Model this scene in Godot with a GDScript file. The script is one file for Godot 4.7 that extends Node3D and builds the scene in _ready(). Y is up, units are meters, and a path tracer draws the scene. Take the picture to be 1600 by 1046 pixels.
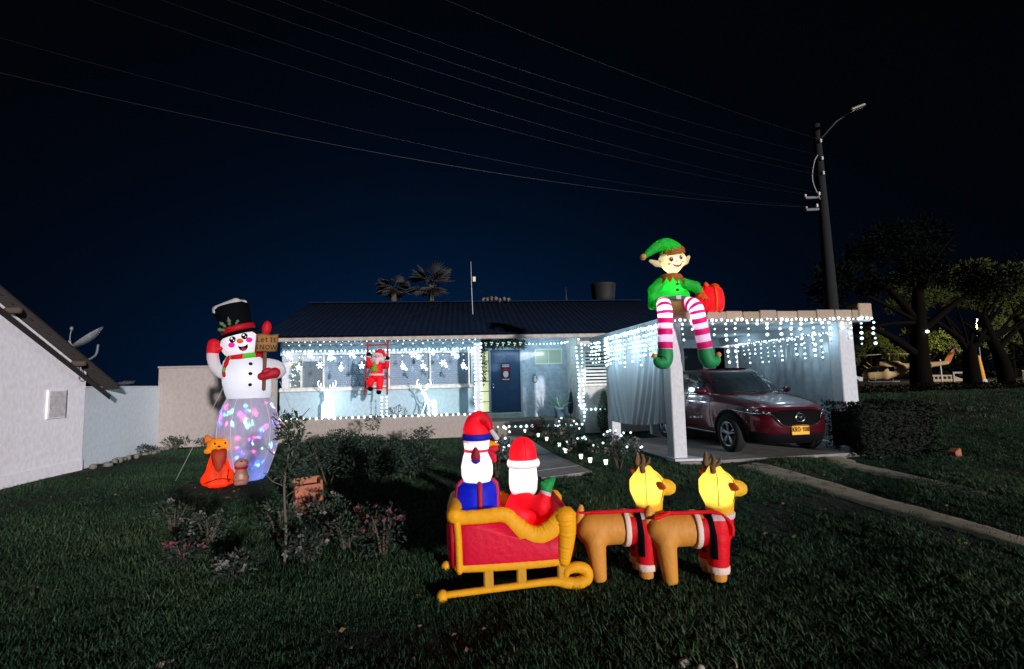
extends Node3D

var M := {}          # materials by key
var T := {}          # shared noise textures
var counts := {}     # how often a name was used under a parent
var rng := RandomNumberGenerator.new()
var HX := Transform3D(Basis(Vector3.UP, deg_to_rad(5.9)), Vector3(-6.04, 0, -14.32))   # the house's own axes
var CX := Transform3D(Basis(Vector3.UP, deg_to_rad(9.5)), Vector3(3.1, 0, -9.67))      # the carport's own axes
const COOL := Color(0.79, 0.93, 1.0)

# ---------------------------------------------------------------- nodes
func numbered(parent: Node, called: String) -> String:
	var key := str(parent.get_instance_id()) + called
	counts[key] = counts.get(key, -1) + 1
	return called if counts[key] == 0 else "%s_%03d" % [called, counts[key]]

func thing(called: String, label: String, category: String, xf := Transform3D(), group := "") -> Node3D:
	var o := Node3D.new()
	o.name = numbered(self, called)
	add_child(o, true)
	o.transform = xf
	tag(o, label, category, group)
	return o

func tag(o: Node, label: String, category: String, group := "") -> void:
	o.set_meta("label", label)
	o.set_meta("category", category)
	if group:
		o.set_meta("group", group)

func fin(st: SurfaceTool, called: String, m: Material, parent: Node = self, xf := Transform3D()) -> MeshInstance3D:
	st.generate_normals()
	var o := MeshInstance3D.new()
	o.mesh = st.commit()
	o.name = numbered(parent, called)
	o.material_override = m
	o.transform = xf
	parent.add_child(o, true)
	return o

func fins(st: SurfaceTool, called: String, m: Material, parent: Node = self, xf := Transform3D()) -> MeshInstance3D:
	var o := fin(st, called, m, parent, xf)
	o.set_meta("kind", "structure")
	return o

func stuff(st: SurfaceTool, called: String, m: Material, parent: Node = self, xf := Transform3D()) -> MeshInstance3D:
	var o := fin(st, called, m, parent, xf)
	o.set_meta("kind", "stuff")
	return o

func copy_of(o: Node3D, xf: Transform3D, label: String, group := "") -> Node3D:
	var c := o.duplicate()
	c.name = numbered(self, str(o.name))
	add_child(c, true)
	c.transform = xf
	c.set_meta("label", label)
	if group:
		c.set_meta("group", group)
	return c

func lamp(parent: Node, at: Vector3, col: Color, energy: float, size := 0.04, reach := 12.0) -> void:
	var l := OmniLight3D.new()
	l.name = numbered(parent, "lamp_light")
	l.light_color = col
	l.light_energy = energy
	l.light_size = size
	l.omni_range = reach
	l.omni_attenuation = 2.0
	l.shadow_enabled = true
	parent.add_child(l, true)
	l.position = at

# ---------------------------------------------------------------- shapes
func S() -> SurfaceTool:
	var st := SurfaceTool.new()
	st.begin(Mesh.PRIMITIVE_TRIANGLES)
	return st

func V(x: float, y: float, z: float) -> Vector3:
	return Vector3(x, y, z)

func tri(st: SurfaceTool, a: Vector3, b: Vector3, c: Vector3) -> void:
	st.add_vertex(a)
	st.add_vertex(b)
	st.add_vertex(c)

func quad(st: SurfaceTool, a: Vector3, b: Vector3, c: Vector3, d: Vector3) -> void:
	tri(st, a, b, c)
	tri(st, a, c, d)

func grid(st: SurfaceTool, rows: Array, around := false, smooth := 0) -> void:
	st.set_smooth_group(smooth)
	var n: int = rows[0].size()
	for j in rows.size() - 1:
		var p: PackedVector3Array = rows[j]
		var q: PackedVector3Array = rows[j + 1]
		for i in (n if around else n - 1):
			var k := (i + 1) % n
			quad(st, p[i], q[i], q[k], p[k])

func flat(st: SurfaceTool) -> void:
	st.set_smooth_group(-1)

func box(st: SurfaceTool, c: Vector3, s: Vector3, b := Basis(), bev := 0.0) -> void:
	flat(st)
	var h := s * 0.5
	if bev <= 0.0:
		var p := []
		for i in 8:
			p.append(c + b * V(h.x if i & 1 else -h.x, h.y if i & 2 else -h.y, h.z if i & 4 else -h.z))
		for f in [[0, 2, 3, 1], [4, 5, 7, 6], [0, 1, 5, 4], [2, 6, 7, 3], [0, 4, 6, 2], [1, 3, 7, 5]]:
			quad(st, p[f[0]], p[f[1]], p[f[2]], p[f[3]])
		return
	var pts := {}
	for i in 8:
		var sg := V(1.0 if i & 1 else -1.0, 1.0 if i & 2 else -1.0, 1.0 if i & 4 else -1.0)
		for a in 3:
			var v := (h - V(bev, bev, bev)) * sg
			v[a] = h[a] * sg[a]
			pts[i * 3 + a] = c + b * v
	for a in 3:
		var u := (a + 1) % 3
		var w := (a + 2) % 3
		for s1 in 2:
			var q := []
			for k in [[0, 0], [1, 0], [1, 1], [0, 1]]:
				q.append(pts[((s1 << a) | (k[0] << u) | (k[1] << w)) * 3 + a])
			if s1 == 1:
				quad(st, q[0], q[3], q[2], q[1])
			else:
				quad(st, q[0], q[1], q[2], q[3])
		for k in [[0, 0], [1, 0], [0, 1], [1, 1]]:      # the chamfers along axis a
			var i0: int = (k[0] << u) | (k[1] << w)
			var i1: int = i0 | (1 << a)
			if k[0] == k[1]:
				quad(st, pts[i0 * 3 + u], pts[i1 * 3 + u], pts[i1 * 3 + w], pts[i0 * 3 + w])
			else:
				quad(st, pts[i0 * 3 + w], pts[i1 * 3 + w], pts[i1 * 3 + u], pts[i0 * 3 + u])
	for i in 8:
		var odd := ((i & 1) + ((i >> 1) & 1) + ((i >> 2) & 1)) % 2
		if odd == 1:
			tri(st, pts[i * 3], pts[i * 3 + 2], pts[i * 3 + 1])
		else:
			tri(st, pts[i * 3], pts[i * 3 + 1], pts[i * 3 + 2])

func span(st: SurfaceTool, x0: float, x1: float, y0: float, y1: float, z0: float, z1: float, bev := 0.0) -> void:
	box(st, V((x0 + x1) / 2, (y0 + y1) / 2, (z0 + z1) / 2), V(absf(x1 - x0), absf(y1 - y0), absf(z1 - z0)), Basis(), bev)

func curve(pts: Array, per := 5) -> Array:
	var out := []
	var n := pts.size()
	for i in n - 1:
		var p0 = pts[maxi(i - 1, 0)]
		var p1 = pts[i]
		var p2 = pts[i + 1]
		var p3 = pts[mini(i + 2, n - 1)]
		for k in per:
			var t := float(k) / per
			out.append(0.5 * (2.0 * p1 + (p2 - p0) * t + (2.0 * p0 - 5.0 * p1 + 4.0 * p2 - p3) * t * t + (3.0 * p1 - p0 - 3.0 * p2 + p3) * t * t * t))
	out.append(pts[n - 1])
	return out

func tube(st: SurfaceTool, pts: Array, rad, n := 8, caps := true, squash := 1.0, closed := false, pucker := 0.0) -> void:
	var rows := []
	var up := Vector3.UP
	var m := pts.size()
	var d0: Vector3 = (pts[1] - pts[0]).normalized()
	if absf(d0.dot(up)) > 0.9:
		up = Vector3.BACK
	for i in m:
		var d: Vector3
		if closed:
			d = (pts[(i + 1) % m] - pts[(i + m - 1) % m]).normalized()
		else:
			d = (pts[mini(i + 1, m - 1)] - pts[maxi(i - 1, 0)]).normalized()
		var s := d.cross(up).normalized()
		up = s.cross(d).normalized()
		var r: float = rad[i] if rad is Array else rad
		var row := PackedVector3Array()
		for k in n:
			var a := TAU * k / n
			var w := r
			if pucker > 0.0:      # creases that run off the sewn seams
				w *= 1.0 + pucker * sin(i * 2.4 + 1.3 * sin(i * 0.7)) * pow(absf(sin(a + 0.4)), 5.0)
			row.append(pts[i] + s * cos(a) * w * squash + up * sin(a) * w)
		rows.append(row)
	if closed:
		rows.append(rows[0])
	elif caps:       # round ends
		for e in 2:
			var at: Vector3 = pts[0] if e == 0 else pts[m - 1]
			var r: float = (rad[0] if e == 0 else rad[m - 1]) if rad is Array else rad
			var d: Vector3 = (pts[0] - pts[1]).normalized() if e == 0 else (pts[m - 1] - pts[m - 2]).normalized()
			var base: PackedVector3Array = rows[0] if e == 0 else rows[rows.size() - 1]
			for k in [0.55, 1.0]:
				var row := PackedVector3Array()
				for v in base:
					row.append(at + (v - at) * (cos(k * PI / 2) + 0.001) + d * r * sin(k * PI / 2) * 0.7)
				if e == 0:
					rows.push_front(row)
				else:
					rows.append(row)
	grid(st, rows, true)

func lathe(st: SurfaceTool, prof: Array, n := 18, xf := Transform3D(), sx := 1.0, sz := 1.0, gores := 0, bulge := 0.02) -> void:
	var rows := []
	for p in prof:
		var row := PackedVector3Array()
		for k in n:
			var a := -TAU * k / n
			var g := 1.0 if gores == 0 else 1.0 + bulge * (absf(sin(a * gores / 2.0)) - 0.8)
			row.append(xf * V(cos(a) * p.x * sx * g, p.y, sin(a) * p.x * sz * g))
		rows.append(row)
	grid(st, rows, true)

func ball(st: SurfaceTool, c: Vector3, r: Vector3, n := 12, b := Basis()) -> void:
	var prof := []
	var m := maxi(3, n / 2)
	for i in m + 1:
		var a := -PI / 2 + PI * i / m
		prof.append(Vector2(maxf(cos(a), 0.001), sin(a)))
	lathe(st, prof, n, Transform3D(b * Basis.from_scale(r), c))

func prism(st: SurfaceTool, poly: PackedVector2Array, z0: float, z1: float, xf := Transform3D()) -> void:
	flat(st)
	if Geometry2D.is_polygon_clockwise(poly):
		poly.reverse()
	var idx := Geometry2D.triangulate_polygon(poly)
	for i in range(0, idx.size(), 3):
		var a := poly[idx[i]]
		var b := poly[idx[i + 1]]
		var c := poly[idx[i + 2]]
		tri(st, xf * V(a.x, a.y, z1), xf * V(c.x, c.y, z1), xf * V(b.x, b.y, z1))
		tri(st, xf * V(a.x, a.y, z0), xf * V(b.x, b.y, z0), xf * V(c.x, c.y, z0))
	for i in poly.size():
		var a := poly[i]
		var b := poly[(i + 1) % poly.size()]
		quad(st, xf * V(a.x, a.y, z0), xf * V(a.x, a.y, z1), xf * V(b.x, b.y, z1), xf * V(b.x, b.y, z0))

# an inflated cushion of a star-shaped outline
func pillow(st: SurfaceTool, poly: Array, th: float, xf := Transform3D(), rings := 5, smooth := true) -> void:
	var pts := poly.duplicate()
	if smooth:
		var c := poly.duplicate()
		c.append(poly[0])
		pts = curve([poly[poly.size() - 1]] + c + [poly[1]], 4).slice(4, 4 + 4 * poly.size())
	var mid := Vector2.ZERO
	for p in pts:
		mid += p / pts.size()
	for side in [1.0, -1.0]:
		var rows := []
		for j in rings + 1:
			var t := 1.0 - float(j) / rings
			var row := PackedVector3Array()
			for p in pts:
				var q: Vector2 = mid + (p - mid) * maxf(t, 0.001)
				row.append(xf * V(q.x, q.y, side * th * 0.5 * sqrt(1.0 - t * t)))
			if side < 0:
				row.reverse()
			rows.append(row)
		grid(st, rows, true)

# flat outline laid over a curved surface, fn(Vector2) -> Vector3
func drape(st: SurfaceTool, poly: PackedVector2Array, fn: Callable, sub := 2) -> void:
	st.set_smooth_group(0)
	var idx := Geometry2D.triangulate_polygon(poly)
	var todo := []
	for i in range(0, idx.size(), 3):
		todo.append([poly[idx[i]], poly[idx[i + 1]], poly[idx[i + 2]]])
	for s in sub:
		var next := []
		for t in todo:
			var ab: Vector2 = (t[0] + t[1]) / 2
			var bc: Vector2 = (t[1] + t[2]) / 2
			var ca: Vector2 = (t[2] + t[0]) / 2
			next.append_array([[t[0], ab, ca], [ab, t[1], bc], [ca, bc, t[2]], [ab, bc, ca]])
		todo = next
	for t in todo:
		tri(st, fn.call(t[0]), fn.call(t[2]), fn.call(t[1]))

# a body blended out of tapered limbs: prims are [from, to, radius, radius]; cuts are planes [normal, d] that keep normal . p < d
func body(st: SurfaceTool, prims: Array, k := 0.05, cell := 0.018, fat := 0.0, cuts := []) -> void:
	var lo := V(1e9, 1e9, 1e9)
	var hi := -lo
	for p in prims:
		for e in 2:
			var r: float = p[2 + e] + fat + cell * 2
			lo = lo.min(p[e] - V(r, r, r))
			hi = hi.max(p[e] + V(r, r, r))
	var nx := int((hi.x - lo.x) / cell) + 2
	var ny := int((hi.y - lo.y) / cell) + 2
	var nz := int((hi.z - lo.z) / cell) + 2
	var f := PackedFloat32Array()
	f.resize(nx * ny * nz)
	f.fill(0.5)
	for p in prims:
		var a: Vector3 = p[0]
		var ab: Vector3 = p[1] - a
		var ra: float = p[2] + fat
		var dr: float = p[3] - p[2]
		var inv := 1.0 / maxf(ab.length_squared(), 1e-8)
		var reach := maxf(p[2], p[3]) + fat + k + 2.5 * cell
		var l := (a.min(p[1]) - V(reach, reach, reach) - lo) / cell
		var h := (a.max(p[1]) + V(reach, reach, reach) - lo) / cell
		for z in range(maxi(0, int(l.z)), mini(nz, int(h.z) + 1)):
			for y in range(maxi(0, int(l.y)), mini(ny, int(h.y) + 1)):
				var at := (z * ny + y) * nx
				for x in range(maxi(0, int(l.x)), mini(nx, int(h.x) + 1)):
					var q := lo + V(x, y, z) * cell - a
					var t := clampf(q.dot(ab) * inv, 0.0, 1.0)
					var d := (q - ab * t).length() - ra - dr * t
					var o := f[at + x]
					var w := maxf(k - absf(o - d), 0.0)
					f[at + x] = minf(o, d) - w * w / (4.0 * k)
	if cuts:
		for z in nz:
			for y in ny:
				for x in nx:
					var i := (z * ny + y) * nx + x
					var q := lo + V(x, y, z) * cell
					for c in cuts:
						f[i] = maxf(f[i], c[0].dot(q) - c[1])
	var vert := {}
	var pos := PackedVector3Array()
	var step := [1, nx, nx * ny]
	var corner := [0, 1, nx, nx + 1, nx * ny, nx * ny + 1, nx * ny + nx, nx * ny + nx + 1]
	for z in nz - 1:
		for y in ny - 1:
			for x in nx - 1:
				var i := (z * ny + y) * nx + x
				var m := 0
				for c in 8:
					if f[i + corner[c]] < 0.0:
						m |= 1 << c
				if m == 0 or m == 255:
					continue
				var sum := Vector3.ZERO
				var cnt := 0
				for c in 8:
					for b in 3:
						if c & (1 << b):
							continue
						var c2 := c | (1 << b)
						if ((m >> c) & 1) != ((m >> c2) & 1):
							var fa := f[i + corner[c]]
							var fb := f[i + corner[c2]]
							var v := V(c & 1, (c >> 1) & 1, (c >> 2) & 1)
							v[b] = fa / (fa - fb)
							sum += v
							cnt += 1
				vert[i] = pos.size()
				pos.append(lo + (V(x, y, z) + sum / cnt) * cell)
	st.set_smooth_group(0)
	for i in vert:
		for b in 3:
			var j: int = i + step[b]
			var in0 := f[i] < 0.0
			if in0 == (f[j] < 0.0):
				continue
			var u: int = step[(b + 1) % 3]
			var w: int = step[(b + 2) % 3]
			if not (vert.has(i - u) and vert.has(i - w) and vert.has(i - u - w)):
				continue
			var p0 := pos[vert[i]]
			var p1 := pos[vert[i - u]]
			var p2 := pos[vert[i - u - w]]
			var p3 := pos[vert[i - w]]
			if in0:
				quad(st, p0, p3, p2, p1)
			else:
				quad(st, p0, p1, p2, p3)

# many leaf blades in a lump; each leaf is a folded pair of triangles
func leaves(st: SurfaceTool, c: Vector3, r: Vector3, n: int, size: float, hollow := 0.35, narrow := 0.45) -> void:
	flat(st)
	for i in n:
		var d := V(rng.randfn(), rng.randfn(), rng.randfn()).normalized()
		var p := c + d * r * pow(rng.randf_range(hollow, 1.0), 0.6)
		leaf(st, p, (d + V(rng.randf_range(-1, 1), rng.randf_range(-0.6, 1), rng.randf_range(-1, 1)) * 0.9).normalized(), size * rng.randf_range(0.6, 1.3), narrow)

func leaf(st: SurfaceTool, p: Vector3, d: Vector3, l: float, narrow := 0.45) -> void:
	var s := d.cross(V(rng.randfn(), rng.randfn(), rng.randfn())).normalized()
	var u := s.cross(d) * l * 0.12
	var w := s * l * narrow * 0.5
	tri(st, p, p + d * l * 0.45 + w + u, p + d * l)
	tri(st, p, p + d * l, p + d * l * 0.45 - w + u)

# ---------------------------------------------------------------- materials
func noise_tex(key: String, freq: float, lo: Color, hi: Color, oct := 4, kind := FastNoiseLite.TYPE_SIMPLEX_SMOOTH, size := 512) -> void:
	var n := FastNoiseLite.new()
	n.seed = T.size() + 7
	n.noise_type = kind
	n.frequency = freq
	n.fractal_octaves = oct
	var t := NoiseTexture2D.new()
	t.width = size
	t.height = size
	t.seamless = true
	t.noise = n
	var g := Gradient.new()
	g.set_color(0, lo)
	g.set_color(1, hi)
	t.color_ramp = g
	T[key] = t

func mt(key: String, col: Color = Color.WHITE, rough := 0.85, o := {}) -> StandardMaterial3D:
	if M.has(key):
		return M[key]
	var m := StandardMaterial3D.new()
	m.resource_name = key
	m.albedo_color = col
	m.roughness = rough
	m.metallic_specular = o.get("spec", 0.4)
	if o.has("tex"):
		m.albedo_texture = T[o.tex[0]]
	if o.has("bump"):
		m.heightmap_enabled = true
		m.heightmap_texture = T[o.bump[0]]
		m.heightmap_scale = o.bump[1]
	if o.has("tex") or o.has("bump"):
		m.uv1_triplanar = true
		m.uv1_world_triplanar = o.get("world", true)
		var s: float = o.get("s", 1.0)
		m.uv1_scale = V(s, s * o.get("tall", 1.0), s)
	if o.has("em"):
		m.emission_enabled = true
		m.emission = o.em[0]
		m.emission_energy_multiplier = o.em[1]
	if o.has("bl"):
		m.backlight_enabled = true
		m.backlight = o.bl
	if o.has("alpha"):
		m.transparency = BaseMaterial3D.TRANSPARENCY_ALPHA
		m.albedo_color.a = o.alpha
	m.metallic = o.get("metal", 0.0)
	if o.has("coat"):
		m.clearcoat_enabled = true
		m.clearcoat = o.coat
		m.clearcoat_roughness = 0.04
	if o.has("vc"):
		m.vertex_color_use_as_albedo = true
	M[key] = m
	return m

func hx(s: String) -> Color:
	return Color.html(s)

# thin nylon that lets the lamp inside shine through
func nylon(key: String, col: String, glow := "") -> StandardMaterial3D:
	return mt(key, hx(col), 0.6, {"bl": hx(glow if glow else col), "bump": ["wrinkle", 0.45], "s": 1.6, "world": false})

func words(txt: String, size: float, depth: float, m: Material, parent: Node, at: Vector3, b := Basis(), bold := true) -> MeshInstance3D:
	var f := SystemFont.new()
	f.font_names = PackedStringArray(["Droid Sans"])
	f.font_weight = 700 if bold else 400
	var t := TextMesh.new()
	t.font = f
	t.text = txt
	t.font_size = 32
	t.pixel_size = size / 32.0
	t.depth = depth
	t.curve_step = 2.0
	var o := MeshInstance3D.new()
	o.mesh = t
	o.material_override = m
	o.name = numbered(parent, "lettering")
	parent.add_child(o, true)
	o.transform = Transform3D(b, at)
	return o

# ================================================================ the scene
func _ready() -> void:
	rng.seed = 20
	var cam := Camera3D.new()
	cam.name = "camera"
	add_child(cam)
	cam.position = V(0, 1.6, 0)
	cam.basis = Basis(Vector3.RIGHT, deg_to_rad(5.35)) * Basis(Vector3.BACK, deg_to_rad(-1.4))
	cam.fov = rad_to_deg(2.0 * atan(523.0 / 780.0))
	cam.near = 0.1
	cam.far = 900.0
	cam.current = true

	var sky_mat := PanoramaSkyMaterial.new()
	sky_mat.panorama = night_sky()
	var sky := Sky.new()
	sky.sky_material = sky_mat
	var env := Environment.new()
	env.background_mode = Environment.BG_SKY
	env.sky = sky
	env.background_energy_multiplier = 1.0
	env.tonemap_mode = Environment.TONE_MAPPER_LINEAR
	env.tonemap_exposure = 1.0
	env.sdfgi_enabled = true
	env.ssao_enabled = true
	env.ssil_enabled = true
	var we := WorldEnvironment.new()
	we.name = "environment"
	we.environment = env
	add_child(we)

	# low, far light of the street behind the viewer
	var sun := DirectionalLight3D.new()
	sun.name = "street_glow"
	sun.light_energy = 1.5
	sun.light_color = Color(1.0, 0.96, 0.96)
	sun.light_angular_distance = 1.5
	sun.shadow_enabled = true
	add_child(sun)
	var el := deg_to_rad(7.0)
	var az := deg_to_rad(31.0)
	sun.basis = Basis.looking_at(V(-sin(az) * cos(el), -sin(el), -cos(az) * cos(el)))

	textures()
	grounds()
	house()
	garden_walls()
	neighbour_house()
	carport()
	car()
	snowman()
	fox_and_rabbit()
	sleigh()
	santa_driver()
	penguin()
	reindeer()
	elf()
	ladder_santa()
	string_lights()
	wire_deer()
	porch_things()
	plants()
	pole_and_wires()
	roof_things()
	far_park()
	grass()

# dark air, with the blue glow of the town low behind the house
func night_sky() -> ImageTexture:
	var im := Image.create(512, 256, false, Image.FORMAT_RGBF)
	for y in 256:
		var up := maxf(0.0, (0.5 - (y + 0.5) / 256.0) * PI)
		var fall := exp(-pow(up / 0.27, 1.4))
		for x in 512:
			var az := wrapf((x + 0.5) / 512.0 * TAU, -PI, PI) + 0.14      # 0 is straight ahead
			var near := 0.035 + 0.965 * exp(-pow(az / 0.5, 2.0))
			var k := fall * near
			im.set_pixel(x, y, Color(0.0005 + 0.0004 * k, 0.0009 + 0.0135 * k, 0.0014 + 0.050 * k))
	return ImageTexture.create_from_image(im)

func textures() -> void:
	mt("ink", hx("08080b"), 0.6, {"spec": 0.15})
	noise_tex("blotch", 0.006, Color(0.8, 0.8, 0.8), Color(1, 1, 1), 5)
	noise_tex("fine", 0.05, Color(0.7, 0.7, 0.7), Color(1, 1, 1), 4)
	noise_tex("wrinkle", 0.012, Color(0, 0, 0), Color(1, 1, 1), 3)
	noise_tex("grit", 0.08, Color(0, 0, 0), Color(1, 1, 1), 3)
	noise_tex("soil", 0.02, Color(0.35, 0.30, 0.22), Color(0.55, 0.62, 0.40), 5)
	noise_tex("speck", 0.11, Color(0.35, 0.35, 0.35), Color(1, 1, 1), 2, FastNoiseLite.TYPE_CELLULAR)
	noise_tex("streak", 0.014, Color(0.89, 0.885, 0.88), Color(1, 1, 1), 5)
	mt("white_wall", hx("f0eff8"), 0.9, {"tex": ["streak"], "s": 1.3, "tall": 0.6, "bump": ["fine", 0.2]})
	mt("blue_wall", hx("9db6c2"), 0.9, {"tex": ["streak"], "s": 1.1, "tall": 0.65, "bump": ["fine", 0.4]})
	mt("beige_wall", hx("9c9590"), 0.92, {"tex": ["streak"], "s": 1.2, "tall": 0.6, "bump": ["fine", 0.6]})
	mt("plinth", hx("968f89"), 0.92, {"tex": ["streak"], "s": 1.5, "tall": 0.5, "bump": ["fine", 0.6]})
	mt("trim_white", hx("d6d6d2"), 0.6, {"tex": ["blotch"], "s": 2.0})
	mt("fascia", hx("aba49c"), 0.7, {"tex": ["blotch"], "s": 1.5})
	mt("roof_sheet", hx("13243d"), 0.8, {"tex": ["blotch"], "s": 0.5, "spec": 0.2})
	mt("post_white", hx("bcc2c8"), 0.85, {"tex": ["streak"], "s": 1.6, "tall": 0.65, "bump": ["fine", 0.5]})
	mt("concrete", hx("7d7c7a"), 0.9, {"tex": ["blotch"], "s": 0.8, "bump": ["grit", 0.4]})
	mt("slab_grey", hx("8a8686"), 0.9, {"tex": ["blotch"], "s": 1.1, "bump": ["grit", 0.5]})
	mt("track", hx("a29a86"), 0.95, {"tex": ["blotch"], "s": 1.2, "bump": ["grit", 0.8]})
	mt("dark", hx("15171a"), 0.8)
	mt("black_cloth", hx("06080c"), 0.8, {"spec": 0.12, "bump": ["wrinkle", 0.3], "s": 2.5, "world": false})
	mt("navy_door", hx("1d3a58"), 0.45)
	mt("glass", Color(0.7, 0.8, 0.85), 0.03, {"alpha": 0.12})
	mt("metal", hx("8c9096"), 0.4, {"metal": 0.8})
	mt("grey_metal", hx("6b7076"), 0.5, {"metal": 0.3})
	mt("chrome", hx("e0e2e6"), 0.08, {"metal": 1.0})
	mt("led", Color.WHITE, 0.4, {"em": [COOL, 3.5]})
	mt("led_soft", Color.WHITE, 0.4, {"em": [COOL, 1.8]})
	mt("led_cable", hx("29402f"), 0.6)
	mt("leaf_dark", hx("1a2a21"), 0.6, {"bl": hx("20301a")})
	mt("leaf_mid", hx("203024"), 0.6, {"bl": hx("30401f")})
	mt("leaf_red", hx("3a2526"), 0.6, {"bl": hx("402020")})
	mt("leaf_pale", hx("1c2721"), 0.6, {"bl": hx("30402a")})
	mt("bark", hx("4a3f34"), 0.95, {"bump": ["grit", 1.5]})
	mt("terracotta", hx("a5674f"), 0.85, {"tex": ["blotch"], "s": 3.0})
	mt("brick", hx("b97f57"), 0.9, {"tex": ["fine"], "s": 2.0, "bump": ["grit", 0.8]})

# ---------------------------------------------------------------- ground
func lawn_height(x: float, z: float) -> float:
	return 0.025 * sin(x * 0.9 + 1.3) * sin(z * 0.7) + 0.012 * sin(x * 2.3 + z * 1.7) - 0.03

func grounds() -> void:
	var st := S()
	var xs := []
	var zs := []
	for i in 81:
		xs.append(lerpf(-16.0, 16.0, i / 80.0))
	for i in 61:
		zs.append(lerpf(3.0, -21.0, i / 60.0))
	for e in [-500.0, -120.0, -40.0]:
		xs.insert([-500.0, -120.0, -40.0].find(e), e)
	xs.append_array([40.0, 120.0, 500.0])
	zs.push_front(60.0)
	zs.append_array([-40.0, -90.0, -200.0, -600.0])
	var rows := []
	for z in zs:
		var row := PackedVector3Array()
		for x in xs:
			var near: bool = absf(x) <= 16.0 and z <= 3.0 and z >= -21.0
			row.append(V(x, lawn_height(x, z) if near else -0.03, z))
		rows.append(row)
	grid(st, rows)
	fins(st, "lawn", mt("lawn", hx("20271d"), 0.95, {"tex": ["soil"], "s": 0.9, "bump": ["grit", 2.0]}))

	# walk of cast slabs from the porch to the middle of the lawn
	var path := Node3D.new()
	path.name = "path"
	add_child(path)
	path.set_meta("kind", "structure")
	var a := [V(-0.62, 0, -15.0), V(-0.5, 0, -12.4), V(-0.19, 0, -10.33), V(0.42, 0, -8.3)]
	var b := [V(0.16, 0, -15.1), V(0.54, 0, -12.76), V(0.81, 0, -10.96), V(1.32, 0, -8.75)]
	var ca := curve(a, 3)
	var cb := curve(b, 3)
	for i in ca.size() - 1:
		st = S()
		flat(st)
		var g := 0.012
		var p0: Vector3 = ca[i].lerp(ca[i + 1], g)
		var p1: Vector3 = cb[i].lerp(cb[i + 1], g)
		var p2: Vector3 = cb[i].lerp(cb[i + 1], 1 - g)
		var p3: Vector3 = ca[i].lerp(ca[i + 1], 1 - g)
		var h := 0.03 + rng.randf_range(-0.006, 0.006)
		prism_up(st, [p0, p1, p2, p3], -0.08, h)
		fin(st, "paving_slab", mt("slab_grey"), path)

	# carport floor and two worn wheel tracks
	var dv := S()
	for q in [[-0.1, 4.6, -3.5, 0.25], [1.6, 4.6, -4.55, -3.5]]:
		var c := [V(q[0], 0, q[3]), V(q[1], 0, q[3] - 0.05), V(q[1], 0, q[2]), V(q[0], 0, q[2])]
		prism_up(dv, c, -0.1, 0.03, CX)
	fins(dv, "driveway", mt("concrete"))
	st = S()
	track(st, [V(4.5, 0, -9.35), V(4.72, 0, -8.38), V(4.84, 0, -7.35), V(4.83, 0, -6.49), V(4.88, 0, -5.65), V(4.9, 0, -4.97), V(4.95, 0, -2.5)],
		[V(3.9, 0, -9.1), V(4.25, 0, -7.75), V(4.36, 0, -6.64), V(4.38, 0, -5.91), V(4.48, 0, -5.21), V(4.5, 0, -4.56), V(4.5, 0, -2.5)])
	fins(st, "driveway", mt("track"))
	st = S()
	track(st, [V(6.5, 0, -10.0), V(6.25, 0, -9.2), V(6.2, 0, -8.4), V(6.15, 0, -7.4), V(6.2, 0, -6.2)], [V(5.9, 0, -9.9), V(5.75, 0, -9.0), V(5.8, 0, -8.2), V(5.85, 0, -7.4), V(5.95, 0, -6.2)])
	fins(st, "driveway", mt("track"))
	# earth bed along the foot of the left walls
	st = S()
	track(st, [V(-8.5, 0, -7.0), V(-8.55, 0, -8.6), V(-8.72, 0, -10.4), V(-9.0, 0, -11.5), V(-9.4, 0, -13.2), V(-9.3, 0, -13.8)],
		[V(-8.95, 0, -7.0), V(-8.95, 0, -8.6), V(-9.2, 0, -10.4), V(-9.5, 0, -11.7), V(-10, 0, -13.4), V(-10, 0, -14.2)])
	fins(st, "dirt_path", mt("earth", hx("7d7468"), 0.95, {"tex": ["soil"], "s": 1.7, "bump": ["grit", 1.5]}))

func track(st: SurfaceTool, a: Array, b: Array) -> void:
	var ca := curve(a, 5)
	var cb := curve(b, 5)
	var rows := []
	for i in ca.size():
		var row := PackedVector3Array()
		for k in 7:
			var p: Vector3 = ca[i].lerp(cb[i], k / 6.0)
			if k == 0 or k == 6:
				p += (ca[i] - cb[i]).normalized() * rng.randf_range(-0.07, 0.07)
			p.y = lawn_height(p.x, p.z) + (0.028 if k > 0 and k < 6 else 0.004)
			row.append(p)
		rows.append(row)
	grid(st, rows)

func prism_up(st: SurfaceTool, c: Array, y0: float, y1: float, xf := Transform3D()) -> void:
	flat(st)
	var lo := []
	var hi := []
	for p in c:
		lo.append(xf * V(p.x, y0, p.z))
		hi.append(xf * V(p.x, y1, p.z))
	for i in range(1, c.size() - 1):
		tri(st, hi[0], hi[i + 1], hi[i])
		tri(st, lo[0], lo[i], lo[i + 1])
	for i in c.size():
		var k := (i + 1) % c.size()
		quad(st, lo[i], lo[k], hi[k], hi[i])

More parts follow.
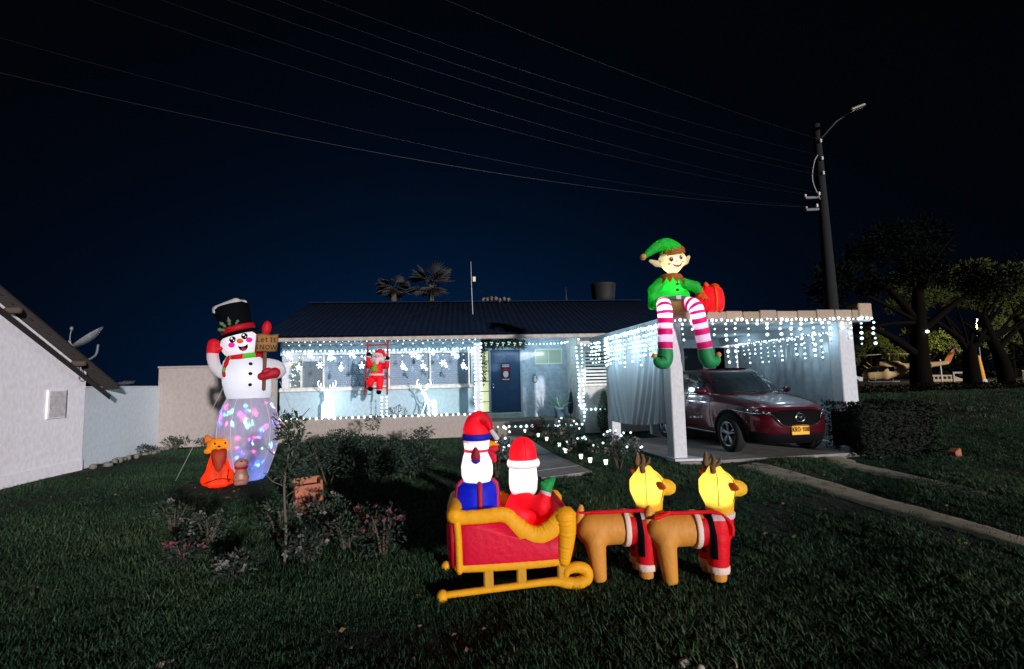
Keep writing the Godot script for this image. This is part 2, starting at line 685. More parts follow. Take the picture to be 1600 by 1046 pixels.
# ---------------------------------------------------------------- the house
func house() -> void:
	var h := thing("house", "long white bungalow with dark roof, blue door and shuttered windows", "house", HX)
	var st := S()
	# veranda wall below, beside and over the long window
	span(st, -0.95, 5.12, 0.2, 1.5, -1.18, -1.0)
	span(st, 4.84, 5.12, 1.5, 2.6, -1.18, -1.0)
	span(st, -0.95, 5.12, 2.6, 3.3, -1.18, -1.0)
	span(st, 5.12, 5.17, 0.4, 3.3, -1.78, -0.995)
	fin(st, "wall", mt("blue_wall"), h)
	st = S()   # the entrance recess
	span(st, 5.17, 5.48, 2.66, 3.4, -1.78, -1.6)
	span(st, 5.48, 6.5, 2.64, 3.4, -1.78, -1.6)
	span(st, 6.5, 6.98, 0.3, 3.4, -1.78, -1.6)
	span(st, 6.98, 7.91, 0.3, 2.14, -1.78, -1.6)
	span(st, 6.98, 7.91, 2.65, 3.4, -1.78, -1.6)
	span(st, 7.91, 8.06, 0.3, 3.4, -1.78, -1.6)
	fin(st, "wall", mt("grey_wall", hx("b0bcc8"), 0.92, {"tex": ["blotch"], "s": 1.3, "bump": ["fine", 0.7]}), h)
	st = S()   # the wing beside the carport
	span(st, 8.06, 8.24, 0, 3.0, -1.78, 0.0)
	span(st, 8.24, 10.2, 0, 1.45, -0.18, -0.002)
	span(st, 8.24, 10.2, 2.48, 3.0, -0.18, -0.002)
	span(st, 9.4, 10.2, 1.45, 2.48, -0.18, -0.002)
	fin(st, "wall", mt("wing_wall", hx("bdbcb6"), 0.92, {"tex": ["blotch"], "s": 1.0, "bump": ["fine", 0.6]}), h)
	st = S()   # back and end walls, the floor slab behind
	span(st, -0.95, 10.2, 0, 3.0, -8.2, -8.0)
	span(st, -0.95, -0.75, 0, 3.0, -8.0, -1.18)
	span(st, 10.0, 10.2, 0, 3.0, -8.0, -0.18)
	fin(st, "wall", mt("white_wall"), h)
	st = S()
	for i in 4:   # boards over the window
		st = S()
		span(st, -0.9, 4.98, 2.72 + i * 0.115, 2.826 + i * 0.115, -0.998, -0.968 - 0.006 * (i % 2), 0.008)
		fin(st, "siding_board", mt("board_blue", hx("c2d0da"), 0.8, {"tex": ["blotch"], "s": 2.0}), h)
	st = S()
	span(st, -0.72, 5.2, 0.0, 0.65, -1.0, 0.0, 0.012)
	fin(st, "plinth", mt("plinth"), h)
	st = S()
	span(st, 4.93, 5.12, 0.65, 2.86, -0.2, -0.02, 0.012)
	fin(st, "veranda_post", mt("post_white"), h)
	# roof
	var roof := S()
	var rows := []
	for e in [[0.62, 2.985], [-4.0, 4.62], [-8.8, 2.9]]:
		var row := PackedVector3Array()
		for i in 421:
			var x := lerpf(-1.0, 11.6, i / 420.0)
			row.append(V(x, e[1] + 0.008 * cos(x * TAU / 0.18), e[0]))
		rows.append(row)
	grid(roof, rows)
	rows = []
	for e in [[0.62, 2.955], [-4.0, 4.58], [-8.8, 2.87]]:
		rows.append(PackedVector3Array([V(-1.0, e[1], e[0]), V(11.6, e[1], e[0])]))
	grid(roof, rows)
	var rf := fin(roof, "roof", mt("roof_sheet"), h)
	st = S()
	box(st, V(5.3, 4.65, -4.0), V(12.6, 0.05, 0.3), Basis(), 0.02)
	fin(st, "ridge_cap", mt("roof_sheet"), rf)
	st = S()
	span(st, -0.95, 9.1, 2.84, 2.965, 0.46, 0.53, 0.008)
	fin(st, "fascia", mt("fascia"), h)
	st = S()   # soffit under the eave, following the slope
	quad(st, V(-0.95, 2.88, 0.46), V(9.1, 2.88, 0.46), V(9.1, 3.28, -1.0), V(-0.95, 3.28, -1.0))
	fin(st, "soffit", mt("blue_wall"), h)
	# long window: frame, panes, blinds and the rooms behind
	var w := Node3D.new()
	w.name = "long_window"
	h.add_child(w)
	st = S()
	span(st, -0.95, 4.92, 1.44, 1.52, -1.03, -0.9, 0.01)
	fin(st, "sill", mt("trim_white"), w)
	st = S()
	span(st, -0.95, 4.84, 2.54, 2.6, -1.1, -0.985, 0.006)
	span(st, -0.95, 4.84, 1.52, 1.56, -1.1, -0.985, 0.006)
	for x in [-0.33, 0.33, 2.3, 3.57, 4.78]:
		span(st, x - 0.025, x + 0.025, 1.56, 2.54, -1.1, -0.984, 0.006)
	fin(st, "frame", mt("trim_white"), w)
	for p in [[-0.92, -0.355], [-0.305, 0.305], [0.355, 2.275], [2.325, 3.545], [3.595, 4.755]]:
		st = S()
		span(st, p[0], p[1], 1.56, 2.54, -1.055, -1.049)
		fin(st, "pane", mt("glass"), w)
	for p in [[0.36, 2.27], [2.33, 3.54], [3.6, 4.75]]:
		st = S()
		for i in 16:
			box(st, V((p[0] + p[1]) / 2, 1.59 + i * 0.0605, -1.11), V(p[1] - p[0], 0.058, 0.006), Basis(Vector3.RIGHT, 0.55))
		stuff(st, "blind", mt("blind", hx("7d90a8"), 0.6), w)
	# top-hung panel over the dark pane
	st = S()
	span(st, -0.92, 0.33, 2.36, 2.535, -1.098, -1.06, 0.005)
	fin(st, "shutter_box", mt("board_blue"), w)
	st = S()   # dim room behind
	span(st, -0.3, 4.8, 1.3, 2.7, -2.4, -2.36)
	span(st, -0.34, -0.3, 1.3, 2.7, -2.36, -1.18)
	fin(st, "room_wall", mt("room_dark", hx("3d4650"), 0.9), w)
	st = S()   # curtain of the lit corner
	rows = []
	for y in [1.4, 2.7]:
		var row := PackedVector3Array()
		for i in 40:
			row.append(V(lerpf(-0.75, -0.31, i / 39.0), y, -1.75 + 0.025 * sin(i * 1.3)))
		rows.append(row)
	grid(st, rows)
	fin(st, "curtain", mt("cream_cloth", hx("d9cdb0"), 0.9, {"bl": hx("806a40")}), w)
	lamp(w, V(-0.6, 2.5, -1.45), Color(1.0, 0.9, 0.7), 0.4)
	# door, side light, transom and small window
	st = S()
	span(st, 5.44, 5.5, 0.58, 2.64, -1.72, -1.57, 0.006)
	span(st, 6.48, 6.54, 0.58, 2.64, -1.72, -1.57, 0.006)
	span(st, 5.17, 6.54, 2.64, 2.72, -1.72, -1.57, 0.006)
	fin(st, "door_frame", mt("frame_grey", hx("8d98a3"), 0.6), h)
	st = S()
	span(st, 5.5, 6.48, 0.6, 2.63, -1.68, -1.63, 0.004)
	var door := fin(st, "door", mt("navy_door"), h)
	for q in [[5.62, 5.94], [6.04, 6.36]]:
		st = S()
		span(st, q[0], q[1], 0.75, 1.35, -1.64, -1.618, 0.008)
		fin(st, "door_panel", mt("navy_door"), door)
		st = S()
		span(st, q[0], q[1], 2.2, 2.5, -1.64, -1.618, 0.008)
		fin(st, "door_panel", mt("navy_door"), door)
	st = S()
	ball(st, V(5.58, 1.52, -1.6), V(0.03, 0.03, 0.03), 10)
	fin(st, "door_handle", mt("chrome"), door)
	st = S()
	ball(st, V(5.58, 1.42, -1.61), V(0.03, 0.04, 0.02), 10)
	fin(st, "door_lock", mt("chrome"), door)
	var sl := Node3D.new()
	sl.name = "side_light_window"
	h.add_child(sl)
	for i in 6:
		st = S()
		span(st, 5.19, 5.43, 0.62 + i * 0.335, 0.935 + i * 0.335, -1.66, -1.65)
		fin(st, "pane", mt("lit_pane", hx("e8e2b0"), 0.5, {"em": [Color(0.93, 0.96, 0.74), 0.62]}), sl)
	for i in 7:
		st = S()
		span(st, 5.18, 5.44, 0.605 + i * 0.335, 0.625 + i * 0.335, -1.67, -1.64)
		fin(st, "glazing_bar", mt("dark"), sl)
	st = S()
	span(st, 5.2, 6.56, 0.42, 0.58, -1.7, -1.35, 0.01)
	fin(st, "door_step", mt("step_pale", hx("b9bab0"), 0.85, {"tex": ["blotch"], "s": 1.4}), h)
	var sw := Node3D.new()
	sw.name = "small_window"
	h.add_child(sw)
	st = S()
	span(st, 6.98, 7.91, 2.14, 2.18, -1.7, -1.585, 0.005)
	span(st, 6.98, 7.91, 2.61, 2.65, -1.7, -1.585, 0.005)
	for x in [6.98, 7.42, 7.87]:
		span(st, x, x + 0.04, 2.18, 2.61, -1.7, -1.584, 0.005)
	fin(st, "frame", mt("cream_frame", hx("cfd6bd"), 0.6), sw)
	for x in [7.02, 7.46]:
		st = S()
		span(st, x, x + 0.41, 2.18, 2.61, -1.66, -1.65)
		fin(st, "pane", mt("frosted", hx("a5ab98"), 0.35), sw)
	# porch: platform and one lower step
	st = S()
	span(st, 5.2, 8.06, 0.0, 0.42, -1.6, -0.002, 0.012)
	fin(st, "porch_floor", mt("porch_stone", hx("9a9789"), 0.9, {"tex": ["speck"], "s": 3.0, "bump": ["grit", 0.5]}), h)
	st = S()
	span(st, 5.2, 8.12, 0.0, 0.28, 0.0, 0.34, 0.012)
	fin(st, "porch_step", mt("step_brown", hx("7f776c"), 0.9, {"tex": ["blotch"], "s": 2.0, "bump": ["grit", 0.5]}), h)
	# barred window of the wing
	var gw := Node3D.new()
	gw.name = "barred_window"
	h.add_child(gw)
	st = S()
	span(st, 8.24, 9.4, 1.4, 1.47, -0.1, 0.05, 0.008)
	fin(st, "sill", mt("trim_white"), gw)
	st = S()
	for x in [8.24, 9.35]:
		span(st, x, x + 0.05, 1.47, 2.48, -0.1, 0.012, 0.006)
	span(st, 8.29, 9.35, 2.42, 2.478, -0.1, 0.012, 0.006)
	fin(st, "frame", mt("trim_white"), gw)
	for i in 9:
		st = S()
		span(st, 8.29, 9.35, 1.5 + i * 0.103, 1.56 + i * 0.103, -0.08, -0.03, 0.005)
		fin(st, "slat", mt("trim_white"), gw)
	st = S()
	span(st, 8.26, 9.38, 1.46, 2.47, -0.16, -0.15)
	fin(st, "pane", mt("dark_pane", hx("20262c"), 0.1), gw)

func garden_walls() -> void:
	var g := thing("garden_wall", "beige plastered wall behind the snowman, joined to the house", "wall", HX)
	var st := S()
	span(st, -3.86, -0.75, 0.0, 2.2, -0.25, 0.0, 0.012)
	fin(st, "wall_face", mt("beige_wall"), g)
	st = S()
	span(st, -3.88, -0.75, 2.2, 2.25, -0.27, 0.02, 0.01)
	fin(st, "coping", mt("beige_wall"), g)
	var a := V(-8.9, 0, -10.4)
	var b := V(-9.84, 0, -13.95)
	var d := b - a
	var w := thing("boundary_wall", "low white rendered wall between the gable and the beige wall", "wall", Transform3D(Basis(Vector3.UP, atan2(-d.x, -d.z)), a))
	st = S()
	span(st, -0.16, 0.0, 0.0, 1.68, -d.length(), -0.01, 0.015)
	fin(st, "wall_face", mt("low_white", hx("dbe8f2"), 0.9, {"tex": ["streak"], "s": 1.4, "tall": 0.6, "bump": ["fine", 0.2]}), w)
	st = S()
	span(st, -0.17, 0.012, 1.68, 1.71, -d.length(), -0.01, 0.01)
	fin(st, "coping", mt("white_wall"), w)
	st = S()   # scrap of ridged sheet lying on the wall
	var rows := []
	for z in [0.0, 0.55]:
		var row := PackedVector3Array()
		for i in 25:
			row.append(V(-0.15 + i * 0.011 * 1.2, 1.735 + 0.02 * sin(i * 0.9) + i * 0.003, -1.3 - z))
		rows.append(row)
	grid(st, rows)
	for r in rows.size():
		for i in rows[r].size():
			rows[r][i].y += 0.012
	grid(st, rows)
	tag(fin(st, "roofing_scrap", mt("grey_metal"), self, w.transform), "short scrap of ridged sheet lying on top of the low white wall", "scrap")

# gable end of the house next door, on the left edge
func neighbour_house() -> void:
	var ang := atan2(0.13, 1.0)
	var n := thing("neighbour_house", "white gable end of the house next door with dark eaves", "house", Transform3D(Basis(Vector3.UP, ang), V(-8.9, 0, -10.42)))
	# own axes: +z runs towards the street along the wall, the wall faces +x
	var r := func(z: float) -> float: return 2.0 + 0.53 * (z if z < 5.2 else 10.4 - z)
	var st := S()
	var rot := Transform3D(Basis(Vector3.UP, -PI / 2), Vector3.ZERO)
	prism(st, PackedVector2Array([Vector2(0, 0), Vector2(10.4, 0), Vector2(10.4, 2.0), Vector2(5.2, r.call(5.2)), Vector2(0, 2.0)]), -0.0, 0.2, rot)
	fin(st, "wall", mt("white_wall"), n)
	st = S()
	span(st, -8, -0.21, 0, 2.0, 0.02, 0.2)
	fin(st, "wall", mt("white_wall"), n)
	st = S()   # plaster skirt along the foot
	span(st, 0.0, 0.03, 0, 0.22, 0.0, 10.4, 0.01)
	fin(st, "plaster_skirt", mt("white_wall"), n)
	st = S()
	for sgn in [0, 1]:
		var z0 := -0.75 if sgn == 0 else 11.15
		var y0 := 2.03 - 0.53 * 0.75
		var yr: float = r.call(5.2) + 0.03
		for k in 2:
			var o := k * 0.05
			quad(st, V(0.2, y0 + o, z0), V(0.2, yr + o, 5.2), V(-8.2, yr + o, 5.2), V(-8.2, y0 + o, z0))
		quad(st, V(0.2, y0, z0), V(0.2, y0 + 0.05, z0), V(0.2, yr + 0.05, 5.2), V(0.2, yr, 5.2))
		quad(st, V(0.2, y0, z0), V(0.2, y0 + 0.05, z0), V(-8.2, y0 + 0.05, z0), V(-8.2, y0, z0))
	var roof := fin(st, "roof", mt("eave_dark", hx("2c2827"), 0.9, {"tex": ["fine"], "s": 2.0}), n)
	for i in 22:   # round tiles along the verge
		var z := -0.7 + i * 0.21
		st = S()
		var y: float = 2.03 + 0.53 * z + 0.075
		tube(st, [V(0.14, y - 0.02, z), V(0.14, y + 0.53 * 0.25, z + 0.25)], [0.06, 0.05], 8, false, 1.0)
		fin(st, "tile", mt("tile_grey", hx("37322f"), 0.9, {"tex": ["fine"], "s": 3.0}), roof)
	for z in [0.4, 2.0, 4.0]:
		st = S()
		var y: float = 2.03 + 0.53 * z - 0.075
		tube(st, [V(-0.1, y, z), V(0.21, y, z)], 0.055, 10)
		fin(st, "rafter", mt("bark"), n)
	st = S()
	box(st, V(0.155, 2.03 - 0.5 * 0.53 + 1.2, 2.3), V(0.02, 0.1, 6.4), Basis(Vector3.RIGHT, -atan(0.53)), 0.004)
	fin(st, "barge_board", mt("eave_dark"), n)
	st = S()
	span(st, 0.0, 0.035, 1.1, 1.65, 0.55, 1.02, 0.01)
	var pb := fin(st, "meter_box", mt("white_wall"), n)
	st = S()
	span(st, 0.034, 0.045, 1.13, 1.62, 0.58, 0.99, 0.004)
	fin(st, "lid", mt("meter_lid", hx("d0ccd0"), 0.8, {"tex": ["blotch"], "s": 3.0}), pb)
	# dish on its bracket
	var d := thing("satellite_dish", "grey satellite dish on a bent bracket under the white gable eave", "satellite dish", n.transform * Transform3D(Basis(), V(0.02, 2.16, 0.25)))
	st = S()
	tube(st, curve([V(0, -0.05, 0), V(0.09, 0.06, -0.04), V(0.13, 0.2, -0.26), V(0.12, 0.42, -0.34)], 4), 0.022, 8)
	box(st, V(0.005, -0.05, 0), V(0.03, 0.2, 0.12), Basis(), 0.005)
	fin(st, "bracket", mt("grey_metal"), d)
	st = S()
	var face := Transform3D(Basis(Quaternion(Vector3.UP, V(-0.6, 0.74, 0.3).normalized())), V(0.0, 0.5, -0.28))
	var prof := []
	for i in 9:
		var q := i / 8.0
		prof.append(Vector2(maxf(0.36 * q, 0.001), 0.09 * q * q))
	lathe(st, prof, 24, face, 1.0, 1.0)
	fin(st, "dish", mt("dish_grey", hx("b9bfc4"), 0.5, {"tex": ["blotch"], "s": 3.0}), d)
	st = S()
	tube(st, curve([face * V(-0.3, 0.06, 0.12), face * V(-0.2, 0.25, 0.08), face * V(-0.06, 0.38, 0.03)], 4), 0.012, 6)
	ball(st, face * V(-0.05, 0.39, 0.03), V(0.035, 0.05, 0.035), 8)
	fin(st, "feed_arm", mt("grey_metal"), d)
	st = S()
	tube(st, curve([V(0.0, 0.45, 0.32), V(0.06, 0.2, 0.12), V(0.05, -0.1, 0.02), V(0.03, -0.28, 0.05), V(0.05, -0.33, -0.03), V(0.04, -0.2, -0.06), V(0.03, -0.05, 0.0)], 5), 0.009, 6)
	fin(st, "cable", mt("cable_grey", hx("8f8f90"), 0.6), d)

# ---------------------------------------------------------------- carport
func carport() -> void:
	var c := thing("carport", "flat roofed white carport on two front posts, hung with light strings", "carport", CX)
	var st: SurfaceTool
	for p in [[-0.07, 0.2, 0.0], [3.7, 4.05, 0.0], [-0.02, 0.22, -3.4]]:
		st = S()
		span(st, p[0], p[1], 0.0, 2.67, p[2] - 0.28, p[2], 0.015)
		fin(st, "post", mt("post_white"), c)
	st = S()   # splayed foot of the left post
	prism_up(st, [V(-0.12, 0, 0.12), V(0.5, 0, 0.2), V(0.3, 0, -0.3), V(-0.1, 0, -0.3)], 0.0, 0.07)
	fin(st, "post_foot", mt("post_white"), c)
	st = S()
	span(st, -0.1, 4.5, 2.69, 2.78, -4.7, -0.06)
	fin(st, "roof_slab", mt("slab_white", hx("b4c0c8"), 0.85, {"tex": ["blotch"], "s": 1.2}), c)
	for q in [[-0.085, 0.1], [3.85, 4.03]]:
		st = S()
		span(st, q[0], q[1], 2.5, 2.69, -4.7, -0.3, 0.01)
		fin(st, "beam", mt("post_white"), c)
	var x := -0.1
	var k := 0
	while x < 4.2:      # edge course of blocks
		var w := minf(rng.randf_range(0.36, 0.5), 4.2 - x)
		st = S()
		var dy := rng.randf_range(-0.012, 0.012)
		span(st, x + 0.004, x + w - 0.004, 2.67, 2.87 + dy + 0.012 * x, -0.16, 0.02 + rng.randf_range(-0.008, 0.008), 0.014)
		fin(st, "block", mt(["block_beige", "block_dark", "block_rose"][k % 3], [hx("bfae98"), hx("b3a28c"), hx("b9a796")][k % 3], 0.95, {"tex": ["fine"], "s": 2.2, "bump": ["grit", 1.0]}), c)
		x += w
		k += 1
	st = S()
	span(st, 4.2, 4.53, 2.74, 3.05, -0.3, 0.03, 0.02)
	fin(st, "block", mt("block_beige"), c)
	st = S()
	span(st, 3.6, 4.5, 2.668, 2.735, -0.29, 0.0, 0.008)
	fin(st, "beam_end", mt("slab_white"), c)
	# back wall with its opening
	st = S()
	span(st, 1.6, 2.6, 0.0, 2.69, -4.7, -4.55)
	span(st, 2.6, 4.15, 0.0, 1.2, -4.7, -4.55)
	span(st, 2.6, 4.15, 2.5, 2.69, -4.7, -4.55)
	span(st, 4.15, 4.5, 0.0, 2.69, -4.7, -4.55)
	fin(st, "back_wall", mt("post_white"), c)
	st = S()
	span(st, 2.6, 4.15, 2.44, 2.498, -4.68, -4.5, 0.006)
	span(st, 4.07, 4.15, 1.2, 2.44, -4.68, -4.5, 0.006)
	span(st, 2.6, 2.68, 1.2, 2.44, -4.68, -4.5, 0.006)
	fin(st, "window_frame", mt("trim_white"), c)
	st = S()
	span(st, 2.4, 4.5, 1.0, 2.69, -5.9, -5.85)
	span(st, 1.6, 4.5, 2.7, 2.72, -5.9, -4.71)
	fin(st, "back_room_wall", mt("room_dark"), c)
	st = S()   # low kerb along the right side
	span(st, 3.6, 4.6, 0.0, 0.14, -0.1, 0.12, 0.02)
	fin(st, "kerb_stone", mt("post_white"), c)
	st = S()
	prism_up(st, [V(3.85, 0, -0.25), V(4.0, 0, -0.25), V(4.42, 0, -4.55), V(4.25, 0, -4.55)], 0.0, 0.13)
	fin(st, "kerb_stone", mt("post_white"), c)

	# clear plastic sheet down the right side
	st = S()
	var rows := []
	for j in 6:
		var y: float = lerpf(2.5, 0.12, j / 5.0)
		var row := PackedVector3Array()
		for i in 90:
			var t := i / 89.0
			var amp := 0.012 + 0.01 * j / 5.0
			row.append(V(lerpf(4.02, 4.4, t) + amp * (sin(i * 0.9) + 0.6 * sin(i * 0.37 + j * 0.4)), y, lerpf(-0.3, -4.5, t)))
		rows.append(row)
	grid(st, rows)
	tag(fin(st, "plastic_sheet", mt("sheet", hx("a4acb2"), 0.28, {"tex": ["blotch"], "s": 1.1, "spec": 0.5}), self, CX), "grey plastic sheet hung along the car's left side, inside the carport", "sheet")
	# grey cloth hung along the left side
	st = S()
	rows = []
	for j in 25:
		var t := j / 24.0
		var row := PackedVector3Array()
		for i in 241:
			var s := i / 240.0       # 0 front, 1 rear
			var low := lerpf(0.76, 0.52, sqrt(s)) - 0.04 * sin(PI * s)
			var y: float = lerpf(2.52, low, t)
			var sag := 0.35 * sin(PI * clampf(s * 1.1, 0, 1)) * t * t
			var q := s - 0.58      # folds run from both upper corners down into the slack middle
			var e := pow(clampf(absf(q) / 0.58, 0.0, 1.0), lerpf(2.2, 0.75, t))
			var fold := (sin(38.0 * e + signf(q)) * 0.055 + sin(71.0 * e) * 0.02) * (0.3 + 0.7 * e)
			row.append(V(-0.04 + fold * (0.3 + t) - 0.05 * sag, y, lerpf(-0.285, -3.4, s + 0.02 * sin(t * 3.0) * (0.5 - s))))
		rows.append(row)
	grid(st, rows)
	tag(fin(st, "cloth_curtain", mt("grey_cloth", hx("b8c2c9"), 0.9, {"bl": hx("4c5256")}), self, CX), "grey cloth curtain hanging in folds between two left carport posts", "curtain")

# ---------------------------------------------------------------- snowman
func snowman() -> void:
	var s := thing("snowman_inflatable", "tall lit snowman inflatable in a black top hat with colour-spotted skirt, holding a wooden sign", "inflatable snowman",
		Transform3D(Basis(Vector3.UP, deg_to_rad(27)), V(-4.7, 0, -8.91)))
	var white := nylon("nylon_white", "cfd2da", "ffffff")
	var red := nylon("nylon_red", "c3122a", "ff2030")
	var black := mt("black_cloth")
	var st := S()
	lathe(st, [Vector2(0.01, 0.005), Vector2(0.27, 0.01), Vector2(0.31, 0.06), Vector2(0.4, 0.3), Vector2(0.48, 0.58), Vector2(0.51, 0.8), Vector2(0.5, 0.98), Vector2(0.455, 1.18), Vector2(0.39, 1.34), Vector2(0.345, 1.42)], 80, Transform3D(), 1.0, 1.0, 10, 0.035)
	fin(st, "skirt", nylon("nylon_skirt", "9c9db2", "f0f0ff"), s)
	st = S()
	for k in 10:
		var a := TAU * k / 10 + 0.2
		var seam := []
		for p in [Vector2(0.31, 0.05), Vector2(0.4, 0.3), Vector2(0.481, 0.58), Vector2(0.511, 0.8), Vector2(0.501, 0.98), Vector2(0.456, 1.18), Vector2(0.391, 1.34), Vector2(0.346, 1.42)]:
			seam.append(V(cos(a) * p.x, p.y, sin(a) * p.x))
		tube(st, curve(seam, 3), 0.006, 5, false)
	stuff(st, "seam_piping", white, s)
	st = S()
	var lean := func(y: float) -> float: return -0.09 * clampf((y - 1.45) / 0.7, 0, 1)
	var rows := []
	for p in [Vector2(0.345, 1.42), Vector2(0.365, 1.5), Vector2(0.385, 1.65), Vector2(0.39, 1.8), Vector2(0.375, 1.95), Vector2(0.33, 2.07), Vector2(0.25, 2.16), Vector2(0.1, 2.2)]:
		var row := PackedVector3Array()
		for k in 32:
			var a := -TAU * k / 32
			row.append(V(cos(a) * p.x + lean.call(p.y), p.y, sin(a) * p.x * 0.85))
		rows.append(row)
	grid(st, rows, true)
	fin(st, "torso", white, s)
	st = S()
	tube(st, curve([V(-0.28, 1.84, 0.02), V(-0.42, 1.86, 0.05), V(-0.52, 1.98, 0.08), V(-0.56, 2.14, 0.1), V(-0.56, 2.24, 0.1)], 4), 0.092, 14)
	fin(st, "sleeve", white, s)
	st = S()
	tube(st, curve([V(0.2, 2.03, 0.0), V(0.42, 1.98, 0.06), V(0.5, 1.88, 0.12), V(0.42, 1.82, 0.24)], 4), [0.11, 0.11, 0.11, 0.11, 0.11, 0.11, 0.11, 0.1, 0.1, 0.09, 0.09, 0.09, 0.08], 14)
	fin(st, "sleeve", white, s)
	st = S()   # raised mitten with its thumb
	body(st, [[V(-0.56, 2.24, 0.1), V(-0.55, 2.36, 0.11), 0.1, 0.095], [V(-0.54, 2.25, 0.12), V(-0.45, 2.28, 0.15), 0.05, 0.04]], 0.03, 0.016)
	fin(st, "mitten", red, s)
	st = S()
	body(st, [[V(0.2, 1.79, 0.34), V(0.4, 1.85, 0.33), 0.07, 0.095], [V(0.24, 1.87, 0.4), V(0.3, 1.9, 0.4), 0.05, 0.045]], 0.03, 0.016)
	fin(st, "mitten", nylon("nylon_dark_red", "a01228", "c01020"), s)
	# head and face
	var hc := V(-0.15, 2.37, 0.02)
	var tilt := Basis(Vector3.BACK, deg_to_rad(15))
	st = S()
	ball(st, hc, V(0.315, 0.27, 0.29), 28, tilt)
	var head := fin(st, "head", white, s)
	var on := func(x: float, y: float) -> Vector3:
		var q := tilt.inverse() * V(x - hc.x, y - hc.y, 0)
		var w := 1.0 - pow(q.x / 0.315, 2) - pow(q.y / 0.27, 2)
		return V(x, y, hc.z + 0.29 * sqrt(maxf(w, 0.0)))
	var ink := mt("ink", hx("0b0b0f"), 0.5)
	for e in [[-0.265, 2.43], [-0.085, 2.495]]:
		st = S()
		drape(st, disc(V2(e[0], e[1]), 0.05, 0.058), func(p): return on.call(p.x, p.y) + V(0, 0, 0.006), 2)
		var eye := fin(st, "eye", ink, head)
		st = S()
		drape(st, disc(V2(e[0] - 0.014, e[1] + 0.02), 0.016, 0.018), func(p): return on.call(p.x, p.y) + V(0, 0, 0.012), 1)
		drape(st, disc(V2(e[0] + 0.02, e[1] - 0.014), 0.009, 0.01), func(p): return on.call(p.x, p.y) + V(0, 0, 0.012), 1)
		stuff(st, "eye_shine", mt("print_white", hx("f2f2f2"), 0.6), eye)
	for e in [[-0.275, 2.335], [-0.01, 2.43]]:
		st = S()
		drape(st, disc(V2(e[0], e[1]), 0.052, 0.045), func(p): return on.call(p.x, p.y) + V(0, 0, 0.006), 2)
		fin(st, "cheek", nylon("print_pink", "d81f9a", "ff30b0"), head)
	st = S()
	ball(st, on.call(-0.15, 2.405), V(0.052, 0.042, 0.07), 14)
	fin(st, "nose", nylon("nylon_orange", "e5741c", "ff8020"), head)
	st = S()
	var mouth := PackedVector2Array()
	for p in [V2(-0.075, 0.035), V2(-0.02, 0.012), V2(0.03, 0.012), V2(0.08, 0.035), V2(0.07, -0.02), V2(0.03, -0.06), V2(-0.02, -0.062), V2(-0.06, -0.03)]:
		mouth.append(V2(-0.10, 2.30) + p.rotated(deg_to_rad(15)))
	drape(st, mouth, func(p): return on.call(p.x, p.y) + V(0, 0, 0.006), 2)
	var mo := fin(st, "mouth", ink, head)
	st = S()
	drape(st, disc(V2(-0.092, 2.268), 0.034, 0.022), func(p): return on.call(p.x, p.y) + V(0, 0, 0.011), 1)
	fin(st, "tongue", nylon("print_pink_red", "d93562", "ff4070"), mo)
	# hat
	var ht := Transform3D(Basis(Vector3.BACK, deg_to_rad(17)), V(-0.165, 2.55, -0.02))
	st = S()
	lathe(st, [Vector2(0.01, -0.01), Vector2(0.32, -0.015), Vector2(0.345, 0.005), Vector2(0.32, 0.03), Vector2(0.25, 0.035), Vector2(0.252, 0.1), Vector2(0.262, 0.25), Vector2(0.285, 0.42), Vector2(0.292, 0.5), Vector2(0.25, 0.54), Vector2(0.01, 0.55)], 32, ht)
	var hat := fin(st, "top_hat", black, s)
	st = S()
	lathe(st, [Vector2(0.252, 0.05), Vector2(0.275, 0.06), Vector2(0.28, 0.1), Vector2(0.275, 0.14), Vector2(0.258, 0.15)], 32, ht)
	fin(st, "hat_band", red, hat)
	st = S()
	body(st, [[ht * V(-0.2, 0.52, 0.1), ht * V(0.1, 0.55, 0.15), 0.06, 0.075], [ht * V(0.05, 0.56, 0), ht * V(0.22, 0.52, 0.1), 0.08, 0.05], [ht * V(-0.25, 0.52, 0.05), ht * V(-0.27, 0.47, 0.1), 0.045, 0.03], [ht * V(-0.2, 0.53, -0.1), ht * V(0.2, 0.53, -0.1), 0.06, 0.06]], 0.06, 0.02)
	fin(st, "snow_cap", nylon("nylon_snow", "c4c4c6", "ffffff"), hat)
	for q in [[-0.2, 0.14, 0.16, -0.55], [-0.13, 0.15, 0.22, 0.1], [-0.22, 0.1, 0.14, -1.2], [-0.04, 0.14, 0.14, 0.7]]:
		st = S()
		var lp := Transform3D(ht.basis * Basis(Vector3.BACK, -q[3]), ht * V(q[0] * 0.8, q[1], 0.245))
		pillow(st, [V2(0, 0), V2(0.035, 0.04), V2(0.02, 0.06), V2(0.04, 0.1), V2(0.02, 0.13), V2(0, q[2]), V2(-0.02, 0.13), V2(-0.04, 0.1), V2(-0.02, 0.06), V2(-0.035, 0.04)], 0.03, lp, 3, false)
		fin(st, "holly_leaf", nylon("nylon_leaf", "3f5c3c", "3c6a3c"), hat)
	st = S()
	ball(st, ht * V(-0.12, 0.12, 0.27), V(0.03, 0.03, 0.025), 8)
	fin(st, "holly_berry", red, hat)
	# scarf: alternating lengths round the neck and one tail
	var green := nylon("nylon_lime", "66b53a", "80ff50")
	for k in 9:
		var arc := []
		for j in 6:
			var a := TAU * (k + j / 5.0) / 9.0 + 0.25
			arc.append(V(-0.08 + 0.262 * cos(a), 2.15 + 0.04 * cos(a), 0.25 * sin(a)))
		st = S()
		tube(st, arc, 0.045, 10, false)
		fin(st, "scarf_band", red if k % 2 == 0 else green, s)
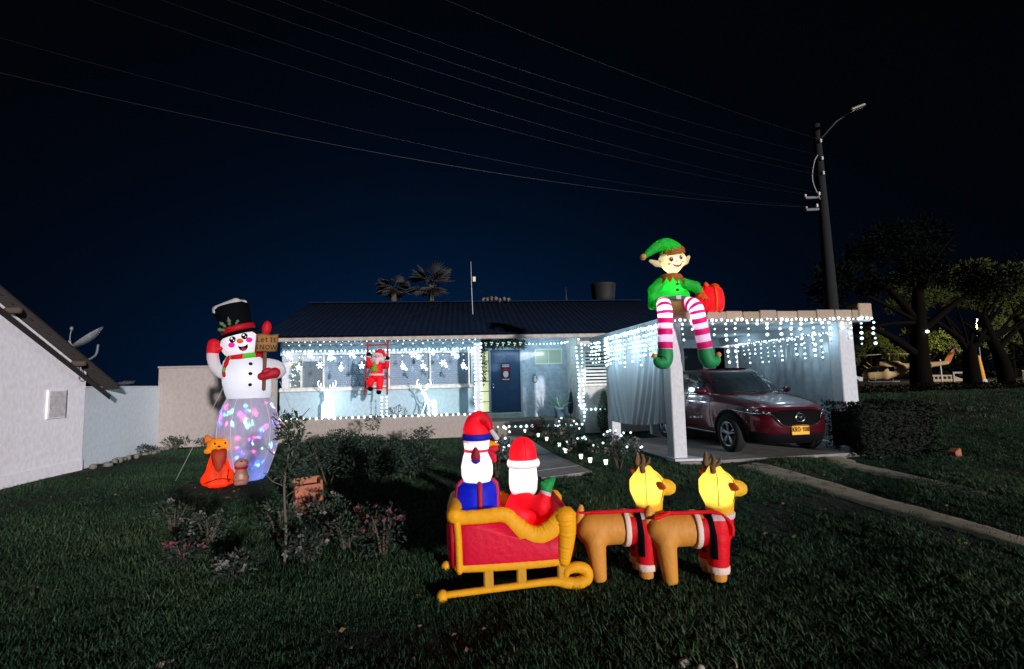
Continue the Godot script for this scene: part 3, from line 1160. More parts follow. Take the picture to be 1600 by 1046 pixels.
	var tail := curve([V(-0.31, 2.12, 0.15), V(-0.36, 2.0, 0.25), V(-0.385, 1.88, 0.28), V(-0.36, 1.77, 0.28)], 2)
	for k in 5:
		st = S()
		tube(st, [tail[k], tail[k + 1]], 0.05, 8, true, 0.5)
		fin(st, "scarf_band", [red, red, red, green, red][k], s)
	for y in [2.01, 1.84, 1.65]:
		st = S()
		ball(st, V(0.02, y, 0.84 * sqrt(0.39 * 0.39 - 0.01) - (0.03 if y > 1.95 else 0.0)), V(0.034, 0.03, 0.02), 10)
		fin(st, "button", ink, s)
	# sign on its stake
	var wood := mt("sign_wood", hx("a97f45"), 0.75, {"tex": ["fine"], "s": 3.0, "bl": hx("c89040")})
	st = S()
	pillow(st, [V2(0.08, 2.21), V2(0.1, 2.53), V2(0.22, 2.545), V2(0.34, 2.52), V2(0.455, 2.54), V2(0.43, 2.22), V2(0.3, 2.205), V2(0.18, 2.215)], 0.07, Transform3D(Basis(), V(0, 0, 0.36)), 4, false)
	var sign := fin(st, "sign_board", wood, s)
	st = S()
	tube(st, [V(0.245, 2.3, 0.33), V(0.235, 1.56, 0.33)], 0.03, 8)
	fin(st, "sign_stake", mt("stake", hx("6d4d38"), 0.85, {"tex": ["fine"], "s": 3.0}), sign)
	var dark := mt("sign_print", hx("3a2412"), 0.8)
	words("Let It", 0.12, 0.01, dark, sign, V(0.255, 2.425, 0.4))
	words("SNOW", 0.115, 0.01, dark, sign, V(0.255, 2.295, 0.4))
	st = S()
	ball(st, V(0.26, 2.64, 0.3), V(0.075, 0.13, 0.06), 16, Basis(Vector3.BACK, -0.15))
	fin(st, "red_knob", red, s)
	for q in [[V(0.5, 1.7, -0.1), V(1.15, 0.02, -0.3)], [V(-0.4, 1.6, 0), V(-1.1, 0.02, -0.5)]]:
		st = S()
		tube(st, q, 0.005, 5)
		fin(st, "guy_rope", mt("cable_grey"), s)
	lamp(s, V(-0.02, 1.75, 0), Color(0.9, 0.94, 1.0), 0.085, 0.06)
	lamp(s, V(-0.14, 2.36, 0), Color(1, 0.98, 1.0), 0.06, 0.04)
	lamp(s, V(-0.5, 2.2, 0.1), Color(1, 1, 1), 0.003, 0.02)
	lamp(s, V(0.25, 2.4, 0.36), Color(1, 0.8, 0.4), 0.004, 0.02)
	lamp(s, V(0, 0.75, 0), Color(0.75, 0.8, 1.0), 0.006, 0.06)
	lamp(s, V(0.1, 0.16, 0.1), Color(0.1, 0.5, 1.0), 0.05, 0.04)
	# the turning lamp in the skirt throws coloured spots on the cloth
	var r2 := RandomNumberGenerator.new()
	r2.seed = 5
	var cols := [Color(0.1, 0.25, 1), Color(1, 0.1, 0.3), Color(0.3, 1, 0.75), Color(0.15, 0.3, 1), Color(1, 0.15, 0.45), Color(0.4, 1, 0.9), Color(0.6, 0.15, 1)]
	for i in 110:
		var sp := SpotLight3D.new()
		sp.name = numbered(s, "spot_light")
		sp.light_color = cols[i % 7]
		sp.light_energy = r2.randf_range(4.0, 10.0)
		sp.light_size = 0.01
		sp.spot_angle = r2.randf_range(1.8, 4.0)
		sp.spot_angle_attenuation = 0.6
		sp.spot_range = 3.0
		sp.spot_attenuation = 2.0
		sp.shadow_enabled = true
		s.add_child(sp, true)
		sp.position = V(0, 0.45 + 0.25 * r2.randf(), 0)
		var a := -0.2 + r2.randf_range(-0.1, PI + 0.5)
		sp.basis = Basis.looking_at(V(cos(a) * 0.45, r2.randf_range(-0.42, 0.75), sin(a) * 0.45))

func V2(x: float, y: float) -> Vector2:
	return Vector2(x, y)

func disc(c: Vector2, rx: float, ry: float, n := 14) -> PackedVector2Array:
	var out := PackedVector2Array()
	for i in n:
		out.append(c + V2(cos(TAU * i / n) * rx, sin(TAU * i / n) * ry))
	return out

func fox_and_rabbit() -> void:
	var tw := Basis(Vector3.UP, deg_to_rad(28))
	var f := thing("fox_inflatable", "glowing orange fox inflatable with a yellow face, seated at the snowman's left foot", "inflatable fox", Transform3D(tw * Basis.from_scale(V(1.14, 1.06, 1.1)), V(-4.95, 0, -8.5)))
	var orange := nylon("nylon_fox", "d8420f", "ff4a0a")
	var yellow := nylon("nylon_fox_face", "e89c1c", "ffb420")
	var st := S()
	body(st, [[V(0, 0.14, 0), V(0, 0.5, 0), 0.19, 0.11], [V(-0.13, 0.1, 0.06), V(-0.1, 0.16, 0.1), 0.1, 0.09], [V(0.13, 0.1, 0.06), V(0.1, 0.16, 0.1), 0.1, 0.09], [V(-0.09, 0.05, 0.18), V(0.09, 0.05, 0.18), 0.05, 0.05], [V(0.07, 0.3, 0.12), V(0.07, 0.05, 0.17), 0.05, 0.045], [V(-0.07, 0.3, 0.12), V(-0.07, 0.05, 0.17), 0.05, 0.045]], 0.05, 0.02)
	fin(st, "seated_body", orange, f)
	st = S()
	pillow(st, [V2(-0.085, 0.57), V2(0.085, 0.57), V2(0.085, 0.36), V2(0.05, 0.22), V2(0, 0.17), V2(-0.05, 0.22), V2(-0.085, 0.36)], 0.14, Transform3D(Basis(), V(0, 0, 0.13)), 4)
	fin(st, "chest", nylon("nylon_chest", "8f2c0c", "a83008"), f)
	st = S()
	for e in [[V(-0.17, 0.07, 0.2), V(0, 0.13, 0.235), V(0.16, 0.1, 0.21)], [V(0.13, 0.25, 0.16), V(0.12, 0.15, 0.22), V(0.13, 0.08, 0.24)]]:
		tube(st, curve(e, 3), 0.006, 5)
	stuff(st, "printed_line", mt("ink"), f)
	st = S()
	body(st, [[V(-0.06, 0.63, 0.05), V(0.08, 0.64, 0.05), 0.1, 0.1], [V(-0.08, 0.58, 0.07), V(-0.15, 0.54, 0.08), 0.06, 0.045], [V(0.1, 0.59, 0.07), V(0.19, 0.57, 0.08), 0.065, 0.05], [V(0, 0.6, 0.1), V(0, 0.59, 0.16), 0.06, 0.03]], 0.04, 0.018)
	var head := fin(st, "fox_head", yellow, f)
	for sx in [-1, 1]:
		st = S()
		pillow(st, [V2(-0.055, 0), V2(-0.05, 0.06), V2(0.0 + 0.01 * sx, 0.12), V2(0.05, 0.06), V2(0.055, 0)], 0.05, Transform3D(Basis(Vector3.BACK, -0.35 * sx), V(0.13 * sx, 0.68, 0.03)), 3)
		fin(st, "ear", nylon("nylon_ear", "e0803c", "ffb070"), head)
		st = S()
		ball(st, V(0.065 * sx + 0.01, 0.655, 0.145), V(0.014, 0.016, 0.01), 8)
		fin(st, "eye", mt("ink"), head)
	st = S()
	ball(st, V(0.0, 0.615, 0.185), V(0.02, 0.014, 0.014), 8)
	fin(st, "nose", mt("ink"), head)
	lamp(f, V(0.06, 0.62, 0.03), Color(1, 0.85, 0.5), 0.022, 0.02)
	lamp(f, V(0, 0.26, 0.0), Color(1, 0.6, 0.4), 0.08, 0.03)

	var r := thing("rabbit_inflatable", "small brown rabbit inflatable with a red scarf, between the fox and the skirt", "inflatable rabbit", Transform3D(tw, V(-4.59, 0, -8.52)))
	var brown := nylon("nylon_brown", "94695a", "6a4030")
	st = S()
	body(st, [[V(0, 0.11, 0), V(0, 0.22, 0), 0.125, 0.085], [V(-0.06, 0.04, 0.1), V(-0.03, 0.04, 0.13), 0.045, 0.04], [V(0.06, 0.04, 0.1), V(0.03, 0.04, 0.13), 0.045, 0.04], [V(0, 0.34, 0.02), V(0, 0.36, 0.03), 0.085, 0.07], [V(0.08, 0.38, 0), V(0.15, 0.52, -0.01), 0.03, 0.022], [V(-0.05, 0.34, 0.05), V(0.05, 0.34, 0.05), 0.055, 0.055]], 0.03, 0.015)
	fin(st, "rabbit_body", brown, r)
	st = S()
	ball(st, V(0, 0.14, 0.1), V(0.045, 0.06, 0.04), 12)
	fin(st, "belly_patch", nylon("nylon_tan", "b59a86", "806050"), r)
	st = S()
	lathe(st, [Vector2(0.08, 0.25), Vector2(0.098, 0.26), Vector2(0.1, 0.285), Vector2(0.095, 0.31), Vector2(0.08, 0.315)], 18)
	fin(st, "scarf", nylon("nylon_red", "", ""), r)
	st = S()
	ball(st, V(0.0, 0.385, 0.1), V(0.016, 0.012, 0.012), 8)
	fin(st, "nose", mt("ink"), r)

# ---------------------------------------------------------------- sleigh and riders
func sl(u: float, v: float, z := 0.0) -> Vector3:      # outline units of the sleigh, 206 to the metre
	return V((u - 690.0) / 206.0, (931.0 - v) / 209.0, z)

func sleigh() -> void:
	var t := thing("sleigh_inflatable", "red inflatable sleigh with thick yellow rims on yellow runners", "inflatable sleigh", Transform3D(Basis(Vector3.UP, deg_to_rad(5)), V(-0.57, 0, -3.9)))
	var yellow := nylon("nylon_yellow", "e6aa14", "c88a10")
	var red := nylon("nylon_sleigh", "cf1038", "d01030")
	var st: SurfaceTool
	for z in [-0.02, -0.63]:
		st = S()
		tube(st, curve([sl(712, 812, z), sl(750, 812, z), sl(788, 811, z), sl(806, 827, z), sl(826, 843, z), sl(846, 846, z), sl(864, 836, z), sl(876, 824, z), sl(886, 816, z)], 9),
			rad_run([0.055, 0.055, 0.058, 0.066, 0.076, 0.076, 0.075, 0.07, 0.075], 9), 20, true, 0.7, false, 0.09)
		fin(st, "rim", yellow, t)
		st = S()
		tube(st, curve([sl(713, 806, z), sl(716, 850, z), sl(717, 893, z)], 14), 0.042, 16, true, 0.7, false, 0.08)
		fin(st, "rim_post", yellow, t)
		st = S()
		tube(st, curve([sl(886, 815, z), sl(888, 840, z), sl(885, 868, z), sl(882, 890, z)], 12), rad_run([0.09, 0.075, 0.062, 0.045], 12), 18, true, 1.0, false, 0.10)
		fin(st, "rim_post", yellow, t)
		st = S()
		tube(st, curve([sl(714, 889, z), sl(760, 890, z), sl(840, 889, z), sl(884, 886, z)], 16), 0.035, 14, true, 0.7, false, 0.07)
		fin(st, "rim", yellow, t)
		st = S()
		var q := []
		for p in [[712, 820], [786, 816], [800, 838], [822, 856], [848, 858], [872, 836], [884, 830], [884, 888], [712, 890]]:
			var w := sl(p[0], p[1])
			q.append(V2(w.x, w.y))
		pillow(st, q, 0.10, Transform3D(Basis(), V(0, 0, z)), 5, false)
		fin(st, "side_panel", red, t)
		# runner with its curl and rear knob
		st = S()
		tube(st, curve([sl(696, 929, z), sl(740, 926, z), sl(800, 922, z), sl(860, 918, z), sl(884, 921, z), sl(904, 923, z), sl(918, 916, z), sl(917, 903, z), sl(902, 898, z), sl(888, 902, z), sl(884, 910, z)], 4),
			rad_run([0.026, 0.026, 0.026, 0.03, 0.042, 0.048, 0.048, 0.046, 0.042, 0.036, 0.026], 4), 10)
		ball(st, sl(690, 931, z), V(0.045, 0.05, 0.045), 12)
		fin(st, "runner", yellow, t)
		for u in [762, 814, 879]:
			st = S()
			box(st, sl(u, 905, z), V(0.075, 0.17, 0.035), Basis(), 0.012)
			fin(st, "strut", nylon("nylon_yellow_dull", "b98a20", "907010"), t)
	# back panel, back rim, curved front, floor
	st = S()
	pillow(st, [V2(-0.64, 0.2), V2(-0.01, 0.2), V2(-0.01, 0.6), V2(-0.64, 0.6)], 0.12, Transform3D(Basis(Vector3.UP, -PI / 2), V(0.085, 0, 0)), 4, false)
	fin(st, "back_panel", red, t)
	st = S()
	tube(st, [sl(710, 808, 0.0), sl(709, 806, -0.32), sl(710, 808, -0.64)], 0.06, 12)
	fin(st, "rim", yellow, t)
	st = S()
	var rows := []
	for p in [V2(0.15, 0.24), V2(0.55, 0.22), V2(0.75, 0.26), V2(0.86, 0.38), V2(0.9, 0.52), V2(0.955, 0.62), V2(1.0, 0.57), V2(0.98, 0.45), V2(0.96, 0.3), V2(0.93, 0.2), V2(0.5, 0.16), V2(0.12, 0.18)]:
		var row := PackedVector3Array()
		for k in 9:
			row.append(V(p.x, p.y, lerpf(-0.06, -0.59, k / 8.0)))
		rows.append(row)
	grid(st, rows)
	fin(st, "curved_front", red, t)
	lamp(t, V(0.5, 0.38, -0.2), Color(1, 0.8, 0.6), 0.012, 0.03)

func rad_run(r: Array, per: int) -> Array:
	var out := []
	for i in r.size() - 1:
		for k in per:
			out.append(lerpf(r[i], r[i + 1], float(k) / per))
	out.append(r[r.size() - 1])
	return out

func santa_driver() -> void:
	var t := thing("santa_inflatable", "inflatable Santa seated in the sleigh, seen from behind, with one green mitten raised", "inflatable santa", Transform3D(Basis(Vector3.UP, deg_to_rad(5)), V(-0.57, 0, -3.9)) * Transform3D(Basis(), V(0, 0, -0.33)))
	var white := nylon("nylon_white", "", "")
	var red := nylon("nylon_santa", "d8122a", "ff1c2c")
	var st := S()
	body(st, [[V(0.6, 0.36, 0), V(0.655, 0.66, 0.0), 0.175, 0.09], [V(0.67, 0.63, 0.1), V(0.79, 0.59, 0.19), 0.065, 0.058], [V(0.79, 0.59, 0.19), V(0.82, 0.68, 0.17), 0.055, 0.05], [V(0.69, 0.6, -0.1), V(0.83, 0.5, -0.13), 0.06, 0.05], [V(0.66, 0.36, 0.08), V(0.84, 0.4, 0.1), 0.085, 0.07], [V(0.66, 0.36, -0.08), V(0.84, 0.4, -0.1), 0.085, 0.07]], 0.05, 0.015)
	fin(st, "suit", red, t)
	st = S()
	lathe(st, [Vector2(0.01, 0.66), Vector2(0.1, 0.665), Vector2(0.118, 0.7), Vector2(0.122, 0.76), Vector2(0.12, 0.82), Vector2(0.114, 0.885)], 48, Transform3D(Basis(), V(0.665, 0, 0)), 1.0, 1.0, 6, 0.05)
	fin(st, "head", white, t)
	st = S()
	lathe(st, [Vector2(0.11, 0.875), Vector2(0.132, 0.885), Vector2(0.14, 0.91), Vector2(0.132, 0.94), Vector2(0.112, 0.95)], 26, Transform3D(Basis(), V(0.67, 0, 0)))
	var brim := fin(st, "hat_brim", white, t)
	st = S()
	lathe(st, [Vector2(0.116, 0.94), Vector2(0.118, 0.98), Vector2(0.108, 1.04), Vector2(0.086, 1.09), Vector2(0.05, 1.12), Vector2(0.004, 1.128)], 26, Transform3D(Basis(), V(0.668, 0, 0)))
	fin(st, "hat", red, brim)
	st = S()
	for sx in [0.0, 1.0]:
		var seam := []
		for p in [Vector2(0.119, 0.945), Vector2(0.119, 0.98), Vector2(0.109, 1.04), Vector2(0.087, 1.09), Vector2(0.05, 1.122)]:
			seam.append(V(0.668 + p.x * sin(0.1 + sx * 2.1), p.y, p.x * cos(0.1 + sx * 2.1)))
		tube(st, curve(seam, 3), 0.0025, 4)
	stuff(st, "hat_seam", mt("seam_red", hx("5a0a14"), 0.8), brim)
	st = S()
	ball(st, V(0.825, 0.69, 0.17), V(0.05, 0.04, 0.05), 12, Basis(Vector3.BACK, -0.5))
	fin(st, "cuff", white, t)
	st = S()
	body(st, [[V(0.835, 0.725, 0.165), V(0.855, 0.765, 0.16), 0.045, 0.042], [V(0.825, 0.745, 0.18), V(0.8, 0.775, 0.18), 0.022, 0.016], [V(0.87, 0.77, 0.16), V(0.9, 0.8, 0.15), 0.026, 0.018]], 0.02, 0.01)
	fin(st, "mitten", nylon("nylon_green", "178a48", "20c060"), t)
	lamp(t, V(0.665, 0.82, 0), Color(1, 0.98, 0.95), 0.042, 0.03)
	lamp(t, V(0.668, 1.0, 0), Color(1, 0.9, 0.85), 0.008, 0.02)
	lamp(t, V(0.63, 0.5, 0), Color(1, 0.8, 0.75), 0.05, 0.03)

func penguin() -> void:
	var t := thing("penguin_inflatable", "white glowing penguin inflatable in a red hat, standing in a blue present", "inflatable penguin", Transform3D(Basis(Vector3.UP, deg_to_rad(5)), V(-0.57, 0, -3.9)) * Transform3D(Basis(), V(0.28, 0, -0.33)))
	var white := nylon("nylon_white", "", "")
	var red := nylon("nylon_red", "", "")
	var blue := nylon("nylon_blue", "1226b4", "1830ff")
	var st := S()
	lathe(st, [Vector2(0.01, 0.24), Vector2(0.12, 0.25), Vector2(0.148, 0.4), Vector2(0.163, 0.55), Vector2(0.165, 0.68), Vector2(0.155, 0.745), Vector2(0.125, 0.78), Vector2(0.05, 0.79)], 56, Transform3D(), 1.0, 1.0, 8, 0.04)
	var gift := fin(st, "present_box", blue, t)
	st = S()
	for a in [0.12, 1.7, 3.2, 4.8]:
		var row := []
		for p in [Vector2(0.15, 0.4), Vector2(0.166, 0.55), Vector2(0.168, 0.68), Vector2(0.158, 0.75), Vector2(0.13, 0.783)]:
			row.append(V(p.x * sin(a), p.y, p.x * cos(a)))
		tube(st, row, 0.022, 6, true, 1.0)
	stuff(st, "ribbon", nylon("nylon_ribbon", "a01a44", "b02040"), gift)
	st = S()
	lathe(st, [Vector2(0.05, 0.76), Vector2(0.11, 0.78), Vector2(0.13, 0.83), Vector2(0.132, 0.9), Vector2(0.115, 0.98), Vector2(0.098, 1.03), Vector2(0.108, 1.07), Vector2(0.112, 1.11), Vector2(0.106, 1.125)], 26)
	fin(st, "penguin_body", white, t)
	st = S()
	lathe(st, [Vector2(0.098, 1.115), Vector2(0.116, 1.12), Vector2(0.12, 1.14), Vector2(0.116, 1.165), Vector2(0.1, 1.17)], 24)
	fin(st, "hat_band", blue, t)
	st = S()
	tube(st, curve([V(0, 1.15, 0), V(-0.005, 1.21, 0), V(0.005, 1.27, 0), V(0.04, 1.3, 0.01), V(0.09, 1.27, 0.03), V(0.12, 1.2, 0.06)], 4), rad_run([0.108, 0.108, 0.085, 0.06, 0.04, 0.022], 4), 18)
	var hat := fin(st, "hat", red, t)
	st = S()
	tube(st, curve([V(0.12, 1.2, 0.06), V(0.15, 1.16, 0.07), V(0.17, 1.13, 0.07)], 3), [0.02, 0.02, 0.02, 0.02, 0.02, 0.02, 0.02], 8)
	fin(st, "hat_tip", white, hat)
	st = S()
	tube(st, [V(0.1, 1.085, 0.0), V(0.145, 1.078, 0.0), V(0.19, 1.072, 0.0)], [0.03, 0.02, 0.004], 10)
	fin(st, "beak", nylon("nylon_beak", "e8a010", "ffb010"), t)
	st = S()
	lathe(st, [Vector2(0.096, 1.02), Vector2(0.106, 1.025), Vector2(0.108, 1.035), Vector2(0.1, 1.045)], 24)
	for e in [[V(0.1, 1.03, 0.05), V(0.14, 1.045, 0.06), V(0.165, 1.05, 0.06)], [V(0.1, 1.02, 0.06), V(0.135, 0.99, 0.07), V(0.145, 0.95, 0.07)]]:
		tube(st, e, [0.012, 0.03, 0.02], 8, true, 0.5)
	fin(st, "scarf", nylon("nylon_pinkred", "c4203c", "e03048"), t)
	st = S()
	pillow(st, [V2(0, 0.075), V2(0.03, 0.03), V2(0.038, -0.02), V2(0, -0.05), V2(-0.038, -0.02), V2(-0.03, 0.03)], 0.05, Transform3D(Basis(), V(-0.01, 1.0, 0.12)), 4)
	var wing := fin(st, "wing", nylon("nylon_wing", "7a1424", "8a1020"), t)
	st = S()
	pillow(st, [V2(0.038, 0.0), V2(0.03, -0.02), V2(0, -0.035), V2(-0.03, -0.02), V2(-0.038, 0.0), V2(0, -0.015)], 0.03, Transform3D(Basis(), V(-0.01, 0.975, 0.142)), 3)
	fin(st, "wing_edge", blue, wing)
	lamp(t, V(0, 0.9, 0), Color(0.97, 0.99, 1.0), 0.03, 0.03)
	lamp(t, V(0, 1.08, 0), Color(0.97, 0.99, 1.0), 0.05, 0.02)
	lamp(t, V(0, 0.5, 0), Color(0.9, 0.9, 1.0), 0.02, 0.03)

func reindeer() -> void:
	var t := thing("reindeer_inflatable", "tan reindeer inflatable in a red coat with a glowing yellow head, next to the sleigh", "inflatable reindeer", Transform3D(Basis(Vector3.UP, deg_to_rad(3)), V(0.62, 0, -4.2)), "reindeer pulling the sleigh")
	var tan := nylon("nylon_tan_deer", "c28636", "905818")
	var red := nylon("nylon_santa", "", "")
	var band := nylon("nylon_band", "d8c4b8", "a08070")
	var prims := [[V(-0.01, 0.385, 0), V(0.42, 0.39, 0), 0.13, 0.125]]
	for sz in [-1, 1]:
		prims.append([V(0.0, 0.32, 0.085 * sz), V(0.04 - 0.02 * sz, 0.045, 0.1 * sz), 0.082, 0.056])
		prims.append([V(0.41, 0.34, 0.085 * sz), V(0.4, 0.05, 0.09 * sz), 0.078, 0.06])
	prims.append([V(0.44, 0.42, 0), V(0.48, 0.56, 0), 0.11, 0.1])
	var st := S()
	body(st, prims, 0.035, 0.014)
	fin(st, "hide", tan, t)
	var coat := func(called: String, m: Material, fat: float, x0: float, x1: float, y0: float, y1: float, par: Node) -> Node3D:
		var q := S()
		body(q, prims, 0.035, 0.013, fat, [[V(-1, 0, 0), -x0], [V(1, 0, 0), x1], [V(0, -1, 0), -y0], [V(0, 1, 0), y1]])
		return fin(q, called, m, par)
	var c: Node3D = coat.call("coat", red, 0.012, 0.27, 0.7, 0.13, 0.49, t)
	coat.call("coat_hem", band, 0.02, 0.24, 0.285, 0.2, 0.7, c)
	coat.call("leg_trim", band, 0.02, 0.3, 0.7, 0.085, 0.14, c)
	coat.call("belt", mt("black_cloth"), 0.02, 0.33, 0.375, 0.2, 0.54, c)
	coat.call("collar", nylon("nylon_white", "", ""), 0.018, 0.36, 0.7, 0.475, 0.52, c)
	var hy := nylon("nylon_deer_head", "e6bd34", "fff078")
	st = S()
	rng.seed = 11
	tube(st, curve([V(0.475, 0.5, 0), V(0.475, 0.58, 0), V(0.465, 0.68, 0), V(0.46, 0.77, 0), V(0.455, 0.83, 0)], 4), rad_run([0.1, 0.11, 0.14, 0.135, 0.075], 4), 22)
	var head := fin(st, "head", hy, t)
	st = S()
	tube(st, curve([V(0.53, 0.69, 0), V(0.6, 0.7, 0), V(0.66, 0.69, 0)], 4), rad_run([0.075, 0.068, 0.06], 4), 14)
	fin(st, "muzzle", hy, head)
	st = S()
	for q in [[0.35, -0.35], [0.35, 0.75], [0.35, 1.6]]:
		var seam := []
		for p in [V2(0.113, 0.585), V2(0.142, 0.68), V2(0.137, 0.77), V2(0.078, 0.83)]:
			seam.append(V(0.465 + p.x * sin(q[1]), p.y, p.x * cos(q[1])))
		tube(st, curve(seam, 3), 0.003, 4)
	stuff(st, "head_seam", mt("seam_brown", hx("4a3008"), 0.8), head)
	for sz in [-1, 1]:
		st = S()
		pillow(st, [V2(0, 0), V2(0.045, 0.03), V2(0.1, 0.01), V2(0.05, -0.035)], 0.03, Transform3D(Basis(Vector3.UP, -0.9 * sz) * Basis(Vector3.BACK, -0.4 if sz > 0 else 2.4), V(0.5 - 0.1 * (1 - sz) / 2, 0.76 + 0.03 * (1 - sz) / 2, 0.115 * sz)), 3)
		fin(st, "ear", nylon("nylon_deer_ear", "a8541c", "b85c18"), head)
		st = S()
		tube(st, curve([V(0.43, 0.82, 0.04 * sz), V(0.41, 0.88, 0.07 * sz), V(0.42, 0.94, 0.08 * sz), V(0.41, 0.98, 0.06 * sz)], 3), rad_run([0.022, 0.022, 0.02, 0.008], 3), 8)
		tube(st, [V(0.415, 0.88, 0.07 * sz), V(0.46, 0.92, 0.09 * sz), V(0.475, 0.955, 0.08 * sz)], [0.016, 0.015, 0.006], 7)
		tube(st, [V(0.42, 0.85, 0.06 * sz), V(0.385, 0.9, 0.09 * sz)], [0.014, 0.006], 7)
		fin(st, "antler", mt("antler_cloth", hx("5a4630"), 0.9), head)
	st = S()
	tube(st, curve([V(-0.11, 0.43, 0), V(-0.1, 0.51, 0), V(-0.09, 0.57, 0)], 3), rad_run([0.035, 0.036, 0.02], 3), 10)
	fin(st, "tail", tan, t)
	st = S()
	for sz in [-1, 1]:
		tube(st, [V(0.04 - 0.02 * sz, 0.045, 0.1 * sz), V(0.045 - 0.02 * sz, 0.0, 0.1 * sz)], 0.05, 10)
		tube(st, [V(0.4, 0.04, 0.09 * sz), V(0.4, 0.0, 0.09 * sz)], 0.056, 10)
	stuff(st, "hoof", mt("black_cloth"), t)
	st = S()
	tube(st, curve([V(-0.02, 0.522, 0.03), V(0.15, 0.528, 0.05), V(0.3, 0.532, 0.06), V(0.42, 0.53, 0.09), V(0.5, 0.46, 0.14), V(0.5, 0.38, 0.15)], 4), 0.016, 6)
	fin(st, "harness_strap", red, t)
	lamp(t, V(0.467, 0.705, 0.02), Color(1, 0.97, 0.85), 0.045, 0.03)
	lamp(t, V(0.4, 0.4, 0), Color(1, 0.75, 0.65), 0.03, 0.03)
	copy_of(t, Transform3D(Basis(Vector3.UP, deg_to_rad(1)), V(1.16, 0, -4.12)), "tan reindeer inflatable in a red coat with a glowing yellow head, leading at the front", "reindeer pulling the sleigh")
	st = S()
	tube(st, curve([V(0.36, 0.62, -4.15), V(0.45, 0.54, -4.12), V(0.6, 0.53, -4.15)], 4), 0.008, 6)
	tube(st, curve([V(1.08, 0.5, -4.03), V(1.13, 0.51, -4.04), V(1.22, 0.535, -4.07)], 4), 0.014, 6)
	tag(stuff(st, "rein_strap", red), "red reins running from the sleigh over the reindeer backs", "reins")

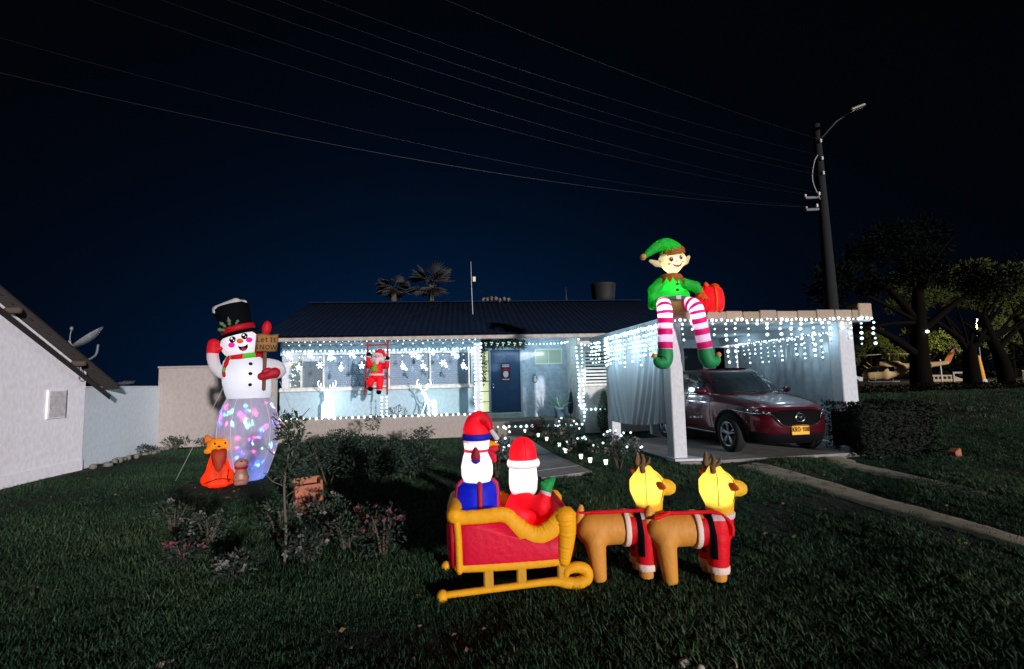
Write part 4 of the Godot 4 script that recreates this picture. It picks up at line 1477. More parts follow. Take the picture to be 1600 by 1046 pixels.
# ---------------------------------------------------------------- elf on the carport
func elf() -> void:
	var t := thing("elf_inflatable", "big elf inflatable in green, sitting on the carport edge with striped legs hanging", "inflatable elf", CX)
	var green := nylon("nylon_elf", "1fa83c", "28ff50")
	var dgreen := nylon("nylon_boot", "137a44", "108048")
	var skin := nylon("nylon_skin", "ecd6b0", "fff0d4")
	var brown := nylon("nylon_collar", "9a4c1c", "a04810")
	var ink := mt("ink")
	var st := S()
	body(st, [[V(-0.03, 3.14, 0.08), V(-0.03, 3.42, 0.08), 0.26, 0.2], [V(-0.22, 3.12, 0.08), V(0.2, 3.16, 0.08), 0.17, 0.17]], 0.06, 0.022, 0.0, [[V(0, -1, 0), -3.07]])
	fin(st, "tunic", green, t)
	st = S()
	body(st, [[V(-0.2, 3.42, 0.08), V(-0.37, 3.28, 0.1), 0.12, 0.1], [V(-0.37, 3.28, 0.1), V(-0.41, 2.98, 0.1), 0.1, 0.085], [V(0.16, 3.45, 0.08), V(0.5, 3.36, 0.1), 0.11, 0.1], [V(0.5, 3.36, 0.1), V(0.58, 3.24, 0.12), 0.095, 0.075]], 0.04, 0.022)
	fin(st, "sleeves", green, t)
	st = S()   # shorts
	body(st, [[V(-0.15, 3.0, 0.08), V(0.12, 3.0, 0.08), 0.19, 0.19], [V(-0.14, 2.98, 0.1), V(-0.22, 2.94, 0.2), 0.14, 0.13], [V(0.1, 2.98, 0.1), V(0.2, 2.97, 0.2), 0.14, 0.13]], 0.05, 0.022)
	fin(st, "shorts", nylon("nylon_shorts", "6a5424", "806020"), t)
	st = S()
	lathe(st, [Vector2(0.27, 3.06), Vector2(0.315, 3.07), Vector2(0.32, 3.1), Vector2(0.31, 3.13), Vector2(0.27, 3.135)], 26, Transform3D(Basis(Vector3.BACK, 0.05), V(0.13, 0, 0.08)), 1.1, 0.85)
	fin(st, "belt", nylon("nylon_belt", "3a5048", "405848"), t)
	st = S()
	box(st, V(0.0, 3.1, 0.36), V(0.1, 0.07, 0.02), Basis(), 0.006)
	fin(st, "belt_buckle", nylon("nylon_white", "", ""), t)
	# collar with points
	st = S()
	lathe(st, [Vector2(0.12, 3.6), Vector2(0.2, 3.58), Vector2(0.235, 3.53), Vector2(0.22, 3.5)], 24, Transform3D(Basis(), V(0.0, 0, 0.09)))
	for k in 12:
		var a := TAU * k / 12.0
		var p := func(aa: float, r: float, y: float) -> Vector3: return V(cos(aa) * r, y, sin(aa) * r * 0.95 + 0.09)
		flat(st)
		tri(st, p.call(a - 0.26, 0.222, 3.51), p.call(a + 0.26, 0.222, 3.51), p.call(a, 0.275, 3.38))
		tri(st, p.call(a - 0.26, 0.232, 3.51), p.call(a, 0.285, 3.38), p.call(a + 0.26, 0.232, 3.51))
	fin(st, "collar", brown, t)
	for y in [3.36, 3.25]:
		st = S()
		ball(st, V(0.005, y, 0.335), V(0.03, 0.026, 0.02), 10)
		fin(st, "button", mt("button_dark", hx("3c3a1a"), 0.7), t)
	# head
	var hc := V(0.03, 3.82, 0.14)
	var hr := V(0.265, 0.235, 0.22)
	st = S()
	body(st, [[V(-0.07, 3.86, 0.14), V(0.13, 3.88, 0.14), 0.17, 0.17], [V(0.02, 3.72, 0.16), V(0.02, 3.7, 0.16), 0.11, 0.11], [V(0.03, 3.8, 0.14), V(0.03, 3.95, 0.12), 0.18, 0.17]], 0.07, 0.022)
	var head := fin(st, "head", skin, t)
	for q in [[-1, V(-0.19, 3.8, 0.12), V(-0.3, 3.8, 0.12), V(-0.41, 3.86, 0.1)], [1, V(0.25, 3.83, 0.12), V(0.33, 3.86, 0.12), V(0.41, 3.96, 0.1)]]:
		st = S()
		tube(st, [q[1], q[2], q[3]], [0.07, 0.065, 0.03], 12, true, 0.5)
		fin(st, "ear", skin, head)
	var face := func(p: Vector2) -> Vector3:
		var d := 0.325
		var y: float = p.y
		d -= pow((p.x - 0.03) / 0.27, 2) * 0.12 + pow((y - 3.83) / 0.25, 2) * 0.06
		return V(p.x, y, d)
	for e in [[-0.08, 3.84], [0.115, 3.88]]:
		for k in [[0.052, 0.062, "print_white", 0.012], [0.04, 0.052, "iris", 0.017], [0.024, 0.034, "ink", 0.022], [0.008, 0.01, "print_white", 0.027]]:
			st = S()
			drape(st, disc(V2(e[0], e[1] + (0.012 if k[0] < 0.01 else 0.0)), k[0], k[1]), func(p): return face.call(p) + V(0, 0, k[3]), 2)
			fin(st, "eye" if k[0] > 0.05 else "iris" if k[0] > 0.03 else "pupil" if k[0] > 0.01 else "eye_shine", mt("iris", hx("c07a18"), 0.6, {"bl": hx("c08020")}) if k[2] == "iris" else M[k[2]], head)
	for e in [[-0.1, 3.935, 0.35], [0.12, 3.965, -0.1]]:
		st = S()
		var arc := []
		for k in 5:
			var x: float = (k - 2) * 0.022
			arc.append(face.call(V2(e[0] + x, e[1] + x * e[2] * 0.5 - 6.0 * x * x)) + V(0, 0, 0.012))
		tube(st, arc, 0.006, 5)
		fin(st, "eyebrow", mt("brow", hx("5a4a20"), 0.8), head)
	for e in [[-0.12, 3.755], [0.155, 3.8]]:
		st = S()
		drape(st, disc(V2(e[0], e[1]), 0.028, 0.012), func(p): return face.call(p) + V(0, 0, 0.012), 1)
		fin(st, "freckle", mt("brow"), head)
	st = S()
	var mouth := PackedVector2Array()
	for p in [V2(-0.1, 0.012), V2(-0.05, -0.002), V2(0, -0.004), V2(0.05, 0.006), V2(0.11, 0.035), V2(0.075, -0.03), V2(0.02, -0.055), V2(-0.05, -0.045)]:
		mouth.append(V2(0.03, 3.745) + p)
	drape(st, mouth, func(p): return face.call(p) + V(0, 0, 0.014), 2)
	var mo := fin(st, "mouth", nylon("print_mouth", "8f1f22", "a02020"), head)
	st = S()
	drape(st, PackedVector2Array([V2(-0.04, 3.742), V2(0.03, 3.736), V2(0.1, 3.758), V2(0.07, 3.735), V2(0.0, 3.727)]), func(p): return face.call(p) + V(0, 0, 0.02), 1)
	fin(st, "teeth", mt("print_white"), mo)
	st = S()
	ball(st, V(0.02, 3.8, 0.335), V(0.025, 0.02, 0.03), 10)
	fin(st, "nose", skin, head)
	# cap with zigzag brim and a bobble
	st = S()
	tube(st, curve([V(0.06, 3.99, 0.11), V(0.03, 4.08, 0.1), V(-0.06, 4.17, 0.1), V(-0.2, 4.16, 0.1), V(-0.34, 4.08, 0.1), V(-0.46, 3.99, 0.1), V(-0.52, 3.94, 0.1)], 4), rad_run([0.225, 0.205, 0.15, 0.11, 0.085, 0.06, 0.04], 4), 20)
	var cap := fin(st, "cap", green, t)
	st = S()
	ball(st, V(-0.55, 3.93, 0.1), V(0.065, 0.065, 0.065), 14)
	fin(st, "bobble", nylon("nylon_bobble", "b0864a", "a07030"), cap)
	var bt := Transform3D(Basis(Vector3.BACK, 0.22), V(0.05, 3.97, 0.12))
	st = S()
	lathe(st, [Vector2(0.235, -0.02), Vector2(0.252, -0.01), Vector2(0.255, 0.03), Vector2(0.235, 0.05)], 26, bt, 1.0, 0.92)
	flat(st)
	for k in 14:
		var a := TAU * k / 14.0
		tri(st, bt * V(cos(a - 0.22) * 0.25, 0.04, sin(a - 0.22) * 0.23), bt * V(cos(a + 0.22) * 0.25, 0.04, sin(a + 0.22) * 0.23), bt * V(cos(a) * 0.235, 0.13, sin(a) * 0.216))
	tube(st, [bt * V(0.24, 0.03, 0), bt * V(0.255, 0.1, 0), bt * V(0.235, 0.15, 0)], [0.04, 0.03, 0.01], 8)
	fin(st, "cap_brim", brown, cap)
	# hand on the present
	st = S()
	body(st, [[V(0.58, 3.22, 0.13), V(0.62, 3.15, 0.17), 0.07, 0.06], [V(0.58, 3.19, 0.16), V(0.5, 3.15, 0.2), 0.035, 0.028], [V(0.6, 3.15, 0.17), V(0.56, 3.09, 0.22), 0.03, 0.026], [V(0.63, 3.14, 0.18), V(0.63, 3.07, 0.23), 0.03, 0.026], [V(0.66, 3.15, 0.17), V(0.7, 3.09, 0.22), 0.03, 0.024]], 0.02, 0.014)
	fin(st, "hand", nylon("nylon_hand", "c05818", "e06818"), t)
	# legs: ringed stockings and curled boots
	var magenta := nylon("nylon_magenta", "c01268", "e8107c")
	var stock := nylon("nylon_stocking", "d0b8d8", "fff0ff")
	for q in [[-0.2, -0.32, -0.335, -1], [0.16, 0.31, 0.47, 1]]:
		var path := curve([V(q[0], 2.98, 0.14), V(lerpf(q[0], q[1], 0.6), 2.99, 0.28), V(q[1], 2.9, 0.4), V(lerpf(q[1], q[2], 0.2), 2.74, 0.42), V(lerpf(q[1], q[2], 0.6), 2.45, 0.4), V(q[2], 2.1, 0.38)], 6)
		st = S()
		tube(st, path, 0.135, 20, false)
		var leg := fin(st, "leg", stock, t)
		for k in [3, 7, 11, 15, 19, 23, 27]:
			st = S()
			var seg: Array = path.slice(k, mini(k + 3, path.size()))
			tube(st, seg, 0.138, 20, false)
			fin(st, "stripe", magenta, leg)
		st = S()
		var bx: float = q[2]
		var d: float = q[3]
		tube(st, curve([V(bx, 2.12, 0.38), V(bx + 0.01 * d, 1.99, 0.38), V(bx + 0.06 * d, 1.89, 0.4), V(bx + 0.17 * d, 1.89, 0.42), V(bx + 0.22 * d, 1.96, 0.42)], 4), rad_run([0.138, 0.15, 0.145, 0.1, 0.045], 4), 18)
		var boot := fin(st, "boot", dgreen, t)
		st = S()
		ball(st, V(bx + 0.24 * d, 2.0, 0.42), V(0.05, 0.055, 0.05), 12)
		fin(st, "boot_bobble", nylon("nylon_bobble", "", ""), boot)
		lamp(t, V(q[1], 2.8, 0.38), Color(1, 0.95, 1), 0.19, 0.03)
		lamp(t, V(q[2], 2.35, 0.39), Color(1, 0.9, 0.95), 0.01, 0.02)
	lamp(t, V(0.02, 3.8, 0.14), Color(1, 0.97, 0.88), 0.085, 0.03)
	lamp(t, V(-0.03, 3.3, 0.08), Color(0.9, 1, 0.85), 0.085, 0.03)
	lamp(t, V(-0.03, 4.06, 0.1), Color(0.9, 1, 0.85), 0.03, 0.02)
	lamp(t, V(-0.39, 3.15, 0.1), Color(0.9, 1, 0.85), 0.003, 0.02)
	# the present
	var g := thing("present_inflatable", "round red present with an orange ribbon and bow, under the elf's hand", "inflatable present", CX * Transform3D(Basis(), V(0.85, 2.88, 0.02)))
	st = S()
	lathe(st, [Vector2(0.01, 0.0), Vector2(0.2, 0.01), Vector2(0.245, 0.08), Vector2(0.26, 0.24), Vector2(0.235, 0.4), Vector2(0.18, 0.46), Vector2(0.01, 0.475)], 26)
	fin(st, "present_box", nylon("nylon_red", "", ""), g)
	var rib := nylon("nylon_bow", "e8641c", "ff7a20")
	for a in [-0.1, 1.47, 3.04, 4.61]:
		var row := []
		for p in [Vector2(0.2, 0.0), Vector2(0.25, 0.08), Vector2(0.265, 0.24), Vector2(0.24, 0.405), Vector2(0.185, 0.468), Vector2(0.03, 0.485)]:
			row.append(V(p.x * sin(a), p.y, p.x * cos(a)))
		st = S()
		tube(st, curve(row, 3), 0.03, 8)
		fin(st, "ribbon", rib, g)
	for q in [[-0.12, 0.56, 0.02], [0.12, 0.53, 0.05], [0.03, 0.55, -0.1]]:
		st = S()
		tube(st, curve([V(0, 0.48, 0), V(q[0] * 0.7, q[1], q[2]), V(q[0], q[1] - 0.06, q[2] + 0.06), V(0, 0.48, 0.04)], 4), 0.03, 7)
		fin(st, "bow", rib, g)
	lamp(g, V(0, 0.24, 0), Color(1, 0.85, 0.8), 0.09, 0.03)

# ---------------------------------------------------------------- Santa on the ladder
func ladder_santa() -> void:
	var l := thing("hanging_ladder", "brown rope ladder hanging from the veranda eave under the climbing Santa", "ladder", HX)
	var wood := mt("ladder_brown", hx("8c2c26"), 0.8)
	var st: SurfaceTool
	for q in [[1.92, 1.83], [2.47, 2.45]]:
		st = S()
		tube(st, [V(q[0], 2.83, 0.42), V(q[1], 1.32, 0.42)], 0.026, 8)
		fin(st, "rail", wood, l)
	for y in [2.72, 2.4, 2.08, 1.76, 1.5]:
		st = S()
		tube(st, [V(1.86, y, 0.42), V(2.46, y, 0.42)], 0.02, 8)
		fin(st, "rung", wood, l)
	var t := thing("climbing_santa", "Santa figure in a red suit climbing the ladder below the eave, green sack in front", "santa figure", HX * Transform3D(Basis(), V(0, 0, 0.5)))
	var red := nylon("nylon_climber", "d01428", "ff2030")
	var white := nylon("nylon_white", "", "")
	st = S()
	body(st, [[V(2.17, 1.86, 0), V(2.19, 2.1, 0), 0.17, 0.16], [V(2.03, 2.12, 0.02), V(1.95, 2.2, 0.06), 0.085, 0.075], [V(1.95, 2.2, 0.06), V(1.95, 2.36, 0.05), 0.07, 0.06], [V(2.32, 2.12, 0.02), V(2.45, 2.1, 0.07), 0.085, 0.075], [V(2.45, 2.1, 0.07), V(2.475, 2.24, 0.05), 0.07, 0.06], [V(2.07, 1.8, 0), V(2.0, 1.64, 0.1), 0.11, 0.095], [V(2.0, 1.64, 0.1), V(2.01, 1.56, 0.06), 0.085, 0.075], [V(2.27, 1.8, 0), V(2.25, 1.48, 0.03), 0.11, 0.085]], 0.04, 0.017)
	fin(st, "suit", red, t)
	st = S()
	lathe(st, [Vector2(0.16, 1.845), Vector2(0.195, 1.85), Vector2(0.205, 1.875), Vector2(0.195, 1.9), Vector2(0.16, 1.905)], 20, Transform3D(Basis(), V(2.175, 0, 0)), 1.05, 0.95)
	fin(st, "belt", white, t)
	for q in [[V(2.005, 1.53, 0.06), V(2.015, 1.49, 0.1), V(2.05, 1.47, 0.17)], [V(2.25, 1.43, 0.03), V(2.24, 1.39, 0.06), V(2.27, 1.375, 0.13)]]:
		st = S()
		ball(st, q[0] + V(0, 0.02, 0), V(0.09, 0.035, 0.085), 14)
		fin(st, "trouser_cuff", white, t)
		st = S()
		body(st, [[q[0], q[1], 0.06, 0.065], [q[1], q[2], 0.06, 0.05]], 0.03, 0.016)
		fin(st, "boot", mt("black_cloth"), t)
	for q in [[V(1.95, 2.38, 0.05), V(1.96, 2.46, 0.03)], [V(2.475, 2.26, 0.05), V(2.475, 2.34, 0.03)]]:
		st = S()
		ball(st, q[0], V(0.075, 0.03, 0.07), 12)
		fin(st, "sleeve_cuff", white, t)
		st = S()
		body(st, [[q[0], q[1], 0.05, 0.052], [q[1] + V(0.02, -0.03, 0), q[1] + V(0.06, 0, 0.03), 0.024, 0.02]], 0.02, 0.014)
		fin(st, "mitten", mt("black_cloth"), t)
	st = S()
	ball(st, V(2.21, 2.36, 0.05), V(0.12, 0.12, 0.12), 20)
	var head := fin(st, "head", nylon("nylon_face", "e2b49c", "ffc8b0"), t)
	st = S()
	body(st, [[V(2.12, 2.3, 0.1), V(2.32, 2.3, 0.1), 0.06, 0.06], [V(2.2, 2.28, 0.13), V(2.2, 2.2, 0.15), 0.08, 0.05], [V(2.1, 2.38, 0.06), V(2.1, 2.3, 0.09), 0.045, 0.05], [V(2.34, 2.38, 0.05), V(2.33, 2.3, 0.08), 0.045, 0.05]], 0.03, 0.015)
	fin(st, "beard", white, head)
	for x in [2.165, 2.24]:
		st = S()
		ball(st, V(x, 2.385, 0.162), V(0.012, 0.014, 0.008), 8)
		fin(st, "eye", mt("ink"), head)
	st = S()
	ball(st, V(2.2, 2.35, 0.175), V(0.02, 0.018, 0.02), 8)
	fin(st, "nose", nylon("nylon_pinkred", "", ""), head)
	st = S()
	tube(st, curve([V(2.1, 2.42, 0.09), V(2.2, 2.45, 0.16), V(2.32, 2.43, 0.09)], 4), 0.035, 10)
	tube(st, curve([V(2.1, 2.42, 0.05), V(2.2, 2.44, -0.08), V(2.33, 2.43, 0.05)], 4), 0.035, 10)
	var brim := stuff(st, "hat_brim", white, head)
	st = S()
	tube(st, curve([V(2.22, 2.43, 0.04), V(2.25, 2.5, 0.04), V(2.32, 2.52, 0.05), V(2.38, 2.46, 0.06), V(2.4, 2.38, 0.07)], 4), rad_run([0.12, 0.1, 0.065, 0.045, 0.03], 4), 14)
	fin(st, "hat", red, head)
	st = S()
	ball(st, V(2.405, 2.35, 0.07), V(0.035, 0.035, 0.035), 10)
	fin(st, "hat_bobble", white, head)
	st = S()
	body(st, [[V(2.14, 2.02, 0.2), V(2.14, 2.06, 0.2), 0.09, 0.075], [V(2.14, 2.12, 0.2), V(2.14, 2.15, 0.2), 0.03, 0.045]], 0.02, 0.014)
	var sack := fin(st, "sack", nylon("nylon_sack", "5f9a1c", "80c020"), t)
	st = S()
	ball(st, V(2.14, 2.105, 0.225), V(0.05, 0.014, 0.03), 10)
	fin(st, "sack_tie", mt("tie", hx("e8e0a0"), 0.7), sack)
	lamp(t, V(2.2, 2.36, 0.0), Color(1, 0.95, 0.9), 0.02, 0.02)
	lamp(t, V(2.18, 2.0, 0.0), Color(1, 0.9, 0.85), 0.025, 0.03)
	lamp(t, V(2.24, 1.65, 0.03), Color(1, 0.9, 0.85), 0.006, 0.02)
	lamp(t, V(2.02, 1.7, 0.06), Color(1, 0.9, 0.85), 0.006, 0.02)

# ---------------------------------------------------------------- car
# plan outlines of the body by height: y, half width, front, rear
const BODY := [[0.20, 0.82, 1.98, -2.05], [0.27, 0.88, 2.12, -2.2], [0.40, 0.912, 2.19, -2.26], [0.55, 0.922, 2.215, -2.28], [0.70, 0.925, 2.21, -2.28], [0.82, 0.918, 2.17, -2.27], [0.90, 0.905, 2.10, -2.26], [0.955, 0.89, 2.0, -2.25], [0.99, 0.875, 1.86, -2.24], [1.04, 0.855, 1.6, -2.23], [1.09, 0.84, 1.3, -2.22], [1.12, 0.825, 1.08, -2.2]]
const CABIN := [[1.06, 0.84, 1.25, -2.2], [1.12, 0.825, 1.10, -2.17], [1.3, 0.785, 0.80, -2.07], [1.45, 0.735, 0.53, -1.95], [1.56, 0.685, 0.30, -1.82], [1.61, 0.65, 0.16, -1.72], [1.645, 0.58, 0.0, -1.55], [1.67, 0.42, -0.25, -1.25], [1.678, 0.2, -0.5, -0.9], [1.68, 0.02, -0.68, -0.72]]

func level(table: Array, y: float) -> Array:
	for i in table.size() - 1:
		if y <= table[i + 1][0]:
			var t := clampf((y - table[i][0]) / (table[i + 1][0] - table[i][0]), 0.0, 1.0)
			return [lerpf(table[i][1], table[i + 1][1], t), lerpf(table[i][2], table[i + 1][2], t), lerpf(table[i][3], table[i + 1][3], t)]
	return table[table.size() - 1].slice(1)

func car_front(table: Array, p: Vector2, off := 0.0) -> Vector3:
	var l := level(table, p.y)
	var q := clampf(absf(p.x) / l[0], 0.0, 0.999)
	return V(p.x, p.y, l[1] * pow(1.0 - pow(q, 4.2), 1 / 4.2)) + V(signf(p.x) * q * q * q * off, off * 0.3, off)

func car_side(table: Array, z: float, y: float, side: float, off := 0.0) -> Vector3:
	var l := level(table, y)
	var q := clampf(z / l[1] if z > 0 else z / l[2], 0.0, 0.999)
	return V(side * (l[0] * pow(1.0 - pow(q, 4.2), 1 / 4.2) + off), y, z + (off * q * q * q if z > 0 else 0.0))

func hull(st: SurfaceTool, table: Array, n := 72) -> void:
	var rows := []
	for i in table.size() - 1:
		for k in 3:
			var y := lerpf(table[i][0], table[i + 1][0], k / 3.0)
			rows.append(ring(table, y, n))
	rows.append(ring(table, table[table.size() - 1][0], n))
	grid(st, rows, true)

func ring(table: Array, y: float, n: int) -> PackedVector3Array:
	var l := level(table, y)
	var row := PackedVector3Array()
	for k in n:
		var a := -TAU * k / n
		var c := cos(a)
		var s := sin(a)
		row.append(V(signf(c) * pow(absf(c), 2 / 4.2) * l[0], y, signf(s) * pow(absf(s), 2 / 4.2) * (l[1] if s > 0 else -l[2])))
	return row

func car() -> void:
	var t := thing("parked_car", "dark red SUV parked nose out under the carport, yellow number plate", "car", CX * Transform3D(Basis.from_scale(V(1.05, 1.05, 1.05)), V(2.42, 0.03, -2.05)))
	var paint := mt("car_paint", hx("470a18"), 0.3, {"coat": 1.0, "metal": 0.35})
	var trim := mt("car_trim", hx("0e0f11"), 0.7, {"spec": 0.2})
	var pane := mt("car_glass", hx("0a1012"), 0.04, {"spec": 0.6})
	var st := S()
	hull(st, BODY)
	fin(st, "body", paint, t)
	st = S()
	hull(st, CABIN)
	fin(st, "cabin", paint, t)
	st = S()   # hood edges and door gaps
	for sx in [-1.0, 1.0]:
		var a := []
		for k in 8:
			var y := lerpf(1.115, 0.93, k / 7.0)
			a.append(car_front(BODY, V2(sx * lerpf(0.62, 0.6, k / 7.0), y), 0.004))
		tube(st, a, 0.006, 5)
		for z in [0.78, -0.28, -1.1]:
			var b := []
			for k in 8:
				b.append(car_side(BODY, z - (0.05 * k / 7.0 if z > 0 else 0.0), lerpf(0.36, 1.1, k / 7.0), sx, 0.0))
			tube(st, b, 0.006, 5)
	stuff(st, "panel_gap", mt("dark"), t)
	# glass
	st = S()
	drape(st, PackedVector2Array([V2(-0.74, 1.14), V2(0, 1.13), V2(0.74, 1.14), V2(0.67, 1.4), V2(0.57, 1.575), V2(0, 1.59), V2(-0.57, 1.575), V2(-0.67, 1.4)]), func(p): return car_front(CABIN, p, 0.006), 3)
	fin(st, "windshield", pane, t)
	for sx in [-1.0, 1.0]:
		for q in [[[0.86, 1.12], [0.55, 1.34], [0.28, 1.5], [-0.27, 1.56], [-0.27, 1.12]], [[-0.33, 1.12], [-0.33, 1.56], [-0.95, 1.555], [-1.1, 1.5], [-1.1, 1.13]], [[-1.16, 1.14], [-1.16, 1.5], [-1.35, 1.46], [-1.72, 1.26], [-1.6, 1.17]]]:
			var poly := PackedVector2Array()
			for p in q:
				poly.append(V2(p[0], p[1]))
			st = S()
			drape(st, poly, func(p): return car_side(CABIN, p.x, p.y, sx, 0.008), 2)
			fin(st, "side_window", pane, t)
		# arch lining, arch cladding, sill cladding
		for wz in [1.36, -1.34]:
			st = S()
			var poly := PackedVector2Array()
			for k in 15:
				var a := -0.32 + (PI + 0.64) * k / 14.0
				poly.append(V2(wz + cos(a) * 0.40, maxf(0.22, 0.36 + sin(a) * 0.40)))
			drape(st, poly, func(p): return car_side(BODY, p.x, p.y, sx, 0.006), 1)
			fin(st, "wheel_arch", mt("dark"), t)
			st = S()
			var rows := [PackedVector3Array(), PackedVector3Array(), PackedVector3Array()]
			for k in 25:
				var a := -0.36 + (PI + 0.72) * k / 24.0
				for j in 3:
					rows[j].append(car_side(BODY, wz + cos(a) * (0.385 + 0.045 * j), maxf(0.22, 0.36 + sin(a) * (0.385 + 0.045 * j)), sx, [0.004, 0.022, 0.004][j]))
			grid(st, rows)
			fin(st, "arch_cladding", trim, t)
		st = S()
		var rows := [PackedVector3Array(), PackedVector3Array(), PackedVector3Array()]
		for k in 12:
			var z := lerpf(0.93, -0.9, k / 11.0)
			for j in 3:
				rows[j].append(car_side(BODY, z, [0.21, 0.29, 0.36][j], sx, [0.0, 0.03, 0.004][j]))
		grid(st, rows)
		fin(st, "sill_cladding", trim, t)
		st = S()
		var sill := []
		for k in 12:
			sill.append(car_side(BODY, lerpf(0.9, -0.85, k / 11.0), 0.345, sx, 0.012))
		tube(st, sill, 0.012, 6)
		fin(st, "sill_strip", mt("metal"), t)
		st = S()
		var belt := []
		for k in 20:
			belt.append(car_side(CABIN, lerpf(0.88, -1.6, k / 19.0), 1.112 + 0.015 * k / 19.0, sx, 0.012))
		tube(st, belt, 0.012, 6)
		fin(st, "window_strip", mt("chrome"), t)
		for z in [0.0, -0.92]:
			st = S()
			tube(st, [car_side(BODY, z, 0.93, sx, 0.012), car_side(BODY, z - 0.1, 0.935, sx, 0.03), car_side(BODY, z - 0.2, 0.935, sx, 0.012)], 0.015, 7)
			fin(st, "door_handle", paint, t)
		st = S()   # mirror
		body(st, [[V(0.98 * sx, 1.18, 0.66), V(1.08 * sx, 1.19, 0.6), 0.075, 0.065], [V(0.84 * sx, 1.12, 0.68), V(0.97 * sx, 1.16, 0.64), 0.03, 0.035]], 0.03, 0.018)
		fin(st, "mirror", paint, t)
		# head lamp with a chrome wing below it
		st = S()
		var hl := PackedVector2Array()
		for p in [[0.50, 0.80], [0.64, 0.845], [0.80, 0.87], [0.885, 0.875], [0.885, 0.84], [0.85, 0.79], [0.74, 0.765], [0.58, 0.765]]:
			hl.append(V2(p[0] * sx, p[1]))
		if sx < 0:
			hl.reverse()
		drape(st, hl, func(p): return car_front(BODY, p, 0.008), 3)
		var head := fin(st, "headlight", mt("lamp_glass", hx("22262a"), 0.05, {"spec": 0.9}), t)
		st = S()
		for p in [[0.62, 0.80], [0.70, 0.815], [0.78, 0.83]]:
			ball(st, car_front(BODY, V2(p[0] * sx, p[1]), 0.004), V(0.03, 0.022, 0.02), 10)
		var rim := []
		for p in [[0.53, 0.79], [0.66, 0.775], [0.8, 0.79], [0.865, 0.83]]:
			rim.append(car_front(BODY, V2(p[0] * sx, p[1]), 0.012))
		tube(st, curve(rim, 4), 0.009, 6)
		stuff(st, "lamp_lens", mt("chrome"), head)
		st = S()
		var wing := []
		for p in [[0.60, 0.765], [0.50, 0.74], [0.44, 0.66], [0.38, 0.585], [0.28, 0.555], [0.1, 0.545], [0.0, 0.543]]:
			wing.append(car_front(BODY, V2(p[0] * sx, p[1]), 0.02))
		tube(st, curve(wing, 4), rad_run([0.014, 0.018, 0.02, 0.018, 0.012, 0.008, 0.007], 4), 8)
		fin(st, "grille_wing", mt("chrome"), t)
		st = S()
		var fog := PackedVector2Array()
		for p in [[0.56, 0.42], [0.86, 0.45], [0.87, 0.38], [0.6, 0.36]]:
			fog.append(V2(p[0] * sx, p[1]))
		if sx < 0:
			fog.reverse()
		drape(st, fog, func(p): return car_front(BODY, p, 0.006), 3)
		fin(st, "fog_recess", trim, t)
	# grille, lower bumper, plate, emblem
	st = S()
	drape(st, PackedVector2Array([V2(-0.53, 0.805), V2(-0.3, 0.835), V2(0, 0.842), V2(0.3, 0.835), V2(0.53, 0.805), V2(0.46, 0.68), V2(0.39, 0.59), V2(0.28, 0.56), V2(-0.28, 0.56), V2(-0.39, 0.59), V2(-0.46, 0.68)]), func(p): return car_front(BODY, p, 0.007), 3)
	var gr := fin(st, "grille", mt("grille_black", hx("050506"), 0.7, {"spec": 0.15}), t)
	st = S()
	for j in 8:
		var y := 0.585 + j * 0.031
		var w := lerpf(0.33, 0.5, j / 7.0)
		var a := []
		for k in 15:
			a.append(car_front(BODY, V2(lerpf(-w, w, k / 14.0), y), 0.011))
		tube(st, a, 0.005, 5)
	stuff(st, "grille_bar", mt("car_trim"), gr)
	st = S()
	var rows := [PackedVector3Array(), PackedVector3Array(), PackedVector3Array(), PackedVector3Array()]
	for k in 41:
		var x := lerpf(-0.87, 0.87, k / 40.0)
		for j in 4:
			rows[j].append(car_front(BODY, V2(x, [0.205, 0.26, 0.33, 0.40][j]), [0.0, 0.02, 0.022, 0.006][j]))
	grid(st, rows)
	fin(st, "lower_bumper", trim, t)
	var pz := car_front(BODY, V2(0, 0.47)).z + 0.02
	st = S()
	box(st, V(0.0, 0.475, pz), V(0.36, 0.175, 0.012), Basis(), 0.004)
	var plate := fin(st, "number_plate", mt("plate_yellow", hx("e0a51c"), 0.45), t)
	words("KRO·108", 0.1, 0.006, mt("ink"), plate, V(0.0, 0.485, pz + 0.008), Basis.from_scale(V(0.9, 1.15, 1)))
	st = S()
	var em := []
	for k in 20:
		em.append(V(cos(TAU * k / 20) * 0.09, 0.70 + sin(TAU * k / 20) * 0.072, car_front(BODY, V2(0, 0.7)).z + 0.03))
	tube(st, em, 0.011, 6, false, 1.0, true)
	var wz0 := car_front(BODY, V2(0, 0.7)).z + 0.03
	tube(st, curve([V(-0.085, 0.722, wz0), V(-0.04, 0.728, wz0), V(0, 0.69, wz0), V(0.04, 0.728, wz0), V(0.085, 0.722, wz0)], 4), 0.01, 6)
	stuff(st, "emblem", mt("chrome"), t)
	# wheels
	var w0: Node3D = null
